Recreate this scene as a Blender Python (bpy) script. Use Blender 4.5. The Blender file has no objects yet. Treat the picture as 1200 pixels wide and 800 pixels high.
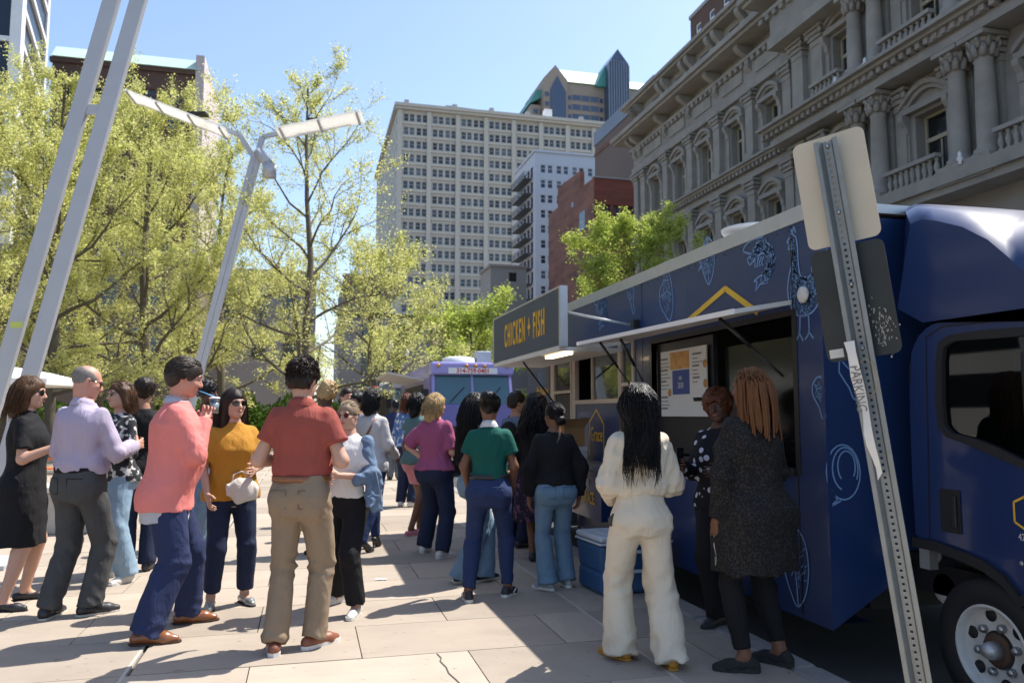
import bpy, math, random
import numpy as np
from mathutils import Vector, Matrix

# ------------------------------------------------------------------ camera, sky, sun
scn = bpy.context.scene
F_PX, HZ, VX, CAM_H = 933.0, 485.0, 360.0, 1.47      # focal length in photo pixels, horizon row, street vanishing column, eye height
PITCH = math.atan((HZ-400)/F_PX); YAW = math.atan((600-VX)/math.hypot(F_PX, HZ-400))
camd = bpy.data.cameras.new('camera'); camo = bpy.data.objects.new('camera', camd); scn.collection.objects.link(camo)
camd.lens = 36*F_PX/1200; camd.sensor_width = 36; camd.clip_end = 3000; camd.clip_start = .05
camo.location = (0, 0, CAM_H); camo.rotation_euler = (math.pi/2+PITCH, 0, -YAW)
camd.dof.use_dof = True; camd.dof.focus_distance = 4.6; camd.dof.aperture_fstop = 3.5
scn.camera = camo
SUN_EL, SUN_AZ = math.radians(59), math.radians(19)   # azimuth counted from +X towards +Y
sv = Vector((math.cos(SUN_EL)*math.cos(SUN_AZ), math.cos(SUN_EL)*math.sin(SUN_AZ), math.sin(SUN_EL)))
w = bpy.data.worlds.new('World'); scn.world = w; w.use_nodes = True
nt = w.node_tree; bg = nt.nodes['Background']
sk = nt.nodes.new('ShaderNodeTexSky'); sk.sky_type = 'NISHITA'; sk.sun_disc = False
sk.sun_elevation = SUN_EL; sk.sun_rotation = math.pi/2-SUN_AZ; sk.air_density = 1.0; sk.dust_density = 1.3; sk.ozone_density = 1.3; sk.altitude = 100
nt.links.new(sk.outputs[0], bg.inputs[0]); bg.inputs[1].default_value = .145
sl = bpy.data.lights.new('sun', 'SUN'); sl.energy = 4.7; sl.angle = math.radians(.53); sl.color = (1, .95, .87)
so = bpy.data.objects.new('sun', sl); scn.collection.objects.link(so); so.rotation_euler = sv.to_track_quat('Z', 'Y').to_euler(); so.location = (20, 8, 40)
scn.view_settings.view_transform = 'Standard'; scn.view_settings.look = 'None'; scn.view_settings.gamma = 1; scn.view_settings.use_curve_mapping = False
scn.view_settings.exposure = .85
random.seed(7); RNG = np.random.default_rng(7)

# ------------------------------------------------------------------ pixel helpers (a pixel is a direction; the depth comes from the surface it lies on)
_f = np.array([math.sin(YAW)*math.cos(PITCH), math.cos(YAW)*math.cos(PITCH), math.sin(PITCH)])
_r = np.array([math.cos(YAW), -math.sin(YAW), 0.]); _u = np.cross(_r, _f); _c = np.array([0, 0, CAM_H])
def ray(x, y): return _f+_r*(x-600)/F_PX+_u*(400-y)/F_PX
def on_ground(x, y, z=0): d = ray(x, y); return _c+d*((z-CAM_H)/d[2])
def on_x(x, y, X): d = ray(x, y); return _c+d*(X/d[0])
def on_y(x, y, Y): d = ray(x, y); return _c+d*(Y/d[1])
def proj(P): v = np.array(P, float)-_c; return 600+F_PX*(v@_r)/(v@_f), 400-F_PX*(v@_u)/(v@_f)
def z_at(P, y):      # height above the point P at which photo row y is reached
    lo, hi = -5., 400.
    for _ in range(50):
        m = (lo+hi)/2
        if proj((P[0], P[1], m))[1] > y: lo = m
        else: hi = m
    return lo

# ------------------------------------------------------------------ object helpers
COL = scn.collection
def tag(o, label=None, cat=None, group=None, kind=None):
    if label: o['label'] = label
    if cat: o['category'] = cat
    if group: o['group'] = group
    if kind: o['kind'] = kind
    return o
def thing(name, label, cat, loc=(0, 0, 0), rz=0, group=None):
    o = bpy.data.objects.new(name, None); COL.objects.link(o); o.location = loc; o.rotation_euler = (0, 0, rz); o.empty_display_size = .2
    return tag(o, label, cat, group)
def link(name, me, parent=None, loc=None, rz=0):
    o = bpy.data.objects.new(name, me); COL.objects.link(o)
    if parent is not None: o.parent = parent
    if loc is not None: o.location = loc
    if rz: o.rotation_euler = (0, 0, rz)
    return o
def copy_tree(o, parent=None):
    c = o.copy(); COL.objects.link(c); c.parent = parent
    for ch in list(o.children): copy_tree(ch, c)
    return c

class MB:
    """collects faces, becomes one mesh"""
    def __init__(s): s.v = []; s.f = []; s.m = []; s.mats = []; s.sm = []
    def mi(s, mat):
        if mat is None: return 0
        if mat not in s.mats: s.mats.append(mat)
        return s.mats.index(mat)
    def add(s, v, f, mat=None, smooth=False):
        b = len(s.v); k = s.mi(mat); s.v += [tuple(map(float, p)) for p in v]
        for q in f: s.f.append(tuple(b+i for i in q)); s.m.append(k); s.sm.append(smooth)
        return s
    def box(s, x0, x1, y0, y1, z0, z1, mat=None, ch=0):
        if x0 > x1: x0, x1 = x1, x0
        if y0 > y1: y0, y1 = y1, y0
        if z0 > z1: z0, z1 = z1, z0
        if ch:      # chamfered upright edges and top
            c = ch
            ring = lambda d, z: [(x0+d+c, y0+d, z), (x1-d-c, y0+d, z), (x1-d, y0+d+c, z), (x1-d, y1-d-c, z), (x1-d-c, y1-d, z), (x0+d+c, y1-d, z), (x0+d, y1-d-c, z), (x0+d, y0+d+c, z)]
            R = [ring(c, z0), ring(0, z0+c), ring(0, z1-c), ring(c, z1)]
            v = sum(R, []); f = [tuple(range(7, -1, -1)), tuple(range(24, 32))]
            for k in range(3):
                for i in range(8): f.append((k*8+i, k*8+(i+1) % 8, k*8+8+(i+1) % 8, k*8+8+i))
            return s.add(v, f, mat)
        v = [(x0, y0, z0), (x1, y0, z0), (x1, y1, z0), (x0, y1, z0), (x0, y0, z1), (x1, y0, z1), (x1, y1, z1), (x0, y1, z1)]
        return s.add(v, [(3, 2, 1, 0), (4, 5, 6, 7), (0, 1, 5, 4), (1, 2, 6, 5), (2, 3, 7, 6), (3, 0, 4, 7)], mat)
    def prism(s, poly, axis, a, b, mat=None):
        """poly in the two remaining axes (x: (y,z); y: (x,z); z: (x,y)) pulled from a to b"""
        def P(p, t): return (t, p[0], p[1]) if axis == 'x' else ((p[0], t, p[1]) if axis == 'y' else (p[0], p[1], t))
        n = len(poly); v = [P(p, a) for p in poly]+[P(p, b) for p in poly]
        return s.add(v, [tuple(range(n-1, -1, -1)), tuple(range(n, 2*n))]+[(i, (i+1) % n, n+(i+1) % n, n+i) for i in range(n)], mat)
    def tube(s, pts, rad, n=8, mat=None, cap=True, smooth=True):
        pts = [np.array(p, float) for p in pts]; m = len(pts)
        if not hasattr(rad, '__len__'): rad = [rad]*m
        v = []; f = []; nrm = None
        for i, p in enumerate(pts):
            t = pts[min(i+1, m-1)]-pts[max(i-1, 0)]; t = t/(np.linalg.norm(t)+1e-9)
            if nrm is None:
                nrm = np.cross(t, (0, 0, 1.) if abs(t[2]) < .9 else (1., 0, 0))
            nrm = nrm-t*(nrm@t); nrm /= np.linalg.norm(nrm)+1e-9; bn = np.cross(t, nrm)
            for k in range(n):
                a = 2*math.pi*k/n; v.append(p+rad[i]*(math.cos(a)*nrm+math.sin(a)*bn))
        for i in range(m-1):
            for k in range(n): f.append((i*n+k, i*n+(k+1) % n, (i+1)*n+(k+1) % n, (i+1)*n+k))
        if cap: f += [tuple(range(n-1, -1, -1)), tuple(range((m-1)*n, m*n))]
        return s.add(v, f, mat, smooth)
    def bar(s, a, b, wx, wy, mat=None, up=(0, 0, 1)):
        """rectangular bar from a to b"""
        a = np.array(a, float); b = np.array(b, float); t = (b-a)/np.linalg.norm(b-a); up = np.array(up, float)
        if abs(t@up) > .98: up = np.array((0, 1., 0))
        x = np.cross(up, t); x /= np.linalg.norm(x); y = np.cross(t, x)
        v = [p+sx*wx/2*x+sy*wy/2*y for p in (a, b) for sx, sy in ((-1, -1), (1, -1), (1, 1), (-1, 1))]
        return s.add(v, [(3, 2, 1, 0), (4, 5, 6, 7), (0, 1, 5, 4), (1, 2, 6, 5), (2, 3, 7, 6), (3, 0, 4, 7)], mat)
    def lathe(s, prof, c, n=16, mat=None, axis='z', smooth=True, cap=True):
        v = []; f = []
        for r, h in prof:
            for k in range(n):
                a = 2*math.pi*k/n; p, q = r*math.cos(a), r*math.sin(a)
                v.append((c[0]+p, c[1]+q, c[2]+h) if axis == 'z' else ((c[0]+h, c[1]+p, c[2]+q) if axis == 'x' else (c[0]+q, c[1]+h, c[2]+p)))
        m = len(prof)
        for i in range(m-1):
            for k in range(n): f.append((i*n+k, i*n+(k+1) % n, (i+1)*n+(k+1) % n, (i+1)*n+k))
        if cap: f += [tuple(range(n-1, -1, -1)), tuple(range((m-1)*n, m*n))]
        return s.add(v, f, mat, smooth)
    def mesh(s, name, mat=None):
        me = bpy.data.meshes.new(name); me.from_pydata(s.v, [], s.f)
        if s.mats:
            for mm in s.mats: me.materials.append(mm)
            me.polygons.foreach_set('material_index', s.m)
        elif mat: me.materials.append(mat)
        if any(s.sm): me.polygons.foreach_set('use_smooth', s.sm)
        me.update(); return me
    def build(s, name, mat=None, parent=None, loc=None, rz=0, bevel=0):
        o = link(name, s.mesh(name, mat), parent, loc, rz)
        if bevel:
            b = o.modifiers.new('bevel', 'BEVEL'); b.width = bevel; b.segments = 2; b.limit_method = 'ANGLE'; b.angle_limit = math.radians(40)
        return o
def npmesh(name, v, f, mat, parent=None, smooth=True, loc=None):
    """fast mesh from numpy arrays, faces all of one size"""
    me = bpy.data.meshes.new(name); v = np.asarray(v, np.float32); f = np.asarray(f, np.int32); n, k = f.shape
    me.vertices.add(len(v)); me.vertices.foreach_set('co', v.ravel())
    me.loops.add(n*k); me.loops.foreach_set('vertex_index', f.ravel())
    me.polygons.add(n); me.polygons.foreach_set('loop_start', np.arange(0, n*k, k, dtype=np.int32))
    if smooth: me.polygons.foreach_set('use_smooth', np.ones(n, bool))
    me.update(calc_edges=True); me.materials.append(mat)
    return link(name, me, parent, loc)
def text(body, size, mat, parent, loc, rot, name='lettering', sx=1, depth=.003, align='CENTER', bold=0.0, space=1.0):
    c = bpy.data.curves.new(name, 'FONT'); c.body = body; c.size = size; c.align_x = align; c.align_y = 'CENTER'; c.extrude = depth; c.offset = bold; c.space_character = space; c.resolution_u = 3
    o = bpy.data.objects.new('tmp_text', c); COL.objects.link(o)
    me = bpy.data.meshes.new_from_object(o.evaluated_get(bpy.context.evaluated_depsgraph_get()))
    bpy.data.objects.remove(o); bpy.data.curves.remove(c)
    me.materials.clear(); me.materials.append(mat); me.name = name
    t = link(name, me, parent, loc); t.rotation_euler = rot; t.scale = (sx, 1, 1); return t

# ------------------------------------------------------------------ materials
MATS = {}
def mat(name, col, rough=.6, metal=0, var=0, vscale=4, bump=0, bscale=60, spec=.5, coat=0, rand=0, trans=0, emit=0, col2=None, stretch=(1, 1, 1), bdist=.01, dirt=0, alpha=1, wave=None):
    m = bpy.data.materials.new(name); m.use_nodes = True; n = m.node_tree.nodes; L = m.node_tree.links; b = n['Principled BSDF']
    b.inputs['Base Color'].default_value = (*col, 1); b.inputs['Roughness'].default_value = rough; b.inputs['Metallic'].default_value = metal
    b.inputs['Specular IOR Level'].default_value = spec; b.inputs['Coat Weight'].default_value = coat; b.inputs['Coat Roughness'].default_value = .08
    if trans: b.inputs['Transmission Weight'].default_value = trans; b.inputs['IOR'].default_value = 1.45
    if emit: b.inputs['Emission Color'].default_value = (*col, 1); b.inputs['Emission Strength'].default_value = emit
    tc = n.new('ShaderNodeTexCoord'); oi = n.new('ShaderNodeObjectInfo')
    off = n.new('ShaderNodeVectorMath'); off.operation = 'MULTIPLY_ADD'; off.inputs[1].default_value = (37, 19, 53)
    cmb = n.new('ShaderNodeCombineXYZ')
    for i in range(3): L.new(oi.outputs['Random'], cmb.inputs[i])
    L.new(cmb.outputs[0], off.inputs[0]); L.new(tc.outputs['Object'], off.inputs[2])
    mp = n.new('ShaderNodeMapping'); mp.inputs['Scale'].default_value = stretch; L.new(off.outputs[0], mp.inputs[0]); vec = mp.outputs[0]
    c_out = None
    if var or rand or col2 or dirt:
        nz = n.new('ShaderNodeTexNoise'); nz.inputs['Scale'].default_value = vscale; nz.inputs['Detail'].default_value = 7; nz.inputs['Roughness'].default_value = .62; L.new(vec, nz.inputs[0])
        mx = n.new('ShaderNodeMix'); mx.data_type = 'RGBA'
        c2 = col2 or tuple(c*.5 for c in col)
        cr = n.new('ShaderNodeMapRange'); cr.inputs[1].default_value = .35; cr.inputs[2].default_value = .68; L.new(nz.outputs[0], cr.inputs[0]); cr.inputs[4].default_value = max(var, .001)
        L.new(cr.outputs[0], mx.inputs[0]); mx.inputs[6].default_value = (*col, 1); mx.inputs[7].default_value = (*c2, 1); c_out = mx.outputs[2]
        if rand:
            hsv = n.new('ShaderNodeHueSaturation'); mr = n.new('ShaderNodeMapRange'); mr.inputs[3].default_value = 1-rand; mr.inputs[4].default_value = 1+rand
            L.new(oi.outputs['Random'], mr.inputs[0]); L.new(mr.outputs[0], hsv.inputs['Value']); L.new(c_out, hsv.inputs['Color']); c_out = hsv.outputs[0]
        if dirt:    # small dark spots with a shape of their own
            n2 = n.new('ShaderNodeTexNoise'); n2.inputs['Scale'].default_value = vscale*5.3; n2.inputs['Detail'].default_value = 3; L.new(vec, n2.inputs[0])
            r2 = n.new('ShaderNodeMapRange'); r2.inputs[1].default_value = .67; r2.inputs[2].default_value = .75; r2.inputs[4].default_value = dirt; L.new(n2.outputs[0], r2.inputs[0])
            m2 = n.new('ShaderNodeMix'); m2.data_type = 'RGBA'; L.new(r2.outputs[0], m2.inputs[0]); L.new(c_out, m2.inputs[6]); m2.inputs[7].default_value = (*[c*.3 for c in col], 1); c_out = m2.outputs[2]
        L.new(c_out, b.inputs['Base Color'])
    if bump:
        nb = n.new('ShaderNodeTexNoise'); nb.inputs['Scale'].default_value = bscale; nb.inputs['Detail'].default_value = 5; L.new(vec, nb.inputs[0])
        bp = n.new('ShaderNodeBump'); bp.inputs['Strength'].default_value = bump; bp.inputs['Distance'].default_value = bdist; L.new(nb.outputs[0], bp.inputs['Height']); L.new(bp.outputs[0], b.inputs['Normal'])
    if wave:    # (scale, strength, axis) fine ribs
        wv = n.new('ShaderNodeTexWave'); wv.inputs['Scale'].default_value = wave[0]; wv.bands_direction = wave[2]; wv.inputs['Distortion'].default_value = 1.5; wv.inputs['Detail'].default_value = 2; L.new(vec, wv.inputs[0])
        bp2 = n.new('ShaderNodeBump'); bp2.inputs['Strength'].default_value = wave[1]; bp2.inputs['Distance'].default_value = .004; L.new(wv.outputs[1], bp2.inputs['Height'])
        if bump: L.new(bp.outputs[0], bp2.inputs['Normal'])
        L.new(bp2.outputs[0], b.inputs['Normal'])
    MATS[name] = m; return m
def glass_mat(name, tint, rough=.03, mixv=.35):
    """window glass: see-through tint plus mirror reflection"""
    m = bpy.data.materials.new(name); m.use_nodes = True; n = m.node_tree.nodes; L = m.node_tree.links; n.remove(n['Principled BSDF']); out = n['Material Output']
    t = n.new('ShaderNodeBsdfTransparent'); t.inputs[0].default_value = (*tint, 1); g = n.new('ShaderNodeBsdfGlossy'); g.inputs['Roughness'].default_value = rough; g.inputs[0].default_value = (.9, .95, 1, 1)
    fr = n.new('ShaderNodeLayerWeight'); fr.inputs[0].default_value = .5; pw = n.new('ShaderNodeMath'); pw.operation = 'POWER'; pw.inputs[1].default_value = 4; L.new(fr.outputs['Facing'], pw.inputs[0]); ad = n.new('ShaderNodeMath'); ad.operation = 'MULTIPLY_ADD'; ad.inputs[1].default_value = .6; ad.inputs[2].default_value = .04+mixv*.1; L.new(pw.outputs[0], ad.inputs[0])
    mx = n.new('ShaderNodeMixShader'); L.new(ad.outputs[0], mx.inputs[0]); L.new(t.outputs[0], mx.inputs[1]); L.new(g.outputs[0], mx.inputs[2]); L.new(mx.outputs[0], out.inputs[0])
    MATS[name] = m; return m
def leaf_mat(name, cols, tr=.45):
    m = bpy.data.materials.new(name); m.use_nodes = True; n = m.node_tree.nodes; L = m.node_tree.links; n.remove(n['Principled BSDF']); out = n['Material Output']
    gi = n.new('ShaderNodeNewGeometry'); cr = n.new('ShaderNodeValToRGB'); e = cr.color_ramp.elements
    e[0].color = (*cols[0], 1); e[1].color = (*cols[-1], 1)
    for i, c in enumerate(cols[1:-1]): k = e.new((i+1)/(len(cols)-1)); k.color = (*c, 1)
    L.new(gi.outputs['Random Per Island'], cr.inputs[0])
    d = n.new('ShaderNodeBsdfDiffuse'); t = n.new('ShaderNodeBsdfTranslucent'); mx = n.new('ShaderNodeMixShader'); mx.inputs[0].default_value = tr
    L.new(cr.outputs[0], d.inputs[0]); L.new(cr.outputs[0], t.inputs[0]); L.new(d.outputs[0], mx.inputs[1]); L.new(t.outputs[0], mx.inputs[2]); L.new(mx.outputs[0], out.inputs[0])
    MATS[name] = m; return m

def window_glass(name, cols, rough=.08):
    m = bpy.data.materials.new(name); m.use_nodes = True; n = m.node_tree.nodes; L = m.node_tree.links; b = n['Principled BSDF']; b.inputs['Roughness'].default_value = rough; b.inputs['Specular IOR Level'].default_value = .6
    oi = n.new('ShaderNodeObjectInfo'); cr = n.new('ShaderNodeValToRGB'); cr.color_ramp.interpolation = 'CONSTANT'; e = cr.color_ramp.elements; e[0].color = (*cols[0][1], 1); e[1].position = cols[1][0]; e[1].color = (*cols[1][1], 1)
    for p, c in cols[2:]: k = e.new(p); k.color = (*c, 1)
    L.new(oi.outputs['Random'], cr.inputs[0]); tc = n.new('ShaderNodeTexCoord'); nz = n.new('ShaderNodeTexNoise'); nz.inputs['Scale'].default_value = .8; L.new(tc.outputs['Object'], nz.inputs[0]); mx = n.new('ShaderNodeMix'); mx.data_type = 'RGBA'; mx.inputs[0].default_value = .25; L.new(cr.outputs[0], mx.inputs[6]); L.new(nz.outputs[0], mx.inputs[7]); mm = n.new('ShaderNodeMix'); mm.data_type = 'RGBA'; mm.blend_type = 'MULTIPLY'; mm.inputs[0].default_value = .6; L.new(cr.outputs[0], mm.inputs[6]); L.new(nz.outputs[0], mm.inputs[7]); L.new(mm.outputs[2], b.inputs['Base Color']); MATS[name] = m; return m
# ------------------------------------------------------------------ materials used by the setting
M_slab = mat('paving_stone', (.35, .292, .232), .85, var=.5, vscale=2.6, col2=(.245, .205, .165), bump=.25, bscale=90, rand=.15, dirt=.7, bdist=.003)
M_slab_far = mat('paving_stone_far', (.35, .292, .232), .88, var=.4, vscale=.8, col2=(.28, .24, .20), bump=.2, bscale=60)
M_joint = mat('paving_joint', (.11, .09, .075), .95, var=.5, vscale=30)
M_sealant = mat('pale_sealant', (.50, .46, .40), .8, var=.6, vscale=25)
M_asphalt = mat('asphalt', (.05, .05, .052), .9, var=.4, vscale=3, col2=(.075, .073, .07), bump=.5, bscale=150)
M_city = mat('city_ground', (.12, .115, .11), .95, var=.4, vscale=.05)
M_kerb = mat('kerb_granite', (.30, .28, .26), .8, var=.4, vscale=14, bump=.3, bscale=120)
M_limestone = mat('grey_limestone', (.32, .295, .26), .85, var=.6, vscale=.55, col2=(.20, .185, .165), bump=.35, bscale=14, bdist=.04)
M_limetrim = mat('carved_limestone', (.34, .313, .272), .85, var=.6, vscale=.9, col2=(.205, .19, .168), bump=.3, bscale=20, bdist=.03)
M_ochre = mat('ochre_sash', (.40, .36, .25), .7)
M_dkglass = mat('dark_window_glass', (.018, .022, .026), .07, spec=.8, rand=.5)
M_blueglass = window_glass('blue_window_glass', [(0, (.05, .075, .12)), (.35, (.07, .10, .15)), (.6, (.03, .04, .06)), (.72, (.16, .19, .23)), (.86, (.10, .14, .20)), (.95, (.015, .015, .02))])
M_cream = mat('cream_terracotta', (.52, .475, .40), .8, var=.4, vscale=.08, col2=(.42, .385, .32), bump=.1, bscale=3)
M_cream2 = mat('cream_terracotta_trim', (.57, .52, .435), .8, var=.4, vscale=.1, col2=(.46, .42, .35))
M_whitebrick = mat('white_glazed_brick', (.52, .55, .60), .7, var=.35, vscale=.2, col2=(.44, .47, .52))  # bluish grey puts the distance haze into the brick colour
M_redbrick = mat('red_brick', (.23, .07, .045), .9, var=.8, vscale=.5, col2=(.13, .045, .034), bump=.3, bscale=30, stretch=(1, 1, 4))
M_redbrick2 = mat('weathered_red_brick', (.25, .115, .08), .9, var=1, vscale=.5, col2=(.115, .06, .048), bump=.3, bscale=30, stretch=(1, .6, 3))
M_brownbrick = mat('brown_brick', (.13, .075, .055), .9, var=.6, vscale=.2, col2=(.085, .055, .045))
M_greybrown = mat('grey_brown_stone', (.17, .13, .105), .9, var=.5, vscale=.12, col2=(.12, .10, .085))
M_slate = mat('slate_blue_roof', (.20, .24, .30), .6, var=.3, vscale=.3)
M_mint = mat('mint_copper_roof', (.50, .68, .58), .5, var=.3, vscale=.1)
M_teal = mat('teal_copper_roof', (.10, .33, .29), .5, var=.3, vscale=.1)
M_granite = mat('tan_granite', (.36, .29, .23), .7, var=.25, vscale=.15)
M_darkglass2 = mat('black_blue_glass', (.02, .03, .05), .2, spec=.4)
M_towerglass = mat('navy_curtain_glass', (.06, .09, .15), .2, spec=.7, var=.3, vscale=.15)
M_white = mat('white_paint', (.78, .78, .77), .5, var=.15, vscale=2)
M_dkmetal = mat('black_iron', (.02, .021, .024), .5, metal=.3)
M_ironw = mat('grey_iron', (.10, .105, .11), .6, var=.3, vscale=2)  # dark grey iron, tone varied by noise
M_concrete = mat('pale_concrete', (.46, .43, .38), .85, var=.35, vscale=2.5, bump=.2, bscale=50, dirt=.3)
M_graystone = mat('grey_stone_wall', (.30, .29, .27), .85, var=.4, vscale=.12)
M_roofing = mat('grey_roofing', (.33, .33, .34), .8)

# ------------------------------------------------------------------ ground
def sheet(name, x0, x1, y0, y1, z, m, kind='structure'):
    mb = MB(); mb.add([(x0, y0, z), (x1, y0, z), (x1, y1, z), (x0, y1, z)], [(0, 1, 2, 3)]); return tag(mb.build(name, m), kind=kind)
KERB = 2.86
sheet('ground', -1500, 1500, -300, 1800, -.19, M_city)
sheet('road', KERB+.1, 15.0, -30, 66, -.15, M_asphalt)
plaza = sheet('plaza_paving', -60, KERB-.13, -6, 62, -.022, M_joint)
tag(MB().box(15, 24.5, -20, 160, -.18, .01).build('pavement', M_slab_far), kind='structure')
kerb = tag(bpy.data.objects.new('kerb', None), kind='structure'); COL.objects.link(kerb)
km = MB().box(-.065, .135, -.598, .598, -.18, .002, ch=.018).mesh('kerb_stone', M_kerb)
for k in range(24): link('kerb_stone', km, kerb, (KERB-.05, -1.2+1.206*k, 0))
# slabs, laid in running bond between the long sealed joints
SW, SD, GAP = 1.30, .752, .007
unit = MB().box(-.5, .5, -.5, .5, -.05, 0).mesh('slab', M_slab)
cells = []
YR0 = 4.29
for j in range(-6, 54):
    y0 = YR0+SD*j; y1 = y0+SD
    for (a, b, ph) in ((-24.0, -.981, .35), (-.969, 2.033, .52), (2.045, KERB-.125, .3)):
        s = a+(ph+(.5 if j % 2 else 0)) % 1*SW-SW
        while s < b:
            c0, c1 = max(a, s), min(b, s+SW)
            if c1-c0 > .12: cells.append((c0+GAP/2, c1-GAP/2, y0+GAP/2, y1-GAP/2))
            s += SW
def key(c):
    P = ((c[0]+c[1])/2, (c[2]+c[3])/2, 0); v = np.array(P)-_c; d = v@_f
    if d < 1: return 99+abs(d)
    x, y = proj(P); return d+(0 if -150 < x < 1250 and y < 900 else 30)
cells.sort(key=key)
for c in cells[:296]:
    o = link('slab', unit, plaza, ((c[0]+c[1])/2, (c[2]+c[3])/2, random.uniform(-.0015, .001))); o.scale = (c[1]-c[0], c[3]-c[2], 1)
mb = MB()
for c in cells[296:]: mb.box(c[0], c[1], c[2], c[3], -.05, random.uniform(-.0015, .001))
tag(mb.build('slab', M_slab_far, plaza), kind='stuff')
for x in (-.975, 2.039):
    mb = MB(); mb.box(x-.0095, x+.0095, -2, 36, -.021, -.001); mb.build('sealed_joint', M_sealant, plaza)
mb = MB(); pts = [on_ground(*p, z=.0022) for p in ((512, 765), (517, 770), (516, 774), (523, 781), (526, 788), (534, 795), (540, 801))]
for p, q in zip(pts, pts[1:]):
    d = np.array(q)-p; nn = np.array((-d[1], d[0], 0)); nn = nn/np.linalg.norm(nn)*.004; mb.add([p-nn, p+nn, q+nn, q-nn], [(0, 1, 2, 3)])
mb.build('crack', M_joint, plaza)
sheet('terrace', -60, 2.6, 36.05, 100, -.015, M_slab_far)

# ------------------------------------------------------------------ walls with real openings
def wall_holes(mb, plane, pos, u0, u1, v0, v1, holes, depth, m=None):
    """plane '-x': wall at X=pos facing -X (u = Y); plane '-y': wall at Y=pos facing -Y (u = X)"""
    U = sorted({u0, u1, *[h[0] for h in holes], *[h[1] for h in holes]}); V = sorted({v0, v1, *[h[2] for h in holes], *[h[3] for h in holes]})
    def P(u, v, d=0): return (pos+d, u, v) if plane == '-x' else (u, pos+d, v)
    flip = plane == '-x'
    def Q(*p): mb.add(list(p)[::-1] if flip else list(p), [(0, 1, 2, 3)], m)
    Ua = np.array(U); Va = np.array(V); solid = np.ones((len(U)-1, len(V)-1), bool)
    for h in holes:
        solid[np.searchsorted(Ua, h[0]):np.searchsorted(Ua, h[1]), np.searchsorted(Va, h[2]):np.searchsorted(Va, h[3])] = False
    for j in range(len(V)-1):
        i = 0
        while i < len(U)-1:
            if not solid[i, j]: i += 1; continue
            k = i
            while k < len(U)-1 and solid[k, j]: k += 1
            Q(P(U[i], V[j]), P(U[k], V[j]), P(U[k], V[j+1]), P(U[i], V[j+1])); i = k
    for a, b, c, d in holes:
        Q(P(a, c), P(a, c, depth), P(b, c, depth), P(b, c)) if 0 else None
        Q(P(a, c), P(b, c), P(b, c, depth), P(a, c, depth)); Q(P(a, d, depth), P(b, d, depth), P(b, d), P(a, d))
        Q(P(a, c, depth), P(a, d, depth), P(a, d), P(a, c)); Q(P(b, c), P(b, d), P(b, d, depth), P(b, c, depth))
def win_mesh(wd, ht, fr, gl, t=.07, rail=True, mull=False, back=.0):
    """facing -Y, centred on x, sill at z=0, stands in its opening"""
    mb = MB(); a = wd/2
    mb.box(-a, -a+t, -.05, .05, 0, ht, fr); mb.box(a-t, a, -.05, .05, 0, ht, fr); mb.box(-a+t, a-t, -.05, .05, 0, t, fr); mb.box(-a+t, a-t, -.05, .05, ht-t, ht, fr)
    if rail: mb.box(-a+t, a-t, -.045, .045, ht*.55-t/2, ht*.55+t/2, fr)
    if mull: mb.box(-t/2, t/2, -.04, .04, t, ht-t, fr)
    mb.add([(-a+t, .02, t), (a-t, .02, t), (a-t, .02, ht-t), (-a+t, .02, ht-t)], [(0, 1, 2, 3)], gl)
    return mb.mesh('window')
def put_windows(parent, me, spots, limit=300, depth=.3):
    """spots: (plane, pos, u, z); nearest first; the rest joined"""
    for pl, pos, u, z in spots[:limit]:
        if pl == '-y': link('window', me, parent, (u, pos+depth-.06, z))
        else: link('window', me, parent, (pos+depth-.06, u, z), -math.pi/2)
    if len(spots) > limit:
        V = np.array([v.co for v in me.vertices]); mb = MB(); mats_ = list(me.materials)
        for pl, pos, u, z in spots[limit:]:
            if pl == '-y': W = V+np.array((u, pos+depth-.06, z))
            else: W = np.c_[V[:, 1], -V[:, 0], V[:, 2]]+np.array((pos+depth-.06, u, z))
            for p in me.polygons: pass
            b = len(mb.v); mb.v += [tuple(x) for x in W]
            for p in me.polygons: mb.f.append(tuple(b+i for i in p.vertices)); mb.m.append(p.material_index); mb.sm.append(False)
        mb.mats = mats_; tag(mb.build('window', None, parent), kind='stuff')

# ---- tall cream office block at the end of the street
T = thing('office_block', 'tall cream office block with rows of paired windows rising above everything in mid street', 'building', (20, 190, 0))
def rel(T, o):      # child built in world coordinates
    o.location = Vector(o.location)-T.location if T.rotation_euler.z == 0 else o.location; return o
BX0, BX1, BZ = 19.9, 80.5, 77.0; pitch_x, pitch_z = 7.17, 3.37
yl = float(on_x(441, 245, BX0)[1])
holes = []; spots = []
for r in range(21):
    z0 = 73.0-pitch_z*r
    for b_ in range(8):
        for k, o_ in enumerate((1.15, 2.62, 4.3, 5.77)):
            u = BX0+.85+pitch_x*b_+o_
            if u+.6 < BX1-.5: holes.append((u-.58, u+.58, z0, z0+1.85)); spots.append(('-y', 190., u, z0))
mb = MB(); wall_holes(mb, '-y', 190, BX0, BX1, 0, BZ, holes, .35)
hs = []
for r in range(21):
    for k in range(12): u = 193.5+k*(yl-196)/11; hs.append((u-.6, u+.6, 73.0-pitch_z*r, 74.85-pitch_z*r))
wall_holes(mb, '-x', BX0, 190, yl, 0, BZ, hs, .35)
mb.add([(BX0, 190, BZ), (BX1, 190, BZ), (BX1, yl, BZ), (BX0, yl, BZ)], [(0, 1, 2, 3)]); mb.add([(BX1, 190, 0), (BX1, yl, 0), (BX1, yl, BZ), (BX1, 190, BZ)], [(0, 1, 2, 3)])
mb.add([(BX0, yl, 0), (BX1, yl, 0), (BX1, yl, BZ), (BX0, yl, BZ)], [(3, 2, 1, 0)])
rel(T, mb.build('wall', M_cream, T))
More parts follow.
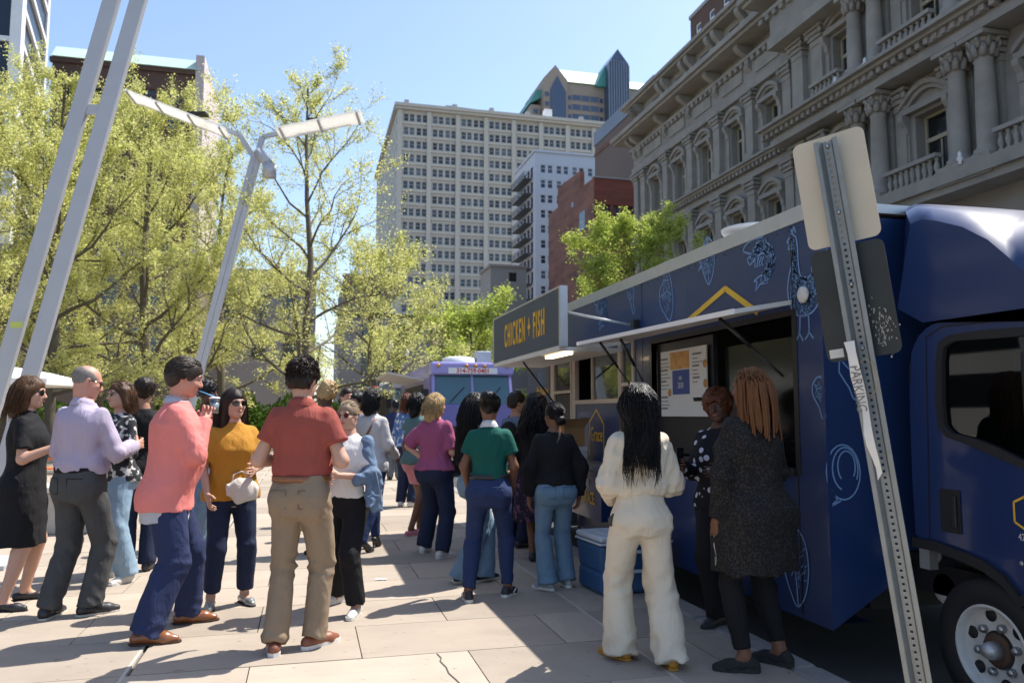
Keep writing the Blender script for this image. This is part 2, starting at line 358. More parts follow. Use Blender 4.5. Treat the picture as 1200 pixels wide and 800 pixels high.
wm = win_mesh(1.16, 1.85, M_cream2, M_blueglass, .09, rail=True)
for o in (): pass
put_windows(T, wm, [(p, pos-190, u-20, z) for p, pos, u, z in spots], 298, .35)
put2 = [(p, pos, u, z) for p, pos, u, z in [('-x', BX0-20, (h[0]+h[1])/2-190, h[2]) for h in hs]]
put_windows(T, wm, put2, 0, .35)
for b_ in range(9):
    rel(T, MB().box(BX0-.05+pitch_x*b_, BX0+1.0+pitch_x*b_, 189.55, 190.2, 0, 75.6).build('pier', M_cream2, T))
for r in range(20): rel(T, MB().box(BX0+.1, BX1, 189.75, 189.96, 72.2-pitch_z*r, 72.75-pitch_z*r).build('sill_band', M_cream2, T))
rel(T, MB().box(BX0-.6, BX1+.3, 189.1, 191, 75.7, 76.3).box(BX0-.9, BX1+.3, 188.7, 191, 76.32, 77.1).box(BX0-.9, BX0+.3, 191, yl, 76.32, 77.1).build('cornice', M_cream2, T))
rel(T, MB().box(56, 63.5, 196, 204, 77, 79.4).box(59.5, 61.5, 197, 199, 79.4, 82.4).build('roof_plant', M_white, T))
for x in (21.5, 33.5, 43, 52.5, 67): rel(T, MB().box(x, x+1.1, 190.5, 191.6, 77, 78.6).build('roof_vent', M_roofing, T))
rel(T, MB().bar((32, 192, 78.4), (41, 192, 78.0), .5, .5).build('roof_rail', M_roofing, T))

# ---- white block with iron balconies
Y0 = 120.; p = on_y(627, 178, Y0); WX0, WZ = float(p[0]), float(p[2]); WX1 = float(on_y(708, 187, Y0)[0])+.5; yb = float(on_x(604, 215, WX0)[1])
T = thing('white_block', 'white narrow block with paired blue windows and dark iron balconies beside the cream tower', 'building', (WX0, Y0, 0))
colp = [float(on_y(590+x/4.44, 190, Y0)[0]) for x in (206, 243, 289, 325, 371, 406, 451, 487)]
rp = 18.6/F_PX*Y0*1.03; holes = []; spots = []
for r in range(14):
    z0 = WZ-2.0-1.35-rp*r
    if z0 < 1: break
    for u in colp: holes.append((u-.42, u+.42, z0, z0+1.35)); spots.append(('-y', 0, u-WX0, z0))
mb = MB(); wall_holes(mb, '-y', Y0, WX0, WX1, 0, WZ, holes, .2)
hs = []
for r in range(14):
    z0 = WZ-3.35-rp*r
    if z0 < 1: break
    for k in range(5): u = Y0+2+(yb-Y0-4)*k/4; hs.append((u-.7, u+.7, z0-.5, z0+1.35))
wall_holes(mb, '-x', WX0, Y0, yb, 0, WZ, hs, .25)
mb.add([(WX0, Y0, WZ), (WX1, Y0, WZ), (WX1, yb, WZ), (WX0, yb, WZ)], [(0, 1, 2, 3)])
mb.add([(WX1, Y0, 0), (WX1, yb, 0), (WX1, yb, WZ), (WX1, Y0, WZ)], [(0, 1, 2, 3)])
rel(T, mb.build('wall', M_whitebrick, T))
put_windows(T, win_mesh(.84, 1.35, M_white, M_blueglass, .06), spots, 200, .2)
put_windows(T, win_mesh(1.4, 1.85, M_brownbrick, M_dkglass, .1), [('-x', 0, (h[0]+h[1])/2-Y0, h[2]) for h in hs], 200, .25)
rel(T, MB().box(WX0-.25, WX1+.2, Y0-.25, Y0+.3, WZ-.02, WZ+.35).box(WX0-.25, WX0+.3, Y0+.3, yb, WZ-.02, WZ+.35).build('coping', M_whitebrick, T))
for r in range(9):
    z0 = WZ-3.9-rp*r; mb = MB()
    mb.box(WX0-1.5, WX0-.05, yb-11, yb-3, z0-.15, z0)
    for y in np.linspace(yb-11, yb-3, 9): mb.box(WX0-1.5, WX0-1.42, y-.04, y+.04, z0, z0+1.0)
    for zz in (.35, .65, 1.0): mb.box(WX0-1.5, WX0-1.42, yb-11, yb-3, z0+zz-.04, z0+zz); mb.box(WX0-1.5, WX0-.05, yb-11.04, yb-10.96, z0+zz-.04, z0+zz)
    rel(T, mb.build('balcony', M_ironw, T))

# ---- stepped red brick building next to the white block
Y0 = 75.; p = on_y(696, 208, Y0); RX0, RZ = float(p[0]), float(p[2]); RX1 = RX0+9
T = thing('brick_building', 'stepped red brick building with arched blue windows behind the street tree', 'building', (RX0, Y0, 0))
ys = [float(on_x(x, 300, RX0)[1]) for x in (681, 680.4, 655, 654, 643)]
zz = [float(on_x(681, 220, RX0)[2]), float(on_x(680, 200, RX0)[2]), float(on_x(655, 219, RX0)[2]), float(on_x(643, 252, RX0)[2])]
mb = MB(); aw = [float(on_y(x, 240, Y0)[0]) for x in (710.5, 723.5, 737)]; zb, zt = float(on_y(712, 262, Y0)[2]), float(on_y(712, 240, Y0)[2])
wall_holes(mb, '-y', Y0, RX0, RX1, 0, RZ, [(a-.42, a+.42, zb, zt) for a in aw], .25, M_redbrick)
mb.prism([(Y0+.02, 0), (ys[4], 0), (ys[4], zz[3]), (ys[3], zz[3]), (ys[3], zz[2]), (ys[1], zz[1]), (ys[1], zz[0]), (ys[0], zz[0]), (Y0+.02, RZ)][::-1], 'x', RX0+.001, RX0+.5, M_redbrick2)
mb.box(RX0+.51, RX1, Y0+.6, ys[4], 0, zz[3], M_redbrick)
rel(T, mb.build('wall', None, T))
am = MB(); am.box(-.42, .42, -.03, .03, 0, .06, M_dkmetal); am.box(-.42, -.37, -.03, .03, .06, zt-zb, M_dkmetal); am.box(.37, .42, -.03, .03, .06, zt-zb, M_dkmetal); am.box(-.03, .03, -.02, .02, .06, zt-zb, M_dkmetal); am.box(-.37, .37, -.02, .02, (zt-zb)*.5, (zt-zb)*.5+.05, M_dkmetal)
am.add([(-.37, .01, .05), (.37, .01, .05), (.37, .01, zt-zb), (-.37, .01, zt-zb)], [(0, 1, 2, 3)], M_blueglass); am = am.mesh('window')
for a in aw:
    link('window', am, T, (a-RX0, .18, zb))
    pts = [(a-RX0-.5, zt)]+[(a-RX0+.5*math.cos(t)*-1, zt+.42*math.sin(t)) for t in np.linspace(0, math.pi, 9)]+[(a-RX0+.5, zt)]
    MB().prism([(p[0], p[1]) for p in pts[1:-1]], 'y', -.06, .05).build('arch', M_redbrick, T)
rel(T, MB().box(RX0-.1, RX1, Y0-.1, Y0+.5, RZ+.005, RZ+.14).build('coping', M_roofing, T))
rel(T, MB().box(RX0+.6, RX0+4, Y0+6, Y0+9, RZ-1, RZ+1.0).build('roof_shed', M_dkmetal, T))
u = float(on_x(682.5, 260, RX0)[1]); z0, z1 = float(on_x(682.5, 270, RX0)[2]), float(on_x(682.5, 248, RX0)[2])
rel(T, MB().box(RX0-.03, RX0, u-.9, u+.9, z0, z1).build('window', M_dkglass, T)); rel(T, MB().box(RX0-.08, RX0, u-1.0, u+1.0, z0-.12, z0-.01).build('sill', M_redbrick, T))
u = float(on_x(671, 240, RX0)[1]); rel(T, MB().box(RX0-.02, RX0, u-.35, u+.35, float(on_x(671, 243, RX0)[2]), float(on_x(671, 237, RX0)[2])).build('window', M_dkglass, T))

# ---- dark blank-sided building with slate roof edge
DX = 40.; ya = float(on_x(697, 164, DX)[1]); yn = float(on_x(768, 164, DX)[1]); zt = float(on_x(697, 172, DX)[2])
T = thing('dark_building', 'dark brown blank-walled building with slate blue roof edge behind the stone palace', 'building', (DX, yn, 0))
rel(T, MB().box(DX, DX+14, yn, ya, 0, zt).build('wall', M_greybrown, T)); rel(T, MB().box(DX-.15, DX+14, yn-.1, ya+.1, zt+.01, zt+2.0).build('roof', M_slate, T))
rel(T, MB().box(DX-.12, DX, yn, ya, zt-1.6, zt-1.1).build('brick_band', M_redbrick2, T)); rel(T, MB().lathe([(1.1, 0), (1.2, .6), (.7, 1.2), (.1, 1.4)], (DX+2, ya-8, zt+2.0), 12).build('roof_vent', M_white, T))

# ---- granite tower with gable and prow, copper roofs
Y0 = 330.; gx = lambda x, y=150: float(on_y(x, y, Y0)[0]); gz = lambda x, y: float(on_y(x, y, Y0)[2])
T = thing('gabled_tower', 'tall granite tower with pointed gable, navy glass prow and mint copper roofs', 'building', (gx(636), Y0, 0))
ez = gz(680, 99)
mb = MB(); mb.box(gx(636), gx(795), Y0, Y0+45, 0, ez); mb.prism([(gx(636), ez), (gx(664), ez), (gx(664), ez+.5), (gx(650), gz(650, 78)), (gx(636), ez+.5)], 'y', Y0-1.5, Y0+30); mb.box(gx(636), gx(664), Y0-1.5, Y0, 0, ez)
lx = gx(623.5); mb.box(lx, gx(636), Y0+2, Y0+43, 0, gz(630, 121)); rel(T, mb.build('wall', M_granite, T))
rel(T, MB().prism([(Y0-1, ez+.2), (Y0+40, ez+.2), (Y0+7, ez+9)], 'x', gx(657), gx(709)).build('roof', M_mint, T))
rel(T, MB().prism([(Y0-1.1, ez+.1), (Y0+40, ez+.1), (Y0+6, ez+6.5)], 'x', gx(731), gx(764)).build('roof', M_mint, T))
rel(T, MB().prism([(lx-.5, gz(624, 119)), (gx(636), gz(630, 112)), (gx(636), gz(636, 103)), (gx(630), gz(632, 104))], 'y', Y0+2, Y0+40).build('roof', M_teal, T))
rel(T, MB().prism([(gx(697), gz(700, 103)), (gx(708.5), gz(700, 103)), (gx(708.5), gz(708, 79))], 'y', Y0-2, Y0+10).build('roof', M_teal, T))
tw = [(gx(708.5), 0), (gx(731.5), 0), (gx(731.5), gz(731, 82)), (gx(719), gz(719, 64.5)), (gx(708.5), gz(708, 80))]
rel(T, MB().prism(tw, 'y', Y0-6, Y0+12).build('glass_prow', M_towerglass, T))
for i in range(9):
    x = gx(708.5)+(gx(731.5)-gx(708.5))*i/8; rel(T, MB().box(x-.25, x+.25, Y0-6.4, Y0-6.02, 0, gz(720, 83 if i in (0, 8) else 78)).build('mullion', M_slate, T))
rel(T, MB().prism([(gx(644), 0), (gx(662), 0), (gx(662), gz(662, 110)), (gx(652), gz(652, 91)), (gx(644), gz(644, 106))], 'y', Y0-1.9, Y0-1.52).build('glass_panel', M_towerglass, T))
wm = win_mesh(5.0, 2.9, M_granite, M_towerglass, .2, rail=False); ws = win_mesh(2.4, 2.4, M_granite, M_towerglass, .2, rail=False)
for r in range(12):
    z0 = ez-8-4.4*r
    for x in (676, 686.5, 696.5): link('window', wm, T, (gx(x)-gx(636), -.1, z0))
    for x in (640, 668, 704.5): link('window', ws, T, (gx(x)-gx(636), -1.7 if x < 660 else -.1, z0))
    for k in range(3): link('window', ws, T, (lx+3.2*k+2.2-gx(636), 1.85, z0-7))

# ---- dark brick block with white windows peeping over the stone roof
hx = 34.; hy = float(on_x(809, 24, hx)[1]); hz = float(on_x(809, 24, hx)[2]); hn = hy-24
T = thing('brick_tower', 'dark brick tower with white framed windows showing above the stone roofline', 'building', (hx, hn, 0))
holes = []
for r in range(9):
    for k in range(9): u = hy-1.5-2.5*k; holes.append((u-.5, u+.5, hz-2.6-2.9*r, hz-1.0-2.9*r))
mb = MB(); wall_holes(mb, '-x', hx, hn, hy, 0, hz, holes, .2); mb.add([(hx, hn, 0), (hx+16, hn, 0), (hx+16, hn, hz), (hx, hn, hz)], [(0, 1, 2, 3)]); mb.add([(hx, hn, hz), (hx+16, hn, hz), (hx+16, hy, hz), (hx, hy, hz)], [(0, 1, 2, 3)])
mb.add([(hx+16, hn, 0), (hx+16, hy, 0), (hx+16, hy, hz), (hx+16, hn, hz)], [(0, 1, 2, 3)]); mb.add([(hx, hy, 0), (hx+16, hy, 0), (hx+16, hy, hz), (hx, hy, hz)], [(3, 2, 1, 0)])
rel(T, mb.build('wall', M_brownbrick, T)); put_windows(T, win_mesh(1.0, 1.6, M_white, M_blueglass, .14), [('-x', 0, (h[0]+h[1])/2-hn, h[2]) for h in holes], 200, .2)
rel(T, MB().box(hx-.12, hx+.4, hn-.1, hy+.1, hz+.01, hz+.35).build('coping', M_roofing, T))

# ---- small stone penthouse and low street buildings further down the street
Y0 = 96.; px0 = float(on_y(575, 315, Y0)[0]); px1 = float(on_y(617, 315, Y0)[0]); pz = float(on_y(590, 313, Y0)[2])
T = thing('stone_penthouse', 'plain pale stone building with a single dark window below the cream tower', 'building', (px0, Y0, 0)); wz = float(on_y(601, 330, Y0)[2]); wx = float(on_y(601, 325, Y0)[0])
pyb = float(on_x(563, 320, px0)[1]); mb = MB(); wall_holes(mb, '-y', Y0, px0, px1, 0, pz, [(wx-.5, wx+.5, wz, wz+1.15)], .25); mb.add([(px0, Y0, 0), (px0, pyb, 0), (px0, pyb, pz), (px0, Y0, pz)], [(3, 2, 1, 0)]); mb.add([(px0, Y0, pz), (px1, Y0, pz), (px1, pyb, pz), (px0, pyb, pz)], [(0, 1, 2, 3)])
rel(T, mb.build('wall', M_graystone, T)); link('window', win_mesh(1.0, 1.15, M_dkmetal, M_dkglass, .07), T, (wx-px0, .2, wz)); rel(T, MB().box(px0-.2, px1+.2, Y0-.2, Y0+.4, pz+.01, pz+.3).box(px0-.2, px0+.3, Y0+.4, pyb, pz+.01, pz+.3).build('coping', M_limestone, T))
rel(T, MB().box(px1+.1, px1+3.4, Y0+1, Y0+5, 0, pz-7).build('annexe', M_concrete, T))
Y0 = 70.; qx0 = float(on_y(503, 410, Y0)[0]); qz = float(on_y(520, 408, Y0)[2])
T = thing('arcade_building', 'low pale street building with railing on its flat roof beyond the purple truck', 'building', (qx0, Y0, 0)); qx1 = 15.6; qb = 92.
holes = [(qx0+.6+1.7*k, qx0+1.9+1.7*k, .4, qz-1.2) for k in range(int((qx1-qx0-.6)//1.7))]
mb = MB(); wall_holes(mb, '-y', Y0, qx0, qx1, 0, qz, holes, .4); mb.add([(qx0, Y0, 0), (qx0, qb, 0), (qx0, qb, qz), (qx0, Y0, qz)], [(3, 2, 1, 0)]); mb.add([(qx0, Y0, qz), (qx1, Y0, qz), (qx1, qb, qz), (qx0, qb, qz)], [(0, 1, 2, 3)])
rel(T, mb.build('wall', M_limestone, T)); put_windows(T, win_mesh(1.3, qz-1.6, M_dkmetal, M_dkglass, .1), [('-y', 0, (h[0]+h[1])/2-qx0, h[2]) for h in holes], 99, .4)
mb = MB()
for k in range(22): mb.box(qx0+.3*k, qx0+.3*k+.08, Y0+.1, Y0+.2, qz+.3, qz+2.1)
mb.box(qx0-.2, qx0+6.6, Y0, Y0+.3, qz+2.1, qz+2.3); rel(T, mb.build('railing', M_limetrim, T)); rel(T, MB().box(qx0-.5, qx1+.2, Y0-.6, Y0+.2, qz+.01, qz+.3).build('cornice', M_limetrim, T))
# ------------------------------------------------------------------ the stone palace along the right side of the street
OX = 24.0
OPO = thing('stone_palace', 'long grey limestone palace with columns, hooded windows and heavy bracketed cornice above the blue truck', 'building', (OX, 34, 0))
def ob(mb, name, m=None): o = mb.build(name, m, OPO); o.location = (-OX, -34, 0); return o
wing_w = [51.6, 47.86, 44.3, 40.63, 36.97]; pav_w = [29.85, 24.95, 19.6, 14.2]
PX = 23.1       # pavilion plane
holes = []; ph = []
for u in wing_w: holes += [(u-.62, u+.62, 15.75, 18.35), (u-.66, u+.66, 10.3, 13.0), (u-.8, u+.8, 4.2, 8.0), (u-.55, u+.55, 23.2, 24.3)]
for u in pav_w: ph += [(u-.72, u+.72, 15.95, 18.75), (u-.78, u+.78, 10.2, 13.2), (u-.9, u+.9, 4.2, 8.0), (u-.6, u+.6, 23.2, 24.3)]
mb = MB(); wall_holes(mb, '-x', OX, 33.8, 55.2, 0, 25.0, holes, .55); wall_holes(mb, '-x', PX, 9.0, 33.8, 0, 25.0, ph, .6)
mb.add([(PX, 33.8, 0), (OX, 33.8, 0), (OX, 33.8, 25), (PX, 33.8, 25)], [(3, 2, 1, 0)]); mb.add([(OX, 55.2, 0), (OX+25, 55.2, 0), (OX+25, 55.2, 25), (OX, 55.2, 25)], [(3, 2, 1, 0)])
mb.add([(PX, 9, 25), (OX+25, 9, 25), (OX+25, 55.2, 25), (PX, 55.2, 25)], [(0, 1, 2, 3)]); mb.add([(PX, 9, 0), (OX+25, 9, 0), (OX+25, 9, 25), (PX, 9, 25)], [(0, 1, 2, 3)]); mb.add([(OX+25, 9, 0), (OX+25, 55.2, 0), (OX+25, 55.2, 25), (OX+25, 9, 25)], [(0, 1, 2, 3)])
ob(mb, 'wall', M_limestone)
def opo_win(plane, u, z, wd, ht, dep):
    me = ('ow', wd, ht)
    if me not in MATS:
        f = MB(); a = wd/2; t = .1
        f.box(-a, -a+t, -.06, .06, 0, ht); f.box(a-t, a, -.06, .06, 0, ht); f.box(-a+t, a-t, -.06, .06, 0, t); f.box(-a+t, a-t, -.06, .06, ht-t, ht); f.box(-a+t, a-t, -.07, .05, ht*.64, ht*.64+.16); f.box(-.025, .025, -.03, .03, t, ht*.64)
        g = MB(); g.add([(-a+t, .02, t), (a-t, .02, t), (a-t, .02, ht-t), (-a+t, .02, ht-t)], [(0, 1, 2, 3)])
        MATS[me] = (f.mesh('frame', M_ochre), g.mesh('pane', M_dkglass))
    f, g = MATS[me]; w_ = bpy.data.objects.new('window', None); COL.objects.link(w_); w_.parent = OPO; w_.location = (plane+dep-.1-OX, u-34, z); w_.rotation_euler = (0, 0, -math.pi/2)
    link('frame', f, w_); link('pane', g, w_)
def hood(plane, u, z, hw, rise, arched=True, name='window_hood'):
    """moulded surround with curved hood on two brackets"""
    mb = MB(); n = 9
    for (o0, o1, e, dz) in ((0, .2, .2, 0), (0, .34, .32, .16)):
        top = [(u-hw-e+(2*(hw+e))*i/n, z+dz+rise*math.sin(math.pi*i/n)) for i in range(n+1)]; bot = [(a, b-.2) for a, b in top]
        mb.prism((bot+top[::-1])[::-1], 'x', plane-o1, plane-o0)
    mb.box(plane-.3, plane, u-hw-.3, u+hw+.3, z-.28, z-.04)
    for s in (-1, 1):
        y = u+s*(hw+.14); mb.prism([(z-.3, 0), (z-.3, .42), (z-.5, .4), (z-.75, .22), (z-1.0, .18), (z-1.05, 0)], 'y', y-.13, y+.13) if 0 else None
        mb.add([(plane-o, y+t, zz_) for t in (-.13, .13) for o, zz_ in ((0, z-.29), (.42, z-.29), (.4, z-.5), (.22, z-.75), (.17, z-1.05), (0, z-1.08))],
               [(0, 1, 2, 3, 4, 5), (11, 10, 9, 8, 7, 6)]+[(i, 6+i, 6+(i+1) % 6, (i+1) % 6) for i in range(6)])
        mb.box(plane-.13, plane, y-.14, y+.14, z-3.1, z-1.06)
    ob(mb, name, M_limetrim)
def sill(plane, u, z, hw): ob(MB().box(plane-.3, plane, u-hw-.3, u+hw+.3, z-.3, z-.06).box(plane-.18, plane, u-hw-.2, u+hw+.2, z-.75, z-.3), 'window_sill', M_limetrim)
for u in wing_w:
    opo_win(OX, u, 15.75, 1.24, 2.6, .55); opo_win(OX, u, 10.3, 1.32, 2.7, .55); opo_win(OX, u, 4.2, 1.6, 3.8, .55); opo_win(OX, u, 23.2, 1.1, 1.1, .55)
    hood(OX, u, 18.75, .72, .45); hood(OX, u, 13.4, .8, .5); sill(OX, u, 15.75, .7); sill(OX, u, 10.3, .75)
for u in pav_w:
    opo_win(PX, u, 15.95, 1.44, 2.8, .6); opo_win(PX, u, 10.2, 1.56, 3.0, .6); opo_win(PX, u, 4.2, 1.8, 3.8, .6); opo_win(PX, u, 23.2, 1.2, 1.1, .6)
    hood(PX, u, 19.15, .85, .5); hood(PX, u, 13.6, 1.0, .62)
def pilaster(plane, u, z0, z1, w_=.72, d=.32, name='pilaster'):
    mb = MB(); mb.box(plane-d-.14, plane, u-w_/2-.14, u+w_/2+.14, z0, z0+.35); mb.box(plane-d-.07, plane, u-w_/2-.07, u+w_/2+.07, z0+.35, z0+.55)
    mb.box(plane-d, plane, u-w_/2, u+w_/2, z0+.55, z1-.75)
    mb.box(plane-d-.04, plane, u-w_/2-.04, u+w_/2+.04, z1-.85, z1-.75)
    for k, e in enumerate((.03, .10, .17)): mb.box(plane-d-e, plane, u-w_/2-e, u+w_/2+e, z1-.75+k*.2, z1-.58+k*.2)
    mb.box(plane-d-.24, plane, u-w_/2-.24, u+w_/2+.24, z1-.13, z1)
    for s in (-1, 1): mb.lathe([(.16, 0), (.16, .1)], (plane-d-.2, u+s*(w_/2+.08), z1-.28), 8, axis='x')
    ob(mb, name, M_limetrim)
def column(xc, u, z0, z1, r=.42):
    mb = MB(); mb.box(xc-r-.2, xc+r+.2, u-r-.2, u+r+.2, z0, z0+.18)
    h = z1-z0; mb.lathe([(r+.16, .18), (r+.18, .25), (r+.1, .33), (r+.12, .4), (r+.02, .46), (r, .6), (r*.99, h*.4), (r*.86, h-.95), (r*.93, h-.9), (r*.86, h-.84), (r*.95, h-.55), (r*1.2, h-.3), (r*1.32, h-.2), (r*1.3, h-.17)], (xc, u, z0), 20)
    for a in range(8):
        t = a*math.pi/4; c, s_ = math.cos(t), math.sin(t)
        mb.tube([(xc+c*r*.95, u+s_*r*.95, z1-.8), (xc+c*r*1.12, u+s_*r*1.12, z1-.55), (xc+c*r*1.38, u+s_*r*1.38, z1-.42), (xc+c*r*1.4, u+s_*r*1.4, z1-.52)], [.12, .12, .09, .05], 5)
        t += math.pi/8; c, s_ = math.cos(t), math.sin(t)
        mb.tube([(xc+c*r, u+s_*r, z1-.5), (xc+c*r*1.25, u+s_*r*1.25, z1-.3), (xc+c*r*1.5, u+s_*r*1.5, z1-.22), (xc+c*r*1.48, u+s_*r*1.48, z1-.33)], [.1, .1, .08, .05], 5)
    mb.box(xc-r-.22, xc+r+.22, u-r-.22, u+r+.22, z1-.16, z1); ob(mb, 'column', M_limetrim)
for u in (54.75, 53.5, 49.7, 46.07, 42.5, 38.8, 35.15):
    for z0, z1 in ((15.55, 19.55), (10.05, 14.45)): pilaster(OX, u, z0, z1)
for u in (32.85, 31.35): pilaster(PX, u, 15.55, 19.55, .8); pilaster(PX, u, 10.05, 14.45, .8)
for u in (28.3, 27.05, 22.95, 21.75, 17.5, 16.3, 12.0): column(PX-.62, u, 10.1, 14.55, .35); column(PX-.62, u, 15.75, 19.5, .33)
for u in (28.3, 27.05, 26.3, 23.65, 22.95, 21.75, 17.5): pilaster(PX, u, 10.05, 14.45, .55, .2); pilaster(PX, u, 15.6, 19.5, .55, .2)
# bands, entablature, cornice
def band(name, z0, z1, out, m=M_limetrim, x_extra=0):
    mb = MB(); mb.box(OX-out, OX, 33.8, 55.2+out, z0, z1); mb.box(PX-out-x_extra, PX, 9, 33.8+out, z0, z1); ob(mb, name, m)
band('base_course', 9.3, 9.6, .25, x_extra=.9); band('string_course', 9.6, 10.05, .38, x_extra=.95)
band('architrave', 14.6, 14.9, .28, x_extra=.85); band('frieze', 14.9, 15.06, .2, M_limestone, .85); band('string_course', 15.28, 15.42, .55, x_extra=.9); band('string_course', 15.42, 15.55, .72, x_extra=.95)
band('architrave', 19.6, 20.1, .3, x_extra=.85); band('frieze', 20.1, 21.4, .18, M_limestone, .85); band('bed_mould', 21.4, 21.6, .45, x_extra=.8)
band('cornice', 22.2, 22.4, 1.35, x_extra=.5); band('cornice', 22.4, 22.72, 1.55, x_extra=.5)
band('eave', 24.72, 24.9, .75, x_extra=.5); band('eave', 24.9, 25.12, .95, x_extra=.5)
band('attic_base', 22.72, 23.0, .35, x_extra=.5)
mb = MB()
for y in np.arange(9.2, 55, .42):
    pl, ex = (OX, 0) if y > 34.4 else (PX, .85)
    mb.box(pl-ex-.48, pl-ex-.15, y, y+.22, 15.06, 15.28)
tag(ob(mb, 'dentil', M_limetrim), kind='stuff')
mb = MB()
for y in np.arange(9.2, 55, .6):
    pl, ex = (OX, 0) if y > 34.4 else (PX, .8)
    mb.box(pl-ex-.42, pl-ex-.1, y, y+.3, 21.16, 21.4)
tag(ob(mb, 'dentil', M_limetrim), kind='stuff')
def console(plane, y, z, w_=.5, h=1.5, d=1.2):
    prof = [(0, z), (d, z), (d*1.02, z-.22*h/1.5), (d*.8, z-.42*h/1.5), (d*.42, z-.62*h/1.5), (d*.36, z-1.0*h/1.5), (d*.42, z-1.25*h/1.5), (d*.2, z-h), (0, z-h)]; n = len(prof)
    mb = MB(); mb.add([(plane-o, y+t, q) for t in (-w_/2, w_/2) for o, q in prof], [tuple(range(n)), tuple(range(2*n-1, n-1, -1))]+[(i, n+i, n+(i+1) % n, (i+1) % n) for i in range(n)])
    ob(mb, 'bracket', M_limetrim)
for u in (54.9, 54.0, 49.7, 46.07, 42.5, 38.8, 35.15): console(OX, u, 22.19, .42, 1.5, 1.05); console(OX, u-.42 if u < 54 else u, 24.7, .42, 1.7, .7); console(OX, u+.42 if u < 54 else u+.01, 24.7, .42, 1.7, .7)
for u in (32.85, 31.35, 28.3, 27.05, 22.95, 21.75, 17.5): console(PX-.5, u, 22.19, .42, 1.5, 1.05); console(PX-.3, u, 24.7, .42, 1.7, .7)
for y0, y1 in ((54, 49.7), (49.7, 46.07), (46.07, 42.5), (42.5, 38.8), (38.8, 35.15)):
    for z in (20.75,): ob(MB().box(OX-.26, OX-.18, y1+.7, y0-.7, z-.35, z+.35), 'frieze_panel', M_limetrim)
# balustrades between the columns of the pavilion
bal = MB(); bal.lathe([(.10, 0), (.10, .06), (.05, .1), (.10, .26), (.11, .34), (.05, .55), (.08, .6), (.08, .66)], (0, 0, 0), 8); bal = bal.mesh('baluster', M_limetrim)
for z in (10.06, 15.56):
    for y0, y1 in ((26.4, 23.6), (21.1, 18.1), (30.9, 28.9)):
        for y in np.arange(y1+.12, y0, .3): link('baluster', bal, OPO, (PX-.95-OX, y-34, z+.1))
        ob(MB().box(PX-1.1, PX-.8, y1, y0, z+.005, z+.1).box(PX-1.12, PX-.78, y1, y0, z+.77, z+.92), 'balustrade_rail', M_limetrim)
    for u in (28.3, 22.95, 17.5):
        ob(MB().box(PX-1.25, PX-.02, u-1.85, u+.6, z-.52, z+.04), 'pedestal', M_limetrim)
for u, z in ((26.9, 10.14), (22.4, 10.14), (28.9, 15.6), (27.0, 15.6), (21.4, 15.6)):
    ob(MB().lathe([(.09, 0), (.05, .08), (.12, .2), (.05, .32), (.07, .38), (.02, .48)], (PX-1.2, u, z), 10), 'finial', M_white)

# ------------------------------------------------------------------ buildings behind the plaza trees
def plain_block(name, label, x0, x1, y0, y1, h, m, wd, wh, px_, pz_, fr, gl, top=1.2, z_low=3, sides=True, lim=150):
    T = thing(name, label, 'building', (x0, y0, 0)); holes = []; spots = []; hs = []; sp2 = []
    for r in range(60):
        z = h-top-wh-pz_*r
        if z < z_low: break
        n = int((x1-x0-px_*.4)//px_); off = (x1-x0-px_*(n-1))/2
        for k in range(n): u = x0+off+px_*k; holes.append((u-wd/2, u+wd/2, z, z+wh)); spots.append(('-y', 0, u-x0, z))
    mb = MB(); wall_holes(mb, '-y', y0, x0, x1, 0, h, holes, .3)
    mb.add([(x0, y0, h), (x1, y0, h), (x1, y1, h), (x0, y1, h)], [(0, 1, 2, 3)]); mb.add([(x1, y0, 0), (x1, y1, 0), (x1, y1, h), (x1, y0, h)], [(0, 1, 2, 3)]); mb.add([(x0, y0, 0), (x0, y1, 0), (x0, y1, h), (x0, y0, h)], [(3, 2, 1, 0)]); mb.add([(x0, y1, 0), (x1, y1, 0), (x1, y1, h), (x0, y1, h)], [(3, 2, 1, 0)])
    rel(T, mb.build('wall', m, T)); spots.sort(key=lambda s: s[3]); put_windows(T, win_mesh(wd, wh, fr, gl, .1), spots, lim, .3)
    rel(T, MB().box(x0-.3, x1+.3, y0-.3, y0+.5, h+.01, h+.6).build('coping', fr, T)); return T
jx0, jx1 = float(on_y(60, 100, 110)[0]), float(on_y(229, 100, 110)[0]); jz = float(on_y(200, 86, 110)[2])
T = plain_block('brick_hotel', 'dark brick tower with mint green roof band rising behind the plaza trees', jx0, jx1, 110, 134, jz, M_brownbrick, 1.5, 1.9, 3.0, 3.4, M_brownbrick, M_dkglass, 2.4)
rel(T, MB().prism([(109.4, jz+.62), (133, jz+.62), (111.2, jz+2.6)], 'x', jx0, jx1+.6).build('roof_band', M_mint, T)); rel(T, MB().box(jx1+.02, jx1+1.1, 109.6, 128, 0, jz+2.7).build('corner_pier', mat('pinkish_stone', (.55, .47, .45), .8, var=.2, vscale=.3), T))
lx0, lx1 = float(on_y(236, 330, 72)[0]), float(on_y(371, 330, 72)[0]); lz = float(on_y(330, 325, 72)[2])
plain_block('grey_stone_block', 'grey stone block with dark windows seen low through the plaza trees', lx0, lx1, 72, 95, lz, M_graystone, 1.3, 2.2, 2.6, 3.6, M_graystone, M_dkglass, 1.5)
sx0, sx1 = float(on_y(-60, 330, 64)[0]), float(on_y(232, 330, 64)[0]); sz = float(on_y(100, 300, 64)[2])
plain_block('dark_lobby_block', 'dark glass and stone lobby block behind umbrella and plaza trees', sx0, sx1, 64, 88, sz, M_greybrown, 2.2, 2.6, 3.1, 3.8, M_graystone, M_dkglass, 1.2)
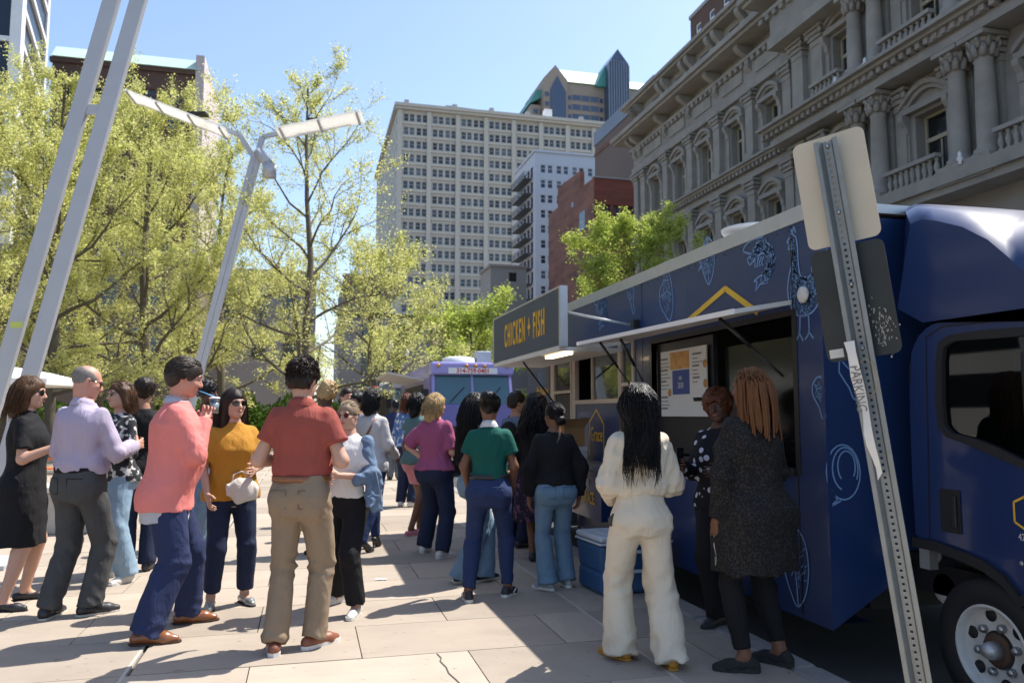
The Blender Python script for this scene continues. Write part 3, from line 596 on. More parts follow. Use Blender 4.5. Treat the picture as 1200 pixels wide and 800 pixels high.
kx0, kx1 = float(on_y(403, 330, 150)[0]), float(on_y(447, 330, 150)[0]); kz = float(on_y(425, 325, 150)[2])
plain_block('brown_stone_block', 'brown stone block half hidden by branches left of the cream tower', kx0, kx1+2, 150, 180, kz, M_greybrown, 1.3, 1.9, 2.6, 3.6, M_granite, M_dkglass, 1.5)
# storefront block under the tower, with canopy and glass
fx0, fx1 = float(on_y(396, 430, 128)[0]), float(on_y(506, 430, 128)[0]); fz = float(on_y(450, 372, 128)[2])
T = plain_block('storefront_block', 'pale stone storefront block with tall dark glazing down the street', fx0, fx1, 128, 150, fz, M_graystone, 3.2, 3.6, 4.4, 4.6, M_dkmetal, M_dkglass, 1.0, .5)
ix0, ix1 = float(on_y(-90, 30, 85)[0]), float(on_y(54, 30, 95)[0]); ic = float(on_y(22, 30, 85)[0])
T = thing('braced_tower', 'dark glass tower with white diagonal bracing at the edge of the plaza', 'building', (ix0, 85, 0)); iz = 62
rel(T, MB().prism([(ix0, 85), (ic, 85), (ix1, 95), (ix0, 95)], 'z', 0, iz).build('wall', M_darkglass2, T))
rel(T, MB().box(ic-.55, ic+.45, 84.4, 85.4, 0, iz).build('corner_column', M_white, T)); rel(T, MB().box(ix1-.3, ix1+.2, 94.8, 95.4, 0, iz).build('corner_column', M_white, T))
for k in range(14):
    z = 14+3.6*k; rel(T, MB().bar((ic+.12, 85.5, z+2.6), (ix1+.12, 94.6, z-.6), .3, .5).build('brace', M_white, T))
for k in range(7):
    z = 10+7*k; rel(T, MB().bar((ix0, 84.9, z+9 if k % 2 else z), (ic-.4, 84.9, z if k % 2 else z+9), .3, .5).build('brace', M_white, T)); rel(T, MB().box(ix0, ic-.6, 84.7, 84.99, z-.25, z+.25).build('floor_band', M_white, T))

# banded block added out of view on the left to feed glass reflections
T = thing('reflection_block', 'long pale banded office building closing the left side of the plaza', 'building', (-52, -20, 0))
MB().box(0, 12, 0, 120, 0, 26).build('wall', M_graystone, T)
for k in range(6): MB().box(12.01, 12.06, 1, 119, 2+4*k, 4.4+4*k).build('window_band', M_dkglass, T)
# ------------------------------------------------------------------ trees
M_bark = mat('grey_brown_bark', (.13, .11, .08), .95, var=.6, vscale=6, col2=(.075, .062, .046), bump=.6, bscale=40, bdist=.02, stretch=(3, 3, .6))
M_leaf = leaf_mat('young_leaf', [(.48, .52, .14), (.60, .63, .21), (.70, .70, .30), (.64, .58, .28)], .54)
M_leaf2 = leaf_mat('fresh_leaf', [(.34, .42, .08), (.46, .54, .12), (.58, .63, .18)], .52)
M_hedge = leaf_mat('hedge_leaf', [(.03, .06, .012), (.06, .11, .02), (.10, .15, .03)], .25)
def leaves(name, C, size, m, parent, seed, jitter=.5):
    r = np.random.default_rng(seed); n = len(C)
    a = r.normal(size=(n, 3)); a[:, 2] *= .55; a /= np.linalg.norm(a, axis=1)[:, None]; b = r.normal(size=(n, 3)); b -= a*(a*b).sum(1)[:, None]; b /= np.linalg.norm(b, axis=1)[:, None]
    s = size*r.uniform(1-jitter, 1+jitter, (n, 1)); cr = np.cross(a, b)*s*.12
    V = np.stack([C-a*s*.55, C+b*s*.34+cr, C+a*s*.55, C-b*s*.34+cr], 1).reshape(-1, 3)
    return npmesh(name, V, np.arange(4*n).reshape(-1, 4), m, parent, smooth=False)
def tree(name, label, base, height, spread, nleaf, lsize, seed, lm, group=None, first=.22, trunk_r=.17, dens=(1, 1), lean=(0, 0), up=.95, low_drop=0.0):
    r = np.random.default_rng(seed); T = thing(name, label, 'tree', (base[0], base[1], base[2] if len(base) > 2 else 0), 0, group)
    mb = MB(); segs = []
    def grow(p, d, L, rad, lev):
        n = 6 if lev < 2 else (4 if lev == 2 else 2); pts = [p.copy()]; rs = [rad]; q = p.copy(); dd = d.copy()
        for i in range(n):
            dd = dd+r.normal(size=3)*(.07 if lev == 0 else .17)+np.array((0, 0, .05 if lev else .06)); dd /= np.linalg.norm(dd); q = q+dd*L/n; pts.append(q.copy()); rs.append(rad*(1-(i+1)/n*(.86 if lev else .8)))
        mb.tube(pts, rs, 8 if lev == 0 else (6 if lev == 1 else (4 if lev == 2 else 3)), cap=False)
        if lev >= 2: segs.extend((pts[i], pts[i+1], 1.0 if lev == 3 else .6) for i in range(n))
        elif lev == 1: segs.extend((pts[i], pts[i+1], .25) for i in range(n//2, n))
        if lev == 3: return
        kids = (22, 9, 5)[lev]
        for k in range(kids):
            t = (first+(1-first)*(k+.5)/kids) if lev == 0 else r.uniform(.22, 1)
            i = min(int(t*n), n-1); w_ = t*n-i; pos = pts[i]*(1-w_)+pts[i+1]*w_; rr = rs[i]*(1-w_)+rs[i+1]*w_
            if lev == 0:
                az = k*2.4+r.uniform(-.4, .4); tt = (t-first)/(1-first)
                shape = math.sin(math.pi*min(1, .30+.70*tt))**.8; ll = spread*shape*r.uniform(.8, 1.15)+.3
                el = up*(.35+.75*tt)-low_drop*(1-tt); nd = np.array((math.cos(az), math.sin(az), math.tan(min(1.3, el)))); nd /= np.linalg.norm(nd); rad2 = max(.02, rr*.5)
            else:
                nd = dd*.35+np.array(pts[i+1]-pts[i])/np.linalg.norm(pts[i+1]-pts[i])*.9+r.normal(size=3)*.62; nd[2] += .18; nd /= np.linalg.norm(nd)
                ll = L*r.uniform(.35, .6)*(1.05-.35*t); rad2 = max(.006, rr*.58)
            grow(pos, nd, ll, rad2, lev+1)
    grow(np.zeros(3), np.array((lean[0], lean[1], 1.)), height*.92, trunk_r, 0)
    mb.build('trunk', M_bark, T)
    A = np.array([s[0] for s in segs]); B = np.array([s[1] for s in segs]); W = np.array([s[2] for s in segs])*np.linalg.norm(B-A, axis=1); W /= W.sum()
    # clumpy: some twigs carry more leaves than others
    W *= r.gamma(1.3, 1, len(W)); W /= W.sum()
    idx = r.choice(len(A), nleaf, p=W); t = r.uniform(0, 1, (nleaf, 1)); C = A[idx]*(1-t)+B[idx]*t+r.normal(size=(nleaf, 3))*lsize*1.35
    leaves('crown', C, lsize, lm, T, seed+1)
    return T
G = 'young-leaved trees on the plaza'
def gpt(x, depth): p = _c+ray(x, 485)*depth/1.0; return (float(p[0]), float(p[1]), 0)
tree('plaza_tree', 'airy young-leaved tree with dark leader, standing right of the forked lamp', gpt(352, 27), 14.8, 4.9, 38000, .064, 11, M_leaf, G, first=.12, trunk_r=.17, lean=(.05, 0), low_drop=.12)
tree('plaza_tree', 'full young-leaved tree standing just left of the forked lamp post', gpt(172, 29), 14.5, 4.9, 68000, .062, 23, M_leaf, G, first=.14, trunk_r=.22)
tree('plaza_tree', 'young-leaved tree rising behind the tall slanted twin post', gpt(62, 26), 14.3, 4.5, 64000, .062, 35, M_leaf, G, first=.14, trunk_r=.2)
tree('plaza_tree', 'dense young-leaved tree in front of the braced glass tower', gpt(-40, 24), 13.5, 4.2, 58000, .062, 47, M_leaf, G, first=.15, trunk_r=.2)
tree('plaza_tree', 'young-leaved tree in the second row behind the forked lamp', gpt(262, 37), 15.5, 4.9, 32000, .088, 59, M_leaf, G, first=.14, trunk_r=.22)
tree('plaza_tree', 'second-row young-leaved tree below the mint roof band', gpt(118, 40), 18.5, 5.2, 32000, .095, 61, M_leaf, G, first=.12, trunk_r=.22)
tree('plaza_tree', 'low spreading young-leaved tree over the far street, left of the purple truck', gpt(438, 36), 9.2, 4.4, 26000, .085, 73, M_leaf, G, first=.2, trunk_r=.16)
tree('plaza_tree', 'second-row young-leaved tree between the braced tower and the brick hotel', gpt(8, 31), 15.5, 4.6, 34000, .082, 67, M_leaf, G, first=.12, trunk_r=.2)
G = 'bright street trees beyond the blue truck'
tx = on_x(733, 340, 11.5); tree('street_tree', 'bright green rounded street tree rising behind the blue truck roof', (tx[0], tx[1], 0), z_at(tx, 248), 2.8, 46000, .08, 85, M_leaf2, G, first=.32, trunk_r=.13, up=.9)
tx = on_x(566, 360, 9.0); tree('street_tree', 'small bright green street tree behind the yellow lettered sign', (tx[0], tx[1], 0), z_at(tx, 362), 3.2, 22000, .12, 97, M_leaf2, G, first=.25, trunk_r=.13, up=.9)
# clipped shrubs far behind
def shrub(label, p, rx, rz_, seed, n=3000):
    T = thing('shrub', label, 'shrub', p, 0, 'shrubs behind the plaza'); r = np.random.default_rng(seed)
    d = r.normal(size=(n, 3)); d /= np.linalg.norm(d, axis=1)[:, None]; d *= r.uniform(.55, 1.05, (n, 1))*(1+.15*np.sin(d[:, :1]*7)); d[:, 2] = np.abs(d[:, 2]); C = d*np.array((rx, rx*.7, rz_)); leaves('foliage', C, .26, M_hedge, T, seed)
    mb = MB()
    for k in range(7): a = k*.9; mb.tube([(0, 0, 0), (math.cos(a)*rx*.3, math.sin(a)*rx*.2, rz_*.5), (math.cos(a)*rx*.7, math.sin(a)*rx*.5, rz_*.8)], [.04, .03, .01], 5)
    mb.build('stems', M_bark, T)
for i, (x, d, l) in enumerate(((-20, 44, 'dark clipped shrub behind the white parasol'), (95, 46, 'dark clipped shrub behind the bald man in lavender'), (190, 47, 'dark clipped shrub behind the man in salmon'), (270, 45, 'dark clipped shrub behind the woman in mustard'), (330, 48, 'dark clipped shrub behind the man in red'), (398, 50, 'dark clipped shrub near the far trucks'))):
    shrub(l, gpt(x, d), 3.0, 2.4, 200+i)

# ------------------------------------------------------------------ plaza lamps with twin slanted posts
M_lamp = mat('silver_grey_paint', (.46, .47, .49), .45, metal=.2, var=.1, vscale=3)
M_lens = leaf_mat('white_diffuser', [(.85, .84, .80), (.86, .85, .82)], .6)
def plaza_lamp(label, base, s=1.0, pitch=.283):
    """local x runs along the camera's right at this spot: the posts slant along it"""
    T = thing('plaza_lamp', label, 'lamp post', base, -YAW, 'slanted twin-post plaza lamps'); T.scale = (s, s, s); H = 9.25; tn = math.tan(math.radians(13.2))
    for y, x in ((0, 0), (.0, pitch)):
        mb = MB(); mb.bar((x, y, -.02), (x+tn*H, y, H), .165, .07, up=(0, 1, 0)); mb.build('post', M_lamp, T, bevel=.012)
    for z in (.6, 4.6, 8.6): MB().box(tn*z-.02, tn*z+pitch, -.02, .02, z-.05, z+.05).build('spacer', M_lamp, T)
    MB().box(-.35, .75, -.3, .3, -.01, .04).build('base_plate', M_lamp, T)
    hx = tn*H+.1
    mb = MB(); mb.bar((hx-.1, 0, H-.1), (hx-.55, 0, H+.6), .16, .10, up=(0, 1, 0)); mb.bar((hx-.55, 0, H+.6), (hx-3.5, 0, H+1.75), .12, .10, up=(0, 1, 0)); mb.build('arm', M_lamp, T)
    mb = MB(); mb.bar((hx-.05, .02, H-.4), (hx+.12, .02, H+.55), .16, .10, up=(0, 1, 0)); mb.bar((hx+.12, .02, H+.55), (hx+2.9, .02, H+1.15), .12, .10, up=(0, 1, 0)); mb.build('arm', M_lamp, T)
    mb = MB(); mb.bar((hx-.8, -.34, H+.52), (hx-3.8, -.34, H+1.70), .05, .62, up=(0, 1, -.22)); l = mb.build('light_panel', M_lens, T)
    for t in (.05, .36, .68, .97):
        q = np.array((hx-.8, -.34, H+.52))*(1-t)+np.array((hx-3.8, -.34, H+1.70))*t; MB().bar(q+np.array((0, -.30, .03)), q+np.array((0, .33, -.10)), .06, .07).build('cross_rib', M_lamp, l)
    mb = MB(); mb.bar((hx+.7, -.34, H+.52), (hx+3.2, -.34, H+1.05), .05, .62, up=(0, 1, -.22)); l = mb.build('light_panel', M_lens, T)
    for t in (.05, .5, .95):
        q = np.array((hx+.7, -.34, H+.52))*(1-t)+np.array((hx+3.2, -.34, H+1.05))*t; MB().bar(q+np.array((0, -.30, .03)), q+np.array((0, .33, -.10)), .06, .07).build('cross_rib', M_lamp, l)
    MB().tube([(hx+.05, -.1, H+.05), (hx+.45, -.25, H-.42)], .15, 12).build('elbow', M_lamp, T); MB().tube([(hx+.45, -.25, H-.38), (hx+.45, -.25, H-.78)], [.2, .2], 14).build('camera_dome', M_lamp, T)
    for x, z in ((hx-1.9, H+1.28), (hx+1.75, H+1.08)): MB().box(x-.28, x+.28, .0, .3, z-.02, z+.06).build('sensor_box', M_dkmetal, T)
    return T
p = _c+ray(305, 181)*24.; zt = float(p[2]); b = np.array(p)-_r*(math.tan(math.radians(13.2))*zt+.18*zt/9.25); plaza_lamp('grey forked lamp with two white arms on slanted twin post', (float(b[0]), float(b[1]), 0), zt/9.25, .175)
p = _c+ray(8, 420)*8.; q = p-_r*math.tan(math.radians(13.2))*p[2]
L2 = plaza_lamp('near tall slanted twin grey post beside the woman in black dress', (float(q[0]), float(q[1]), 0), 1.0)
MB().box(.58, .70, -.141, -.139, 2.32, 2.38).build('sticker', mat('yellow_sticker', (.55, .6, .12), .6), L2)

# ------------------------------------------------------------------ plaza furniture on the left
q = on_ground(128, 624); seat = thing('seat_wall', 'low pale concrete seat wall behind the bald man in lavender', 'bench', (float(q[0])-3.2, float(q[1]), 0))
MB().box(-3.2, 3.2, 0, .55, 0, .50).build('wall', M_concrete, seat, bevel=.02); MB().box(-3.25, 3.25, -.05, .6, .505, .58).build('seat_slab', mat('pale_seat_stone', (.62, .59, .53), .8, var=.2, vscale=3), seat, bevel=.015)
M_canvas = mat('white_canvas', (.80, .79, .76), .8, var=.1, vscale=2); M_orange = mat('orange_plastic', (.62, .13, .02), .45)
c = _c+ray(12, 445)*19; U = thing('parasol', 'white canvas parasol open beyond the seat wall', 'parasol', (float(c[0]), float(c[1]), 0)); zr = float(c[2])
prof = []; n = 8; mb = MB()
R = 1.55
ring = lambda rr, z: [(rr*math.cos(2*math.pi*k/n), rr*math.sin(2*math.pi*k/n), z) for k in range(n)]
v = ring(R, zr)+ring(R*.55, zr+.17)+ring(.12, zr+.30)+ring(R-.01, zr-.14)
mb.add(v, [(k, (k+1) % n, n+(k+1) % n, n+k) for k in range(n)]+[(n+k, n+(k+1) % n, 2*n+(k+1) % n, 2*n+k) for k in range(n)]+[tuple(range(2*n, 3*n))]+[(3*n+k, 3*n+(k+1) % n, (k+1) % n, k) for k in range(n)]); mb.build('canopy', M_canvas, U)
MB().tube([(0, 0, 0), (0, 0, zr+.28)], .025, 8).build('pole', M_white, U); MB().lathe([(.3, 0), (.3, .05), (.06, .1)], (0, 0, 0), 16).build('base', M_dkmetal, U)
for k in range(8): a = 2*math.pi*k/8; MB().bar((.03*math.cos(a), .03*math.sin(a), zr-.1), (R*.6*math.cos(a), R*.6*math.sin(a), zr+.1), .02, .015).build('rib', M_white, U)
def cafe_chair(label, p, rz_):
    T = thing('cafe_chair', label, 'chair', p, rz_, 'orange cafe chairs'); s = MB(); s.box(-.22, .22, -.21, .21, .44, .465); s.build('seat', M_orange, T, bevel=.01)
    b = MB(); n = 8
    for i in range(n):
        a0, a1 = -.6+1.2*i/n, -.6+1.2*(i+1)/n; P = lambda a, z, o: ((.27+o)*math.sin(a), -.02-(.27+o)*math.cos(a)+.03, z)
        b.add([P(a0, .62, 0), P(a1, .62, 0), P(a1, .86, .02), P(a0, .86, .02), P(a0, .62, .015), P(a1, .62, .015), P(a1, .86, .035), P(a0, .86, .035)], [(0, 1, 2, 3), (7, 6, 5, 4), (3, 2, 6, 7), (0, 4, 5, 1)])
    b.build('backrest', M_orange, T)
    for sx in (-1, 1):
        for sy in (-1, 1): MB().tube([(sx*.19, sy*.18, .44), (sx*.23, sy*.22, 0)], .011, 6).build('leg', M_orange, T)
        MB().tube([(sx*.19, -.19, .44), (sx*.17, -.25, .7)], .01, 6).build('back_post', M_orange, T)
tb = gpt(44, 15.5); cafe_chair('orange metal cafe chair turned towards the parasol', (tb[0]-.55, tb[1]+.2, 0), 2.2); cafe_chair('orange metal cafe chair with its back to the seat wall', (tb[0]+.35, tb[1]-.5, 0), .3); cafe_chair('orange metal cafe chair half hidden behind the bald man', (tb[0]+.8, tb[1]+.4, 0), -1.2)
T = thing('cafe_table', 'small round dark cafe table among orange chairs', 'table', tb); MB().lathe([(.33, .72), (.35, .73), (.35, .75), (.33, .755)], (0, 0, 0), 24).build('top', M_dkmetal, T); MB().tube([(0, 0, .02), (0, 0, .73)], .03, 8).build('column', M_dkmetal, T); MB().lathe([(.25, 0), (.24, .02), (.04, .04)], (0, 0, 0), 20).build('base', M_dkmetal, T)
# far street lamps, signal, flag
for i, (x, d, zt_, lab) in enumerate(((457, 62, 6.3, 'black street lamp post standing near the storefront glass'), (476, 90, 8.0, 'far black street lamp post under the flag'), (441, 75, 7.0, 'black street lamp post seen through low branches'))):
    T = thing('street_lamp', lab, 'street lamp', gpt(x, d), 0, 'black street lamps down the street'); MB().tube([(0, 0, 0), (0, 0, .5), (0, 0, zt_)], [.16, .09, .06], 8).build('post', M_dkmetal, T); MB().lathe([(.08, 0), (.22, .1), (.26, .5), (.1, .75), (.03, .9)], (0, 0, zt_), 10).build('lantern', M_white, T)
T = thing('pedestrian_signal', 'small signal box with red hand across the plaza', 'traffic signal', gpt(357, 33)); zz_ = float((_c+ray(357, 459)*33)[2]); MB().tube([(0, 0, 0), (0, 0, zz_+.3)], .06, 8).build('post', M_dkmetal, T); MB().box(-.22, .22, -.3, -.06, zz_-.2, zz_+.25).build('housing', M_dkmetal, T); MB().box(-.13, .13, -.304, -.301, zz_-.1, zz_+.13).build('signal_face', mat('red_signal', (1, .08, .04), .4, emit=2.0), T)
fp = _c+ray(500, 392)*85; T = thing('flag', 'striped flag with starred canton hanging from the storefront block', 'flag', (float(fp[0]), float(fp[1]), float(fp[2]))); M_fr = mat('flag_red', (.5, .03, .04), .8); M_fb = mat('flag_blue', (.03, .05, .2), .8)
MB().bar((-.2, 0, .9), (1.4, -.8, 1.5), .07, .07).build('staff', M_dkmetal, T)
for k in range(7):
    v = []; f = []
    for i in range(9):
        t = i/8; x = .3+t*.9; yy = -.4+.12*math.sin(t*7); top = 1.05-t*1.0+.0; zc = top-k*.26*(1-.2*t); v += [(x, yy, zc), (x, yy, zc-.26*(1-.2*t))]
    f = [(2*i, 2*i+1, 2*i+3, 2*i+2) for i in range(8)]; mb = MB().add(v, f); o = mb.build('stripe', M_fr if k % 2 == 0 else M_canvas, T); m_ = o.modifiers.new('thick', 'SOLIDIFY'); m_.thickness = .01
o = MB().box(.28, .75, -.46, -.44, .1, 1.02).build('canton', M_fb, T)
# ------------------------------------------------------------------ blue food truck
M_navy = mat('navy_truck_paint', (.008, .029, .105), .4, coat=.25, var=.25, vscale=1.2, col2=(.007, .024, .088), bump=.04, bscale=2.5, bdist=.03)
M_navy2 = mat('navy_cab_paint', (.008, .027, .105), .34, coat=.35, bump=.02, bscale=2, bdist=.03)
M_alu = mat('brushed_aluminium', (.52, .53, .53), .45, metal=.6, var=.2, vscale=6)
M_beige = mat('beige_window_frame', (.42, .36, .30), .6, var=.2, vscale=5)
M_hatch = mat('ivory_hatch_lining', (.62, .60, .55), .6, var=.2, vscale=4)
M_blk = mat('black_rubber', (.012, .012, .013), .7); M_blkp = mat('black_paint', (.014, .015, .017), .4)
M_steel = mat('stainless_steel', (.45, .46, .47), .32, metal=.9, var=.2, vscale=3)
M_yel = mat('yellow_lettering', (.72, .42, .03), .5); M_ink = mat('pale_blue_ink', (.17, .30, .52), .5, var=.5, vscale=8, col2=(.09, .18, .36)); M_pale = mat('pale_lettering', (.55, .56, .55), .6)
M_paper = mat('white_board', (.58, .58, .55), .6, var=.08, vscale=6)
M_cabglass = glass_mat('tinted_cab_glass', (.16, .23, .19), .02, .25); M_winglass = glass_mat('kitchen_glass', (.62, .68, .64), .03, .9)
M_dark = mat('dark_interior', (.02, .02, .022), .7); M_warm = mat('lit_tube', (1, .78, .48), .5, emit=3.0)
M_rim = mat('worn_white_wheel', (.60, .60, .58), .5, var=.4, vscale=12, col2=(.42, .40, .37))
M_rust = mat('rusty_hub', (.10, .055, .035), .85, var=.5, vscale=20)
TX, TY0, TY1, TZ0, TZ1 = 3.1, 4.3, 11.2, .17, 2.83; TXR = 5.55; RD = -.15
TR = thing('food_truck', 'long navy food truck with pale food drawings and open serving hatch beside the kerb', 'food truck', (4.3, 7.6, RD))
TO = Vector((4.3, 7.6, RD))
def tk(mb, name, m=None, parent=None, bevel=0):
    o = mb.build(name, m, parent or TR, bevel=bevel); o.location = -TO if parent is None else Vector((0, 0, 0)); return o
SO = (4.62, 6.85, 1.12, 2.12)     # serving opening (Y0,Y1,Z0,Z1)
W1, W2, W3 = (9.18, 9.86, 1.28, 2.19), (7.64, 9.02, 1.62, 2.19), (7.28, 7.58, 1.33, 2.19)
mb = MB(); wall_holes(mb, '-x', TX, TY0, TY1, .62, TZ1-.10, [SO, W1, W2, W3], .05)
mb.add([(TX, TY0, .62), (TXR, TY0, .62), (TXR, TY0, TZ1-.1), (TX, TY0, TZ1-.1)], [(0, 1, 2, 3)]); mb.add([(TX, TY1, TZ0), (TXR, TY1, TZ0), (TXR, TY1, TZ1-.1), (TX, TY1, TZ1-.1)], [(3, 2, 1, 0)])
mb.add([(TXR, TY0, TZ0), (TXR, TY1, TZ0), (TXR, TY1, TZ1-.1), (TXR, TY0, TZ1-.1)], [(0, 1, 2, 3)]); mb.add([(TX, TY0, TZ1-.1), (TXR, TY0, TZ1-.1), (TXR, TY1, TZ1-.1), (TX, TY1, TZ1-.1)], [(0, 1, 2, 3)])
tk(mb, 'body', M_navy)
mb = MB(); mb.add([(TX+.004, TY0+.004, TZ0), (TX+.004, TY1, TZ0), (TX+.004, TY1, .62), (TX+.004, TY0+.004, .62)], [(0, 1, 2, 3)])
mb.add([(TX+.004, TY0+.004, .62), (TX+.52, TY0+.004, .62), (TX+.52, TY0+.004, .47), (TX+.004, TY0+.004, TZ0)], [(3, 2, 1, 0)]); mb.add([(TX+.02, TY0+.1, TZ0+.01), (TX+.35, TY0+.1, TZ0+.01), (TX+.35, TY1, TZ0+.01), (TX+.02, TY1, TZ0+.01)], [(0, 1, 2, 3)])
tk(mb, 'skirt', M_navy)
tk(MB().box(TX-.012, TX+.08, TY0-.01, TY1+.01, TZ1-.105, TZ1).box(TX+.08, TXR, TY0-.01, TY1+.01, TZ1-.07, TZ1-.01), 'roof_edge', M_alu)
tk(MB().box(TX-.006, TX+.02, TY0-.006, TY0+.02, .60, TZ1-.11), 'corner_trim', M_navy2); tk(MB().box(TX-.004, TX, TY0+.30, TY0+.31, .2, TZ1-.11), 'panel_seam', M_blkp)
# kitchen behind the openings
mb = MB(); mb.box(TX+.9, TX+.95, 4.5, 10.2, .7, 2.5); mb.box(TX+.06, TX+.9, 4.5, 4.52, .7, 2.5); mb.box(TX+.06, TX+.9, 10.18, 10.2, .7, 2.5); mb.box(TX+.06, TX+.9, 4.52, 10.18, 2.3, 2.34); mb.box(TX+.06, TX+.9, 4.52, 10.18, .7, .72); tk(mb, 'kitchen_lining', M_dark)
tk(MB().box(TX+.12, TX+.14, SO[0]+.02, 5.72, SO[2]+.02, SO[3]-.12), 'steel_door', mat('dark_mirror_steel', (.045, .048, .048), .14, metal=.85, var=.4, vscale=2, col2=(.05, .05, .05), bump=.06, bscale=3, bdist=.02))
tk(MB().box(TX-.005, TX+.05, SO[0]-.05, SO[0], SO[2]-.04, SO[3]+.04).box(TX-.005, TX+.05, SO[1], SO[1]+.05, SO[2]-.04, SO[3]+.04).box(TX-.005, TX+.05, SO[0], SO[1], SO[3], SO[3]+.04).box(TX-.02, TX+.05, SO[0], SO[1], SO[2]-.05, SO[2]), 'opening_frame', M_blkp)
tk(MB().box(TX+.05, TX+.09, 5.78, SO[1]-.01, SO[2]+.01, SO[3]-.01), 'black_panel', M_blkp)
# menu board
mn = tk(MB().box(TX+.02, TX+.03, 5.84, 6.70, 1.45, 2.03), 'menu_board', M_paper)
def on_side(name, m, y0, y1, z0, z1, x, parent): o = MB().box(x-.002, x, y0, y1, z0, z1).build(name, m, parent); return o
M_food = mat('food_photo', (.40, .15, .02), .5, var=1, vscale=14, col2=(.55, .33, .10)); M_ink2 = mat('grey_print', (.14, .14, .14), .7); M_blu = mat('menu_blue', (.02, .05, .22), .5)
mx = TX+.019
on_side('food_picture', M_food, 6.14, 6.50, 1.86, 2.01, mx, mn); on_side('blue_square', M_blu, 6.14, 6.46, 1.64, 1.85, mx, mn)
text('est\n2020', .07, M_pale, mn, (mx-.004, 6.30, 1.75), (math.pi/2, 0, -math.pi/2), 'emblem', .8, .0005)
for y0, y1, zt_, n in ((6.5, 6.70, 1.96, 9), (5.90, 6.08, 1.97, 8), (6.5, 6.69, 1.62, 4), (5.85, 6.08, 1.60, 1)):
    for k in range(n): z = zt_-k*.033; on_side('print_line', M_ink2, y1-(y1-y0)*random.uniform(.45, 1), y1, z-.007, z+(.008 if k % 3 == 0 else .0), mx, mn)
for y, z in ((5.86, 1.88), (6.52, 1.66), (5.86, 1.72)): MB().lathe([(.035, 0), (.035, .001)], (mx-.002, y, z), 12, axis='x').build('food_picture', M_food, mn)
on_side('black_strip', M_blk, 5.83, 6.07, 1.575, 1.605, mx, mn)
# sliding windows
def truck_win(name, w_, m_fr, mid=True, split=None):
    y0, y1, z0, z1 = w_; t = .035; mb = MB(); x0, x1 = TX-.018, TX+.03
    mb.box(x0, x1, y0-t, y0+.012, z0-t, z1+t); mb.box(x0, x1, y1-.012, y1+t, z0-t, z1+t); mb.box(x0, x1, y0+.012, y1-.012, z0-t, z0+.012); mb.box(x0, x1, y0+.012, y1-.012, z1-.012, z1+t)
    if mid: mb.box(x0+.004, x1, y0+.012, y1-.012, z0+(z1-z0)*.49, z0+(z1-z0)*.53)
    if split: mb.box(x0+.004, x1, split-.012, split+.012, z0+.012, z1-.012)
    o = tk(mb, name, m_fr)
    return o
for w_, gl_ in ((W1, (W1[0], W1[1])), (W2, (W2[0], 8.45)), (W3, (W3[0], W3[1]))):
    o = truck_win('window', w_, M_beige, mid=w_ is not W2, split=8.45 if w_ is W2 else None)
    zlo = w_[2] if w_ is W2 else w_[2]+(w_[3]-w_[2])*.5
    MB().box(TX+.008, TX+.012, gl_[0]+.01, gl_[1]-.01, zlo+.01, w_[3]-.01).build('pane', M_winglass, o)
    if w_ is not W2: MB().box(TX+.008, TX+.012, gl_[0]+.01, gl_[1]-.01, w_[2]+.01, zlo-.02).build('screen', M_dark, o)
tk(MB().box(TX-.01, TX, 9.87, 10.02, 1.0, 2.25).box(TX-.01, TX, 9.03, 9.17, 1.0, 2.25).box(TX-.008, TX, 7.26, 10.02, 2.20, 2.27), 'window_surround', M_beige)
tk(MB().box(TX+.55, TX+.6, 7.7, 8.4, 1.62, 2.15), 'kitchen_shelf', M_steel)
for k, c_ in enumerate(((.10, .3, .08), (.5, .45, .1), (.6, .6, .58), (.1, .35, .12))):
    tk(MB().lathe([(.035, 0), (.04, .1), (.025, .14), (.012, .17), (.012, .2)], (TX+.2, 7.8+.14*k, 1.63), 10), 'bottle', mat('bottle%d' % k, c_, .3))
# serving hatch with gas struts
hx_, hz0, hz1 = 2.62, 2.19, 2.125
HT = tk(MB().add([(TX-.02, SO[0]-.03, hz0), (TX-.02, SO[1]+.50, hz0), (hx_, SO[1]+.72, hz1+.035), (hx_, SO[0]-.1, hz1-.02), (TX-.02, SO[0]-.03, hz0+.03), (TX-.02, SO[1]+.50, hz0+.03), (hx_, SO[1]+.72, hz1+.06), (hx_, SO[0]-.1, hz1+.01)],
        [(0, 1, 2, 3), (7, 6, 5, 4), (0, 3, 7, 4), (3, 2, 6, 7), (2, 1, 5, 6), (1, 0, 4, 5)]), 'serving_hatch', M_hatch)
MB().bar((hx_-.004, SO[0]-.1, hz1-.005), (hx_-.004, SO[1]+.72, hz1+.048), .012, .035, up=(0, 0, 1)).build('edge_trim', M_white, HT)
for a, b in (((2.75, 4.95, 2.13), (TX-.01, 4.72, 1.72)), ((2.75, 6.75, 2.15), (TX-.01, 6.92, 1.68)), ((2.72, 7.2, 2.16), (TX-.01, 7.22, 1.68))):
    c_ = tuple((np.array(a)+np.array(b))/2); tk(MB().tube([a, c_], .014, 8).tube([c_, b], .008, 8), 'gas_strut', M_blkp)
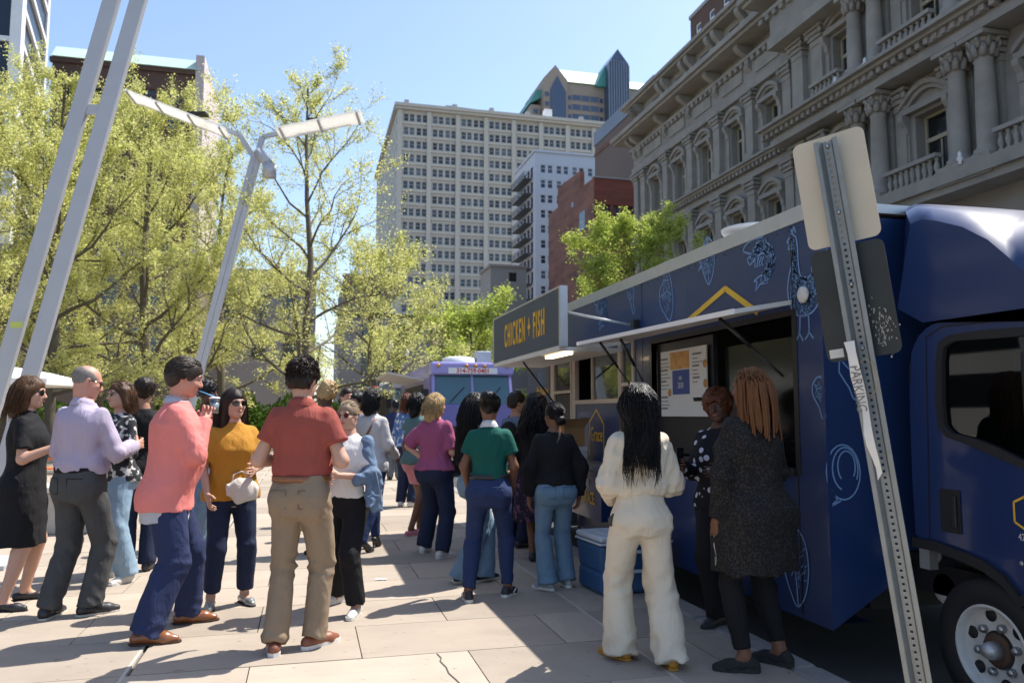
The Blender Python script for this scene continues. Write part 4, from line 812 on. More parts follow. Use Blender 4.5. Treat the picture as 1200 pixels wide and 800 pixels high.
# flip-up lettered sign with light
sx_ = 2.42; sg = (7.55, 10.42, 2.16, 2.73)
SG = tk(MB().box(sx_, sx_+.07, sg[0], sg[1], sg[2], sg[3]), 'sign_panel', mat('slate_sign_face', (.028, .052, .10), .45, var=.15, vscale=2))
MB().box(sx_-.004, sx_+.075, sg[0]-.05, sg[0]-.001, sg[2]-.02, sg[3]+.02).box(sx_-.004, sx_+.075, sg[0], sg[1], sg[3]+.001, sg[3]+.02).box(sx_-.004, sx_+.075, sg[1]+.001, sg[1]+.05, sg[2]-.02, sg[3]+.02).build('sign_rim', M_alu, SG)
MB().box(sx_+.0, TX-.01, sg[0], sg[1], sg[2]-.06, sg[2]-.021).build('awning', M_hatch, SG)
MB().box(sx_+.08, sx_+.16, sg[0]+.05, sg[0]+.75, sg[2]-.09, sg[2]-.062).build('light_tube', M_warm, SG)
text('CHICKEN + FISH', .40, M_yel, SG, (sx_-.003, 8.93, 2.435), (math.pi/2, 0, -math.pi/2), 'lettering', .47, .003, bold=.006, space=1.32)
for a, b, m_ in (((sx_+.1, 9.3, 2.1), (TX-.01, 9.72, 1.55), M_blkp), ((sx_+.08, 7.5, 2.48), (TX-.01, 7.2, 2.33), M_alu)):
    tk(MB().tube([a, b], .012, 8), 'strut', m_)
tk(MB().box(TX-.06, TX-.004, 7.12, 7.2, 2.3, 2.38), 'strut_bracket', M_blkp)
# logo and lettering on the side
mb = MB(); apex = on_x(850, 338, TX-.004); lft = on_x(806, 376, TX-.004); rgt = on_x(888, 366, TX-.004)
for a, b in ((lft, apex), (apex, rgt)): mb.bar(a, b, .004, .045, up=(1, 0, 0)) if 0 else mb.bar(a, b, .045, .004, up=(1, 0, 0))
tk(mb, 'roof_chevron', M_yel)
def poly_side(mb, pts, hw=.004, x=TX-.003):
    P = [np.array((x, p[0], p[1])) for p in pts]
    for a, b in zip(P, P[1:]):
        d = b-a; L_ = np.linalg.norm(d)
        if L_ < 1e-5: continue
        n_ = np.cross(d/L_, (1, 0, 0))*hw; mb.add([a-n_, b-n_, b+n_, a+n_], [(0, 1, 2, 3)])
house = [(8.55, 1.02), (8.55, 1.38), (8.33, 1.52), (8.11, 1.36), (8.11, 1.02)]
mb = MB(); poly_side(mb, house, .009); tk(mb, 'house_outline', M_yel); text('Grace', .22, M_yel, TR, (TX-.006-4.3, 8.33-7.6, 1.24-RD), (math.pi/2, 0, -math.pi/2), 'lettering', .7, .001)
text('fish & chicken', .16, M_yel, TR, (TX-.004-4.3, 10.42-7.6, 1.78-RD), (math.pi/2, 0, -math.pi/2), 'lettering', .6, .001)
# counter cabinet with its lettering
CB = tk(MB().box(2.80, TX-.005, 7.42, 8.95, .42, .92), 'counter_cabinet', M_navy); MB().box(2.70, TX-.004, 7.38, 9.0, .93, .96).build('steel_shelf', M_steel, CB); MB().box(2.66, 2.69, 7.6, 8.75, .87, .90).build('rail', M_steel, CB)
text('a unique and community', .115, M_pale, CB, (2.796, 8.16, .79), (math.pi/2, 0, -math.pi/2), 'lettering', .72, .001); text('WELCOME TO GRACE.', .17, M_yel, CB, (2.796, 8.16, .62), (math.pi/2, 0, -math.pi/2), 'lettering', .66, .001, bold=.002)
tk(MB().box(2.95, TX-.005, 9.0, 9.4, .35, .55).box(2.95, TX-.005, 8.98, 9.02, .17, .6), 'lower_step', M_steel)
# pale food drawings: strokes with hatching
def draw(name, cy, cz, s, strokes, hatch=(), hw=.0062):
    """strokes in picture sense: +u to the viewer's right (towards smaller Y), +v up"""
    mb = MB(); r = np.random.default_rng(len(name)+int(cy*10))
    def mp(p): return (cy-p[0]*s, cz+p[1]*s)
    for st in strokes:
        st = np.array(st, float); t = np.linspace(0, len(st)-1, max(2, len(st)*5)); i = np.minimum(t.astype(int), len(st)-2); f_ = (t-i)[:, None]
        p0 = st[np.maximum(i-1, 0)]; p1 = st[i]; p2 = st[i+1]; p3 = st[np.minimum(i+2, len(st)-1)]
        q = .5*((2*p1)+(-p0+p2)*f_+(2*p0-5*p1+4*p2-p3)*f_**2+(-p0+3*p1-3*p2+p3)*f_**3)
        poly_side(mb, [mp(p) for p in q], hw)
    for (c, rx, ry, n, ang, ln) in hatch:
        for _ in range(n):
            a = r.uniform(0, 2*math.pi); d = math.sqrt(r.uniform(0, 1)); p = (c[0]+rx*d*math.cos(a), c[1]+ry*d*math.sin(a)); an = ang+r.normal()*.35; l = ln*r.uniform(.4, 1.2)
            q1 = (p[0]+l*math.cos(an), p[1]+l*math.sin(an)); poly_side(mb, [mp(p), mp(q1)], hw*.5)
    tk(mb, name, M_ink)
arc = lambda cx, cy, rx, ry, a0, a1, n=12: [(cx+rx*math.cos(math.radians(a0+(a1-a0)*k/n)), cy+ry*math.sin(math.radians(a0+(a1-a0)*k/n))) for k in range(n+1)]
shrimp = [arc(0, 0, .5, .5, 150, -100), arc(.02, -.02, .26, .24, 140, -80), [(-.43, .25), (-.62, .2), (-.5, .05), (-.25, .18)], [(-.45, .3), (-.8, .45), (-.5, .62), (.1, .6)], [(-.09, -.49), (-.3, -.62), (-.22, -.42), (-.36, -.38), (.0, -.28)]]+[[(.5*math.cos(a), .5*math.sin(a)), (.26*math.cos(a)+.02, .25*math.sin(a))] for a in np.linspace(2.2, -1.5, 8)]+[[(-.2+.1*k, .2-.02*k), (-.3+.1*k, .0), (-.24+.1*k, -.06)] for k in range(4)]
sh_h = [((.2*math.cos(a)*1.9, .2*math.sin(a)*1.9), .16, .16, 60, a+1.5, .1) for a in np.linspace(2.3, -1.4, 7)]
yz = lambda x, y: on_x(x, y, TX)[1:]
c = yz(893, 308); draw('shrimp_drawing', c[0], c[1], .30, shrimp, sh_h); c = yz(706, 366); draw('shrimp_drawing', c[0], c[1], .30, shrimp, sh_h)
hen = [[(-.15, .95), (-.22, 1.02), (-.30, .95), (-.38, .88), (-.30, .85), (-.28, .78), (-.22, .7), (-.24, .5), (-.34, .25), (-.40, 0), (-.36, -.25), (-.2, -.48), (.05, -.55), (.35, -.5), (.55, -.3), (.7, .05), (.85, .3), (.8, .5), (.62, .42), (.4, .2), (.15, .1), (.0, .2), (-.05, .45), (-.06, .75), (-.1, .92), (-.15, .95)],
       [(-.28, .95), (-.26, 1.1), (-.2, 1.03), (-.15, 1.12), (-.1, 1.0)], [(-.3, .84), (-.34, .74), (-.28, .74)], arc(-.22, .9, .025, .025, 0, 360, 8), [(-.05, -.55), (-.08, -.85), (-.2, -.98)], [(-.08, -.85), (.02, -1.0)], [(.2, -.53), (.2, -.85), (.08, -.98)], [(.2, -.85), (.32, -.98)], [(-.2, .1), (.05, -.1), (.35, -.2), (.5, .0)], [(-.1, -.2), (.2, -.32), (.45, -.2)]]
hen_h = [((0, -.15), .35, .35, 520, -1.0, .09), ((-.18, .45), .08, .32, 160, -1.5, .08), ((.5, .1), .2, .25, 160, .8, .1), ((-.24, .88), .08, .08, 40, -1, .05)]
c = yz(944, 330); draw('chicken_drawing', c[0]+.05, c[1]-.02, .36, hen, hen_h)
leafs = [[(0, .6), (-.25, .3), (-.3, -.1), (-.1, -.5), (.05, -.62), (.25, -.4), (.34, 0), (.25, .4), (0, .6)], [(0, .6), (.0, 0), (.05, -.6)], [(-.5, .1), (-.35, -.05), (-.52, -.2), (-.3, -.1)]]
c = yz(830, 322); draw('fish_tail_drawing', c[0], c[1]+.12, .32, leafs, [((0, 0), .25, .45, 110, 1.3, .12)])
drum = [[(-.1, .6), (-.3, .4), (-.32, .1), (-.15, -.15), (.0, -.35), (.1, -.62), (.22, -.7), (.3, -.58), (.2, -.3), (.28, .1), (.25, .45), (.1, .62), (-.1, .6)], [(-.2, .4), (0, .2), (.18, .35)]]
c = yz(740, 347); draw('drumstick_drawing', c[0], c[1], .26, drum, [((0, .2), .22, .3, 130, -1, .1)])
fish = [[(-.2, .9), (-.3, .5), (-.6, .2), (-.55, -.3), (-.25, -.6), (.1, -.85), (.35, -.4), (.3, .2), (.15, .6), (-.02, .9), (-.2, .9)], [(-.55, 0), (-.1, .1), (.25, -.05)], [(-.3, .5), (.1, .45)]]
c = yz(783, 345); draw('fish_drawing', c[0], c[1], .28, fish, [((-.1, 0), .3, .6, 90, 1.2, .12)]); c = yz(835, 300); 
c = yz(636, 440); draw('oyster_drawing', c[0], c[1], .40, leafs, [((0, 0), .25, .45, 60, 1, .12)]); c = yz(958, 465); draw('drumstick_drawing', c[0]-.02, c[1], .2, drum, [((0, .1), .2, .3, 50, 1, .1)]); c = yz(960, 660); draw('oyster_drawing', c[0]+.25, c[1]-.05, .42, leafs, [((0, 0), .25, .4, 50, 1, .1)])
def draw_front(name, cx, cz, s, strokes, hw=.005):   # on the front wall of the box (faces -Y)
    mb = MB()
    for st in strokes:
        for a, b in zip(st, st[1:]):
            p = np.array((cx+a[0]*s, TY0-.003, cz+a[1]*s)); q = np.array((cx+b[0]*s, TY0-.003, cz+b[1]*s)); d = q-p; L_ = np.linalg.norm(d)
            if L_ > 1e-5: n_ = np.cross(d/L_, (0, 1, 0))*hw; mb.add([p-n_, q-n_, q+n_, p+n_], [(0, 1, 2, 3)])
    tk(mb, name, M_ink)
oy = [arc(0, 0, .5, .7, 0, 360, 20), arc(.06, .08, .38, .55, -30, 250, 16), arc(.1, .14, .26, .4, -40, 230, 14), [(-.4, -.4), (-.2, -.7), (-.5, -.9), (-.1, -.72)]]
c = on_y(983, 553, TY0); draw_front('oyster_drawing', c[0]+.03, c[2], .24, oy); c = on_y(975, 440, TY0); draw_front('chicken_foot_drawing', c[0]+.12, c[2], .22, drum)
tk(MB().lathe([(.055, 0), (.055, -.012), (.045, -.02), (.01, -.02)], (TX, 4.48, 2.24), 18, axis='x'), 'vent_cover', M_hatch)
for a in range(6): tk(MB().lathe([(.006, 0), (.006, -.005)], (TX-.012, 4.48+.05*math.cos(a), 2.24+.05*math.sin(a)), 6, axis='x'), 'screw', M_alu)
# roof gear
tk(MB().lathe([(.10, 0), (.10, .05), (.24, .07), (.25, .10), (.05, .13)], (3.40, 5.55, TZ1), 22), 'roof_fan', M_white); tk(MB().box(3.3, 3.62, 4.62, 4.95, TZ1, TZ1+.09).box(3.34, 3.5, 4.5, 4.62, TZ1, TZ1+.05).box(3.25, 3.5, 6.7, 7.0, TZ1, TZ1+.08), 'roof_vent', M_alu, bevel=.015)
tk(MB().tube([(3.35, 4.5, TZ1), (3.35, 4.45, TZ1+.05), (3.36, 4.36, TZ1+.09)], .012, 6), 'antenna', M_blk)
mb = MB()
for y in np.arange(TY0+.1, TY1, .12): mb.lathe([(.006, 0), (.005, -.004), (.001, -.005)], (TX, y, TZ1-.135), 6, axis='x')
for y in (TY0+.26, 6.98, 7.2, 10.05):
    for z in np.arange(.7, 2.6, .11): mb.lathe([(.005, 0), (.004, -.003), (.001, -.004)], (TX, y, z), 6, axis='x')
tag(tk(mb, 'rivet', M_navy2), kind='stuff')
for y in (7.06, 10.1): tk(MB().box(TX-.0025, TX, y-.003, y+.003, .2, TZ1-.11), 'panel_seam', M_blkp)
# chassis and wheels
tk(MB().box(3.75, 3.9, 2.5, 11.0, .38, .56).box(4.9, 5.05, 2.5, 11.0, .38, .56).box(3.6, 5.2, 4.6, 6.6, .2, .5), 'chassis', M_blk)
tk(MB().box(3.55, 5.0, 4.3, 11.1, .565, .61), 'floor_pan', M_blk)
def wheel(yc, xo, side=1):
    W_ = bpy.data.objects.new('wheel', None); COL.objects.link(W_); W_.parent = TR; W_.location = (xo-TO.x, yc-TO.y, RD+.365-TO.z); s = side
    MB().lathe([(.235, .0), (.25, -.012*1), (.30, -.02), (.355, -.012), (.38, .02), (.385, .06), (.385, .17), (.37, .20), (.30, .215), (.235, .21)], (0, 0, 0), 40, axis='x', cap=False).build('tyre', M_blk, W_)
    rm = MB().lathe([(.238, -.004), (.232, -.012), (.222, -.008), (.215, .03), (.20, .05), (.15, .055), (.115, .05), (.10, .05)], (0, 0, 0), 40, axis='x', cap=False).build('rim', M_rim, W_)
    for k in range(6):
        a = k*math.pi/3+.3; mb = MB(); mb.lathe([(.034, .046), (.034, .052)], (0, .178*math.cos(a), .178*math.sin(a)), 14, axis='x'); mb.build('hand_hole', M_blk, rm); a += .52
        MB().lathe([(.024, .05), (.022, .022), (.012, .016), (.002, .016)], (0, .125*math.cos(a), .125*math.sin(a)), 6, axis='x').build('wheel_nut', M_steel, rm)
    MB().lathe([(.09, .05), (.085, .03), (.06, .03)], (0, 0, 0), 20, axis='x').build('hub_flange', M_rust, rm); MB().lathe([(.05, .03), (.045, -.02), (.03, -.045), (.004, -.05)], (0, 0, 0), 16, axis='x').build('hub_cap', M_alu, rm)
hub = on_x(1163, 785, 3.56); HY = float(hub[1]); wheel(HY, 3.56); wheel(9.6, 3.42)
# cab
CX = 3.52; cp = lambda x, y: tuple(on_x(x, y, CX)[1:])
wl = [cp(*p) for p in ((1101, 420), (1104, 402), (1116, 395), (1150, 391), (1200, 387))]; wlow = [cp(*p) for p in ((1200, 545), (1165, 529), (1135, 517), (1112, 510), (1104, 500), (1101, 470))]
fwd = 2.50; win = wl+[(fwd+.42, wl[-1][1]+.0), (fwd+.22, 1.52), (fwd+.18, 1.20)]+[(fwd+.5, 1.16)]+wlow
out = [cp(1066, 470), cp(1068, 410), cp(1080, 388), cp(1096, 378), cp(1140, 372), cp(1200, 362), (fwd+.5, 2.0), (fwd+.28, 1.88), (fwd, 1.3), (fwd-.05, .35), (fwd+.25, .33)]
arch = [cp(1200, 712), cp(1180, 686), cp(1157, 669), cp(1133, 658), cp(1099, 645), cp(1074, 640)]
A2 = [(HY-.52*math.cos(t), .28+.52*math.sin(t)) for t in np.linspace(.15, 1.0, 5)]
outline = out+A2[:0]+[(HY-.50, .35), (HY-.42, .62)]+arch+[cp(1069, 560)]
cen = np.mean(np.array(win), 0)
def resample(poly, n=72):
    P = np.array(poly); res = []
    for k in range(n):
        a = 2*math.pi*k/n; d = np.array((math.cos(a), math.sin(a))); best = None
        for i in range(len(P)):
            p, q = P[i]-cen, P[(i+1) % len(P)]-cen; e = q-p; den = d[0]*e[1]-d[1]*e[0]
            if abs(den) < 1e-9: continue
            t = (p[0]*e[1]-p[1]*e[0])/den; u_ = (p[0]*d[1]-p[1]*d[0])/den
            if t > 0 and -1e-6 <= u_ <= 1+1e-6 and (best is None or t < best): best = t
        res.append(cen+d*(best or .1))
    return res
ri, ro = resample(win), resample(outline); n = len(ri)
def ring_mesh(a, b, xa, xb): return MB().add([(xa, *p) for p in a]+[(xb, *p) for p in b], [((i+1) % n, i, n+i, n+(i+1) % n) for i in range(n)])
mid = [np.array(p)*.0+q for p, q in zip(ri, ri)]; rim1 = [cen+(p-cen)*1.0 for p in ri]
CAB = tk(ring_mesh(ri, ro, CX, CX), 'cab', M_navy2)
mb = MB(); mb.add([(CX, *p) for p in ro]+[(5.42, *p) for p in ro], [(i, (i+1) % n, n+(i+1) % n, n+i) for i in range(n)]); mb.add([(5.42, *p) for p in ro]+[(5.42, *p) for p in ri], [(i, (i+1) % n, n+(i+1) % n, n+i) for i in range(n)])
o = mb.build('cab_shell', M_navy2, CAB)
g0 = [cen+(p-cen)*(1-.03/np.linalg.norm(p-cen)) for p in ri]; g1 = [cen+(p-cen)*(1+.018/np.linalg.norm(p-cen)) for p in ri]
mb = MB().add([(CX+.02, *p) for p in g0]+[(CX-.012, *p) for p in g0]+[(CX-.012, *p) for p in g1]+[(CX, *p) for p in g1], [(i+k*n, (i+1) % n+k*n, n+(i+1) % n+k*n, n+i+k*n) for k in range(3) for i in range(n)]); mb.build('window_gasket', M_blk, CAB)
MB().add([(CX+.015, *p) for p in g0], [tuple(range(n))]).build('cab_glass', M_cabglass, CAB)
MB().add([(5.42, *p) for p in g0], [tuple(range(n))]).build('cab_glass', M_cabglass, CAB)
st = MB(); 
for sy in (3.62, ):
    for sx0 in (3.68, 4.45): st.box(sx0, sx0+.5, sy-.16, sy-.02, .95, 1.62).box(sx0+.1, sx0+.4, sy-.14, sy-.03, 1.63, 1.82).box(sx0, sx0+.5, sy-.6, sy-.1, .85, 1.0)
st.build('seat', M_blkp, CAB, bevel=.03); MB().box(CX+.02, 5.4, 3.98, 4.0, .75, 1.5).build('back_wall', M_dark, CAB); MB().box(CX+.02, 5.4, fwd+.1, 3.95, .70, .74).build('cab_floor', M_dark, CAB); MB().box(CX+.05, 5.38, fwd+.1, fwd+.45, .8, 1.2).build('dashboard', M_dark, CAB)
MB().tube([(3.93+.19*math.cos(t), 3.05+.05*math.sin(t), 1.28+.15*math.sin(t)) for t in np.linspace(0, 2*math.pi, 17)], .012, 6).build('steering_wheel', M_blk, CAB)
seam = MB()
for a, b in ((cp(1085, 395), cp(1090, 640)), (cp(1085, 395), cp(1104, 383)), (cp(1104, 383), cp(1200, 372))): poly_side(seam, [a, b], .004, CX-.0025)
seam.build('door_seam', M_blk, CAB)
h0, h1 = cp(1102, 572), cp(1128, 626); MB().box(CX-.008, CX-.003, h1[0], h0[0], h1[1], h0[1]).build('handle_recess', M_blk, CAB, bevel=.002); MB().box(CX-.022, CX-.009, h1[0]+.02, h1[0]+.05, h1[1]+.03, h0[1]-.03).build('door_handle', M_blkp, CAB, bevel=.004)
lip = [np.array(p) for p in ((HY-.50, .35), (HY-.42, .62))]+[np.array(p) for p in arch]
mb = MB()
for a, b in zip(lip, lip[1:]): mb.add([(CX-.03, *a), (CX-.03, *b), (CX-.03, b[0], b[1]+.055), (CX-.03, a[0], a[1]+.055), (CX, *a), (CX, *b), (CX, b[0], b[1]+.055), (CX, a[0], a[1]+.055)], [(0, 1, 2, 3), (3, 2, 6, 7), (0, 4, 5, 1)])
mb.build('wheel_arch_lip', M_blk, CAB); MB().box(CX+.30, 5.1, HY-.6, HY+.5, .55, .69).build('wheel_housing', M_blk, CAB)
hx0 = cp(1193, 600); mb = MB(); poly_side(mb, [(hx0[0]-.06, hx0[1]+.09), (hx0[0]+.02, hx0[1]+.05), (hx0[0]+.02, hx0[1]-.05), (hx0[0]-.06, hx0[1]-.09)], .006, CX-.003); mb.build('hexagon_emblem', M_yel, CAB)
t0 = cp(1196, 629); text('42719', .05, M_pale, CAB, (CX-.003, t0[0]-.04, t0[1]), (math.pi/2, 0, -math.pi/2), 'lettering', .8, .0005); t0 = cp(1197, 660); MB().lathe([(.012, 0), (.012, -.002)], (CX, t0[0], t0[1]), 10, axis='x').build('lock', M_alu, CAB)
MB().tube([(CX+.05, 4.06, .75), (CX+.05, 4.06, 1.75), (CX+.1, 4.04, 1.92), (CX+.3, 4.0, 1.97)], .045, 8).build('air_intake', M_blkp, CAB)
mm = tuple(on_x(1216, 470, CX-.14)[1:]); MB().box(CX-.22, CX-.06, mm[0]-.05, mm[0]+.02, 1.32, 1.78).build('mirror', M_blk, CAB, bevel=.025); MB().tube([(CX-.1, mm[0]-.02, 1.78), (CX, mm[0]-.12, 1.9)], .012, 6).build('mirror_arm', M_blk, CAB)
tk(MB().lathe([(.09, 0), (.10, .02), (.10, .3), (.09, .32)], (3.75, 4.12, .42), 14, axis='x'), 'filter_canister', M_white); tk(MB().lathe([(.03, 0), (.04, -.02), (.035, -.05)], (3.70, 4.10, .62), 12, axis='x'), 'cap', M_pale); tk(MB().box(3.60, 3.66, 4.06, 4.14, .55, .72), 'bracket', M_alu)
# over-cab fairing with rounded nose
cr_ = [cp(*p) for p in ((1069, 263), (1082, 257), (1100, 259), (1130, 266), (1160, 281), (1185, 302), (1200, 317))]; XT = CX+.42
tp_ = [tuple(on_x(x, y, XT)[1:]) for x, y in ((1076, 247), (1086, 242), (1104, 241), (1135, 242), (1165, 244), (1188, 247), (1205, 250))]
e1 = cr_[-1]; cr_ += [(e1[0]-.2, e1[1]-.12), (e1[0]-.4, e1[1]-.30), (2.55, 2.0)]; e2 = tp_[-1]; tp_ += [(e2[0]-.35, e2[1]-.04), (e2[0]-.8, e2[1]-.22), (2.35, 2.0)]
low = [cp(1054, 362), cp(1061, 315)]; bot = [(2.55, 1.97), cp(1084, 378)]
def sec(x, curve): return [(x, *p) for p in low]+[(x, *p) for p in curve]+[(x, *p) for p in bot]
def mixc(t, lift): return [(a[0]*(1-t)+b[0]*t, a[1]*(1-t)+b[1]*t+lift) for a, b in zip(cr_, tp_)]
secs = [sec(CX-.015, cr_), sec(CX+.05, mixc(.25, .045)), sec(CX+.17, mixc(.6, .04)), sec(XT, tp_), sec(5.42-.42, tp_), sec(5.42-.17, mixc(.6, .04)), sec(5.42-.05, mixc(.25, .045)), sec(5.42, cr_)]
m_ = len(secs[0]); v = sum(secs, []); f = [(j*m_+i, j*m_+(i+1) % m_, (j+1)*m_+(i+1) % m_, (j+1)*m_+i) for j in range(len(secs)-1) for i in range(m_)]+[(m_-1, i+1, i) for i in range(m_-2)]+[((len(secs)-1)*m_+m_-1, (len(secs)-1)*m_+i, (len(secs)-1)*m_+i+1) for i in range(m_-2)]
FA = tk(MB().add(v, f, None, True), 'over_cab_fairing', M_navy2)
FA.data.polygons.foreach_set('use_smooth', [len(p.vertices) == 4 for p in FA.data.polygons])
es = FA.modifiers.new('split', 'EDGE_SPLIT'); es.split_angle = math.radians(42)

# ------------------------------------------------------------------ purple truck and the trucks behind it
def step_van(label, x0, x1, y0, y1, zt, paint, band, phone, group, awning=True, glass=True):
    T = thing('step_van', label, 'food truck', ((x0+x1)/2, (y0+y1)/2, RD), 0, group); O = Vector(T.location)
    def k(mb, name, m=None, parent=None, bevel=0): o = mb.build(name, m, parent or T, bevel=bevel); o.location = -O if parent is None else (0, 0, 0); return o
    W_ = x1-x0; zb = .38; zs, ze = zt-1.12, zt-.34
    k(MB().box(x0, x1, y0+.35, y1, zb, zt-.02), 'body', paint, bevel=.06)
    k(MB().prism([(x0+.02, zb), (x1-.02, zb), (x1-.02, zs), (x0+.02, zs)], 'y', y0, y0+.34), 'nose', paint, bevel=.04)
    k(MB().box(x0-.02, x1+.02, y0+.02, y0+.5, ze, zt), 'brow', band, bevel=.06)
    fr = k(MB().add([(x0+.05, y0+.02, zs), (x1-.05, y0+.02, zs), (x1-.08, y0+.2, ze), (x0+.08, y0+.2, ze)], [(0, 1, 2, 3)]), 'windshield', mat('teal_windshield', (.05, .12, .15), .08, spec=.8))
    MB().bar(((x0+x1)/2, y0+.01, zs), ((x0+x1)/2, y0+.19, ze), .06, .03).build('centre_post', band, fr)
    for s in (0, 1): MB().bar((x0+.04+s*(W_-.08), y0+.01, zs), (x0+.07+s*(W_-.14), y0+.19, ze), .08, .04).build('pillar', band, fr); MB().bar((x0+.5+s*1.0, y0-.01, zs+.05), (x0+.9+s*1.0, y0+.1, zs+.45), .02, .02).build('wiper', M_blk, fr)
    for t in (.08, .42, .53, .64, .92): k(MB().lathe([(.055, 0), (.05, -.04), (.02, -.06)], (x0+W_*t, y0+.02, zt-.10), 10, axis='y'), 'marker_light', mat('amber_lens', (.5, .22, .04), .3) if 'amber_lens' not in MATS else MATS['amber_lens'])
    if phone:
        k(MB().box(x0+W_*.2, x1-W_*.2, y0+.005, y0+.018, ze+.03, zt-.15), 'phone_strip', M_white)
        text(phone, .17, mat('red_lettering', (.55, .03, .03), .5), T, ((x0+x1)/2-O.x, y0+.0-O.y, zt-.235-O.z), (math.pi/2, 0, 0), 'lettering', .95, .002, bold=.004)
    k(MB().box(x0+.5, x1-.5, y0-.012, y0, .75, 1.15), 'grille', M_blkp); k(MB().box(x0-.03, x1+.03, y0-.15, y0+.05, .42, .60), 'bumper', M_steel, bevel=.02)
    for s in (.12, .88): k(MB().lathe([(.12, 0), (.12, -.03), (.06, -.05)], (x0+W_*s, y0, .95), 16, axis='y'), 'headlight', M_white)
    for s, x in ((-1, x0-.16), (1, x1+.16)): k(MB().box(x-.1, x+.1, y0+.1, y0+.16, zs+.02, zs+.4), 'mirror', M_blk, bevel=.02)
    for yy in (y0+1.0, y1-1.4):
        for xx in (x0+.02, x1-.25): k(MB().lathe([(.22, 0), (.37, .02), (.38, .06), (.38, .17), (.36, .2), (.22, .21)], (xx, yy, RD+.38), 24, axis='x'), 'wheel', M_blk)
    hz = k(MB().box(x0-.012, x0, y0+1.6, y1-1.4, 1.25, zt-.55), 'serving_window', M_dark)
    if awning: MB().add([(x0, y0+1.5, zt-.45), (x0, y1-1.3, zt-.45), (x0-1.0, y1-1.3, zt-.25), (x0-1.0, y0+1.5, zt-.25), (x0, y0+1.5, zt-.41), (x0, y1-1.3, zt-.41), (x0-1.0, y1-1.3, zt-.21), (x0-1.0, y0+1.5, zt-.21)], [(0, 1, 2, 3), (7, 6, 5, 4), (3, 2, 6, 7), (0, 3, 7, 4), (2, 1, 5, 6)]).build('awning', M_hatch, hz)
    k(MB().lathe([(.55, 0), (.5, .1), (.48, .22), (.3, .27)], ((x0+x1)/2-.1, y0+1.6, zt-.02), 14), 'roof_vent', M_white); k(MB().box(x0+1.5, x0+1.95, y0+1.4, y0+2.0, zt-.02, zt+.42), 'air_conditioner', M_alu, bevel=.03)
    return T
M_purp = mat('purple_paint', (.15, .135, .38), .4, coat=.3, var=.2, vscale=2); M_purp2 = mat('violet_brow_paint', (.28, .25, .56), .4, coat=.3)
step_van('purple step van with red phone number above its teal windshield', 3.18, 5.42, 21, 28.2, 2.86, M_purp, M_purp2, '314-759-0401', 'food trucks along the kerb')
step_van('dark blue step van with pale awning parked behind the purple one', 3.2, 5.4, 31, 38, 2.8, mat('blue_truck_paint', (.03, .07, .22), .4, coat=.3), M_alu, None, 'food trucks along the kerb')
step_van('far red step van with pale awning at the end of the truck row', 3.2, 5.4, 41.5, 48, 2.9, mat('red_truck_paint', (.30, .03, .02), .4, coat=.3), mat('red_brow', (.35, .04, .03), .4), None, 'food trucks along the kerb')

# ------------------------------------------------------------------ cooler
M_cool = mat('blue_cooler_plastic', (.025, .085, .20), .42, var=.15, vscale=5, bump=.05, bscale=200); M_lid = mat('pale_lid_plastic', (.50, .55, .60), .45, var=.15, vscale=6)
a = np.array(on_ground(705, 699)); b_ = np.array(on_ground(675, 684)); ang = math.atan2(b_[1]-a[1], b_[0]-a[0])-math.pi/2
CL = thing('cooler', 'blue ice cooler with pale lid on the paving beside the truck', 'cooler', (float(a[0]), float(a[1]), 0), ang)
Lc, Wc, hc = .48, .64, .40
mb = MB(); mb.box(0, Wc, 0, Lc, .005, .19); mb.build('lower_body', M_cool, CL, bevel=.035)
v = [(.0+e, .0+e, z) for e, z in ((.01, .19), (-.012, hc))]
MB().add([(.005, .005, .17), (Wc-.005, .005, .17), (Wc-.005, Lc-.005, .17), (.005, Lc-.005, .17), (-.012, -.012, hc), (Wc+.012, -.012, hc), (Wc+.012, Lc+.012, hc), (-.012, Lc+.012, hc)], [(3, 2, 1, 0), (4, 5, 6, 7), (0, 1, 5, 4), (1, 2, 6, 5), (2, 3, 7, 6), (3, 0, 4, 7)]).build('upper_body', M_cool, CL, bevel=.035)
MB().box(-.018, Wc+.018, -.018, Lc+.018, hc+.002, hc+.022).build('rim', M_lid, CL, bevel=.008); LD = MB().box(-.014, Wc+.014, -.014, Lc+.014, hc+.026, hc+.075).build('lid', M_lid, CL, bevel=.022)
MB().box(.08, Wc-.08, .06, Lc-.06, hc+.072, hc+.082).build('lid_panel', M_lid, LD, bevel=.006)
for s in (0, 1): MB().box(.20+.26*s, .24+.26*s, -.05, -.012, .30, .36).build('handle_lug', M_lid, CL)
MB().box(.20, .50, -.05, -.035, .335, .36).box(.20, .225, -.05, -.035, .2, .335).box(.475, .50, -.05, -.035, .2, .335).box(.20, .50, -.05, -.035, .18, .205).build('handle', M_lid, CL)
MB().box(.12, .30, Lc+.014, Lc+.03, .28, .34).build('latch', M_lid, CL)
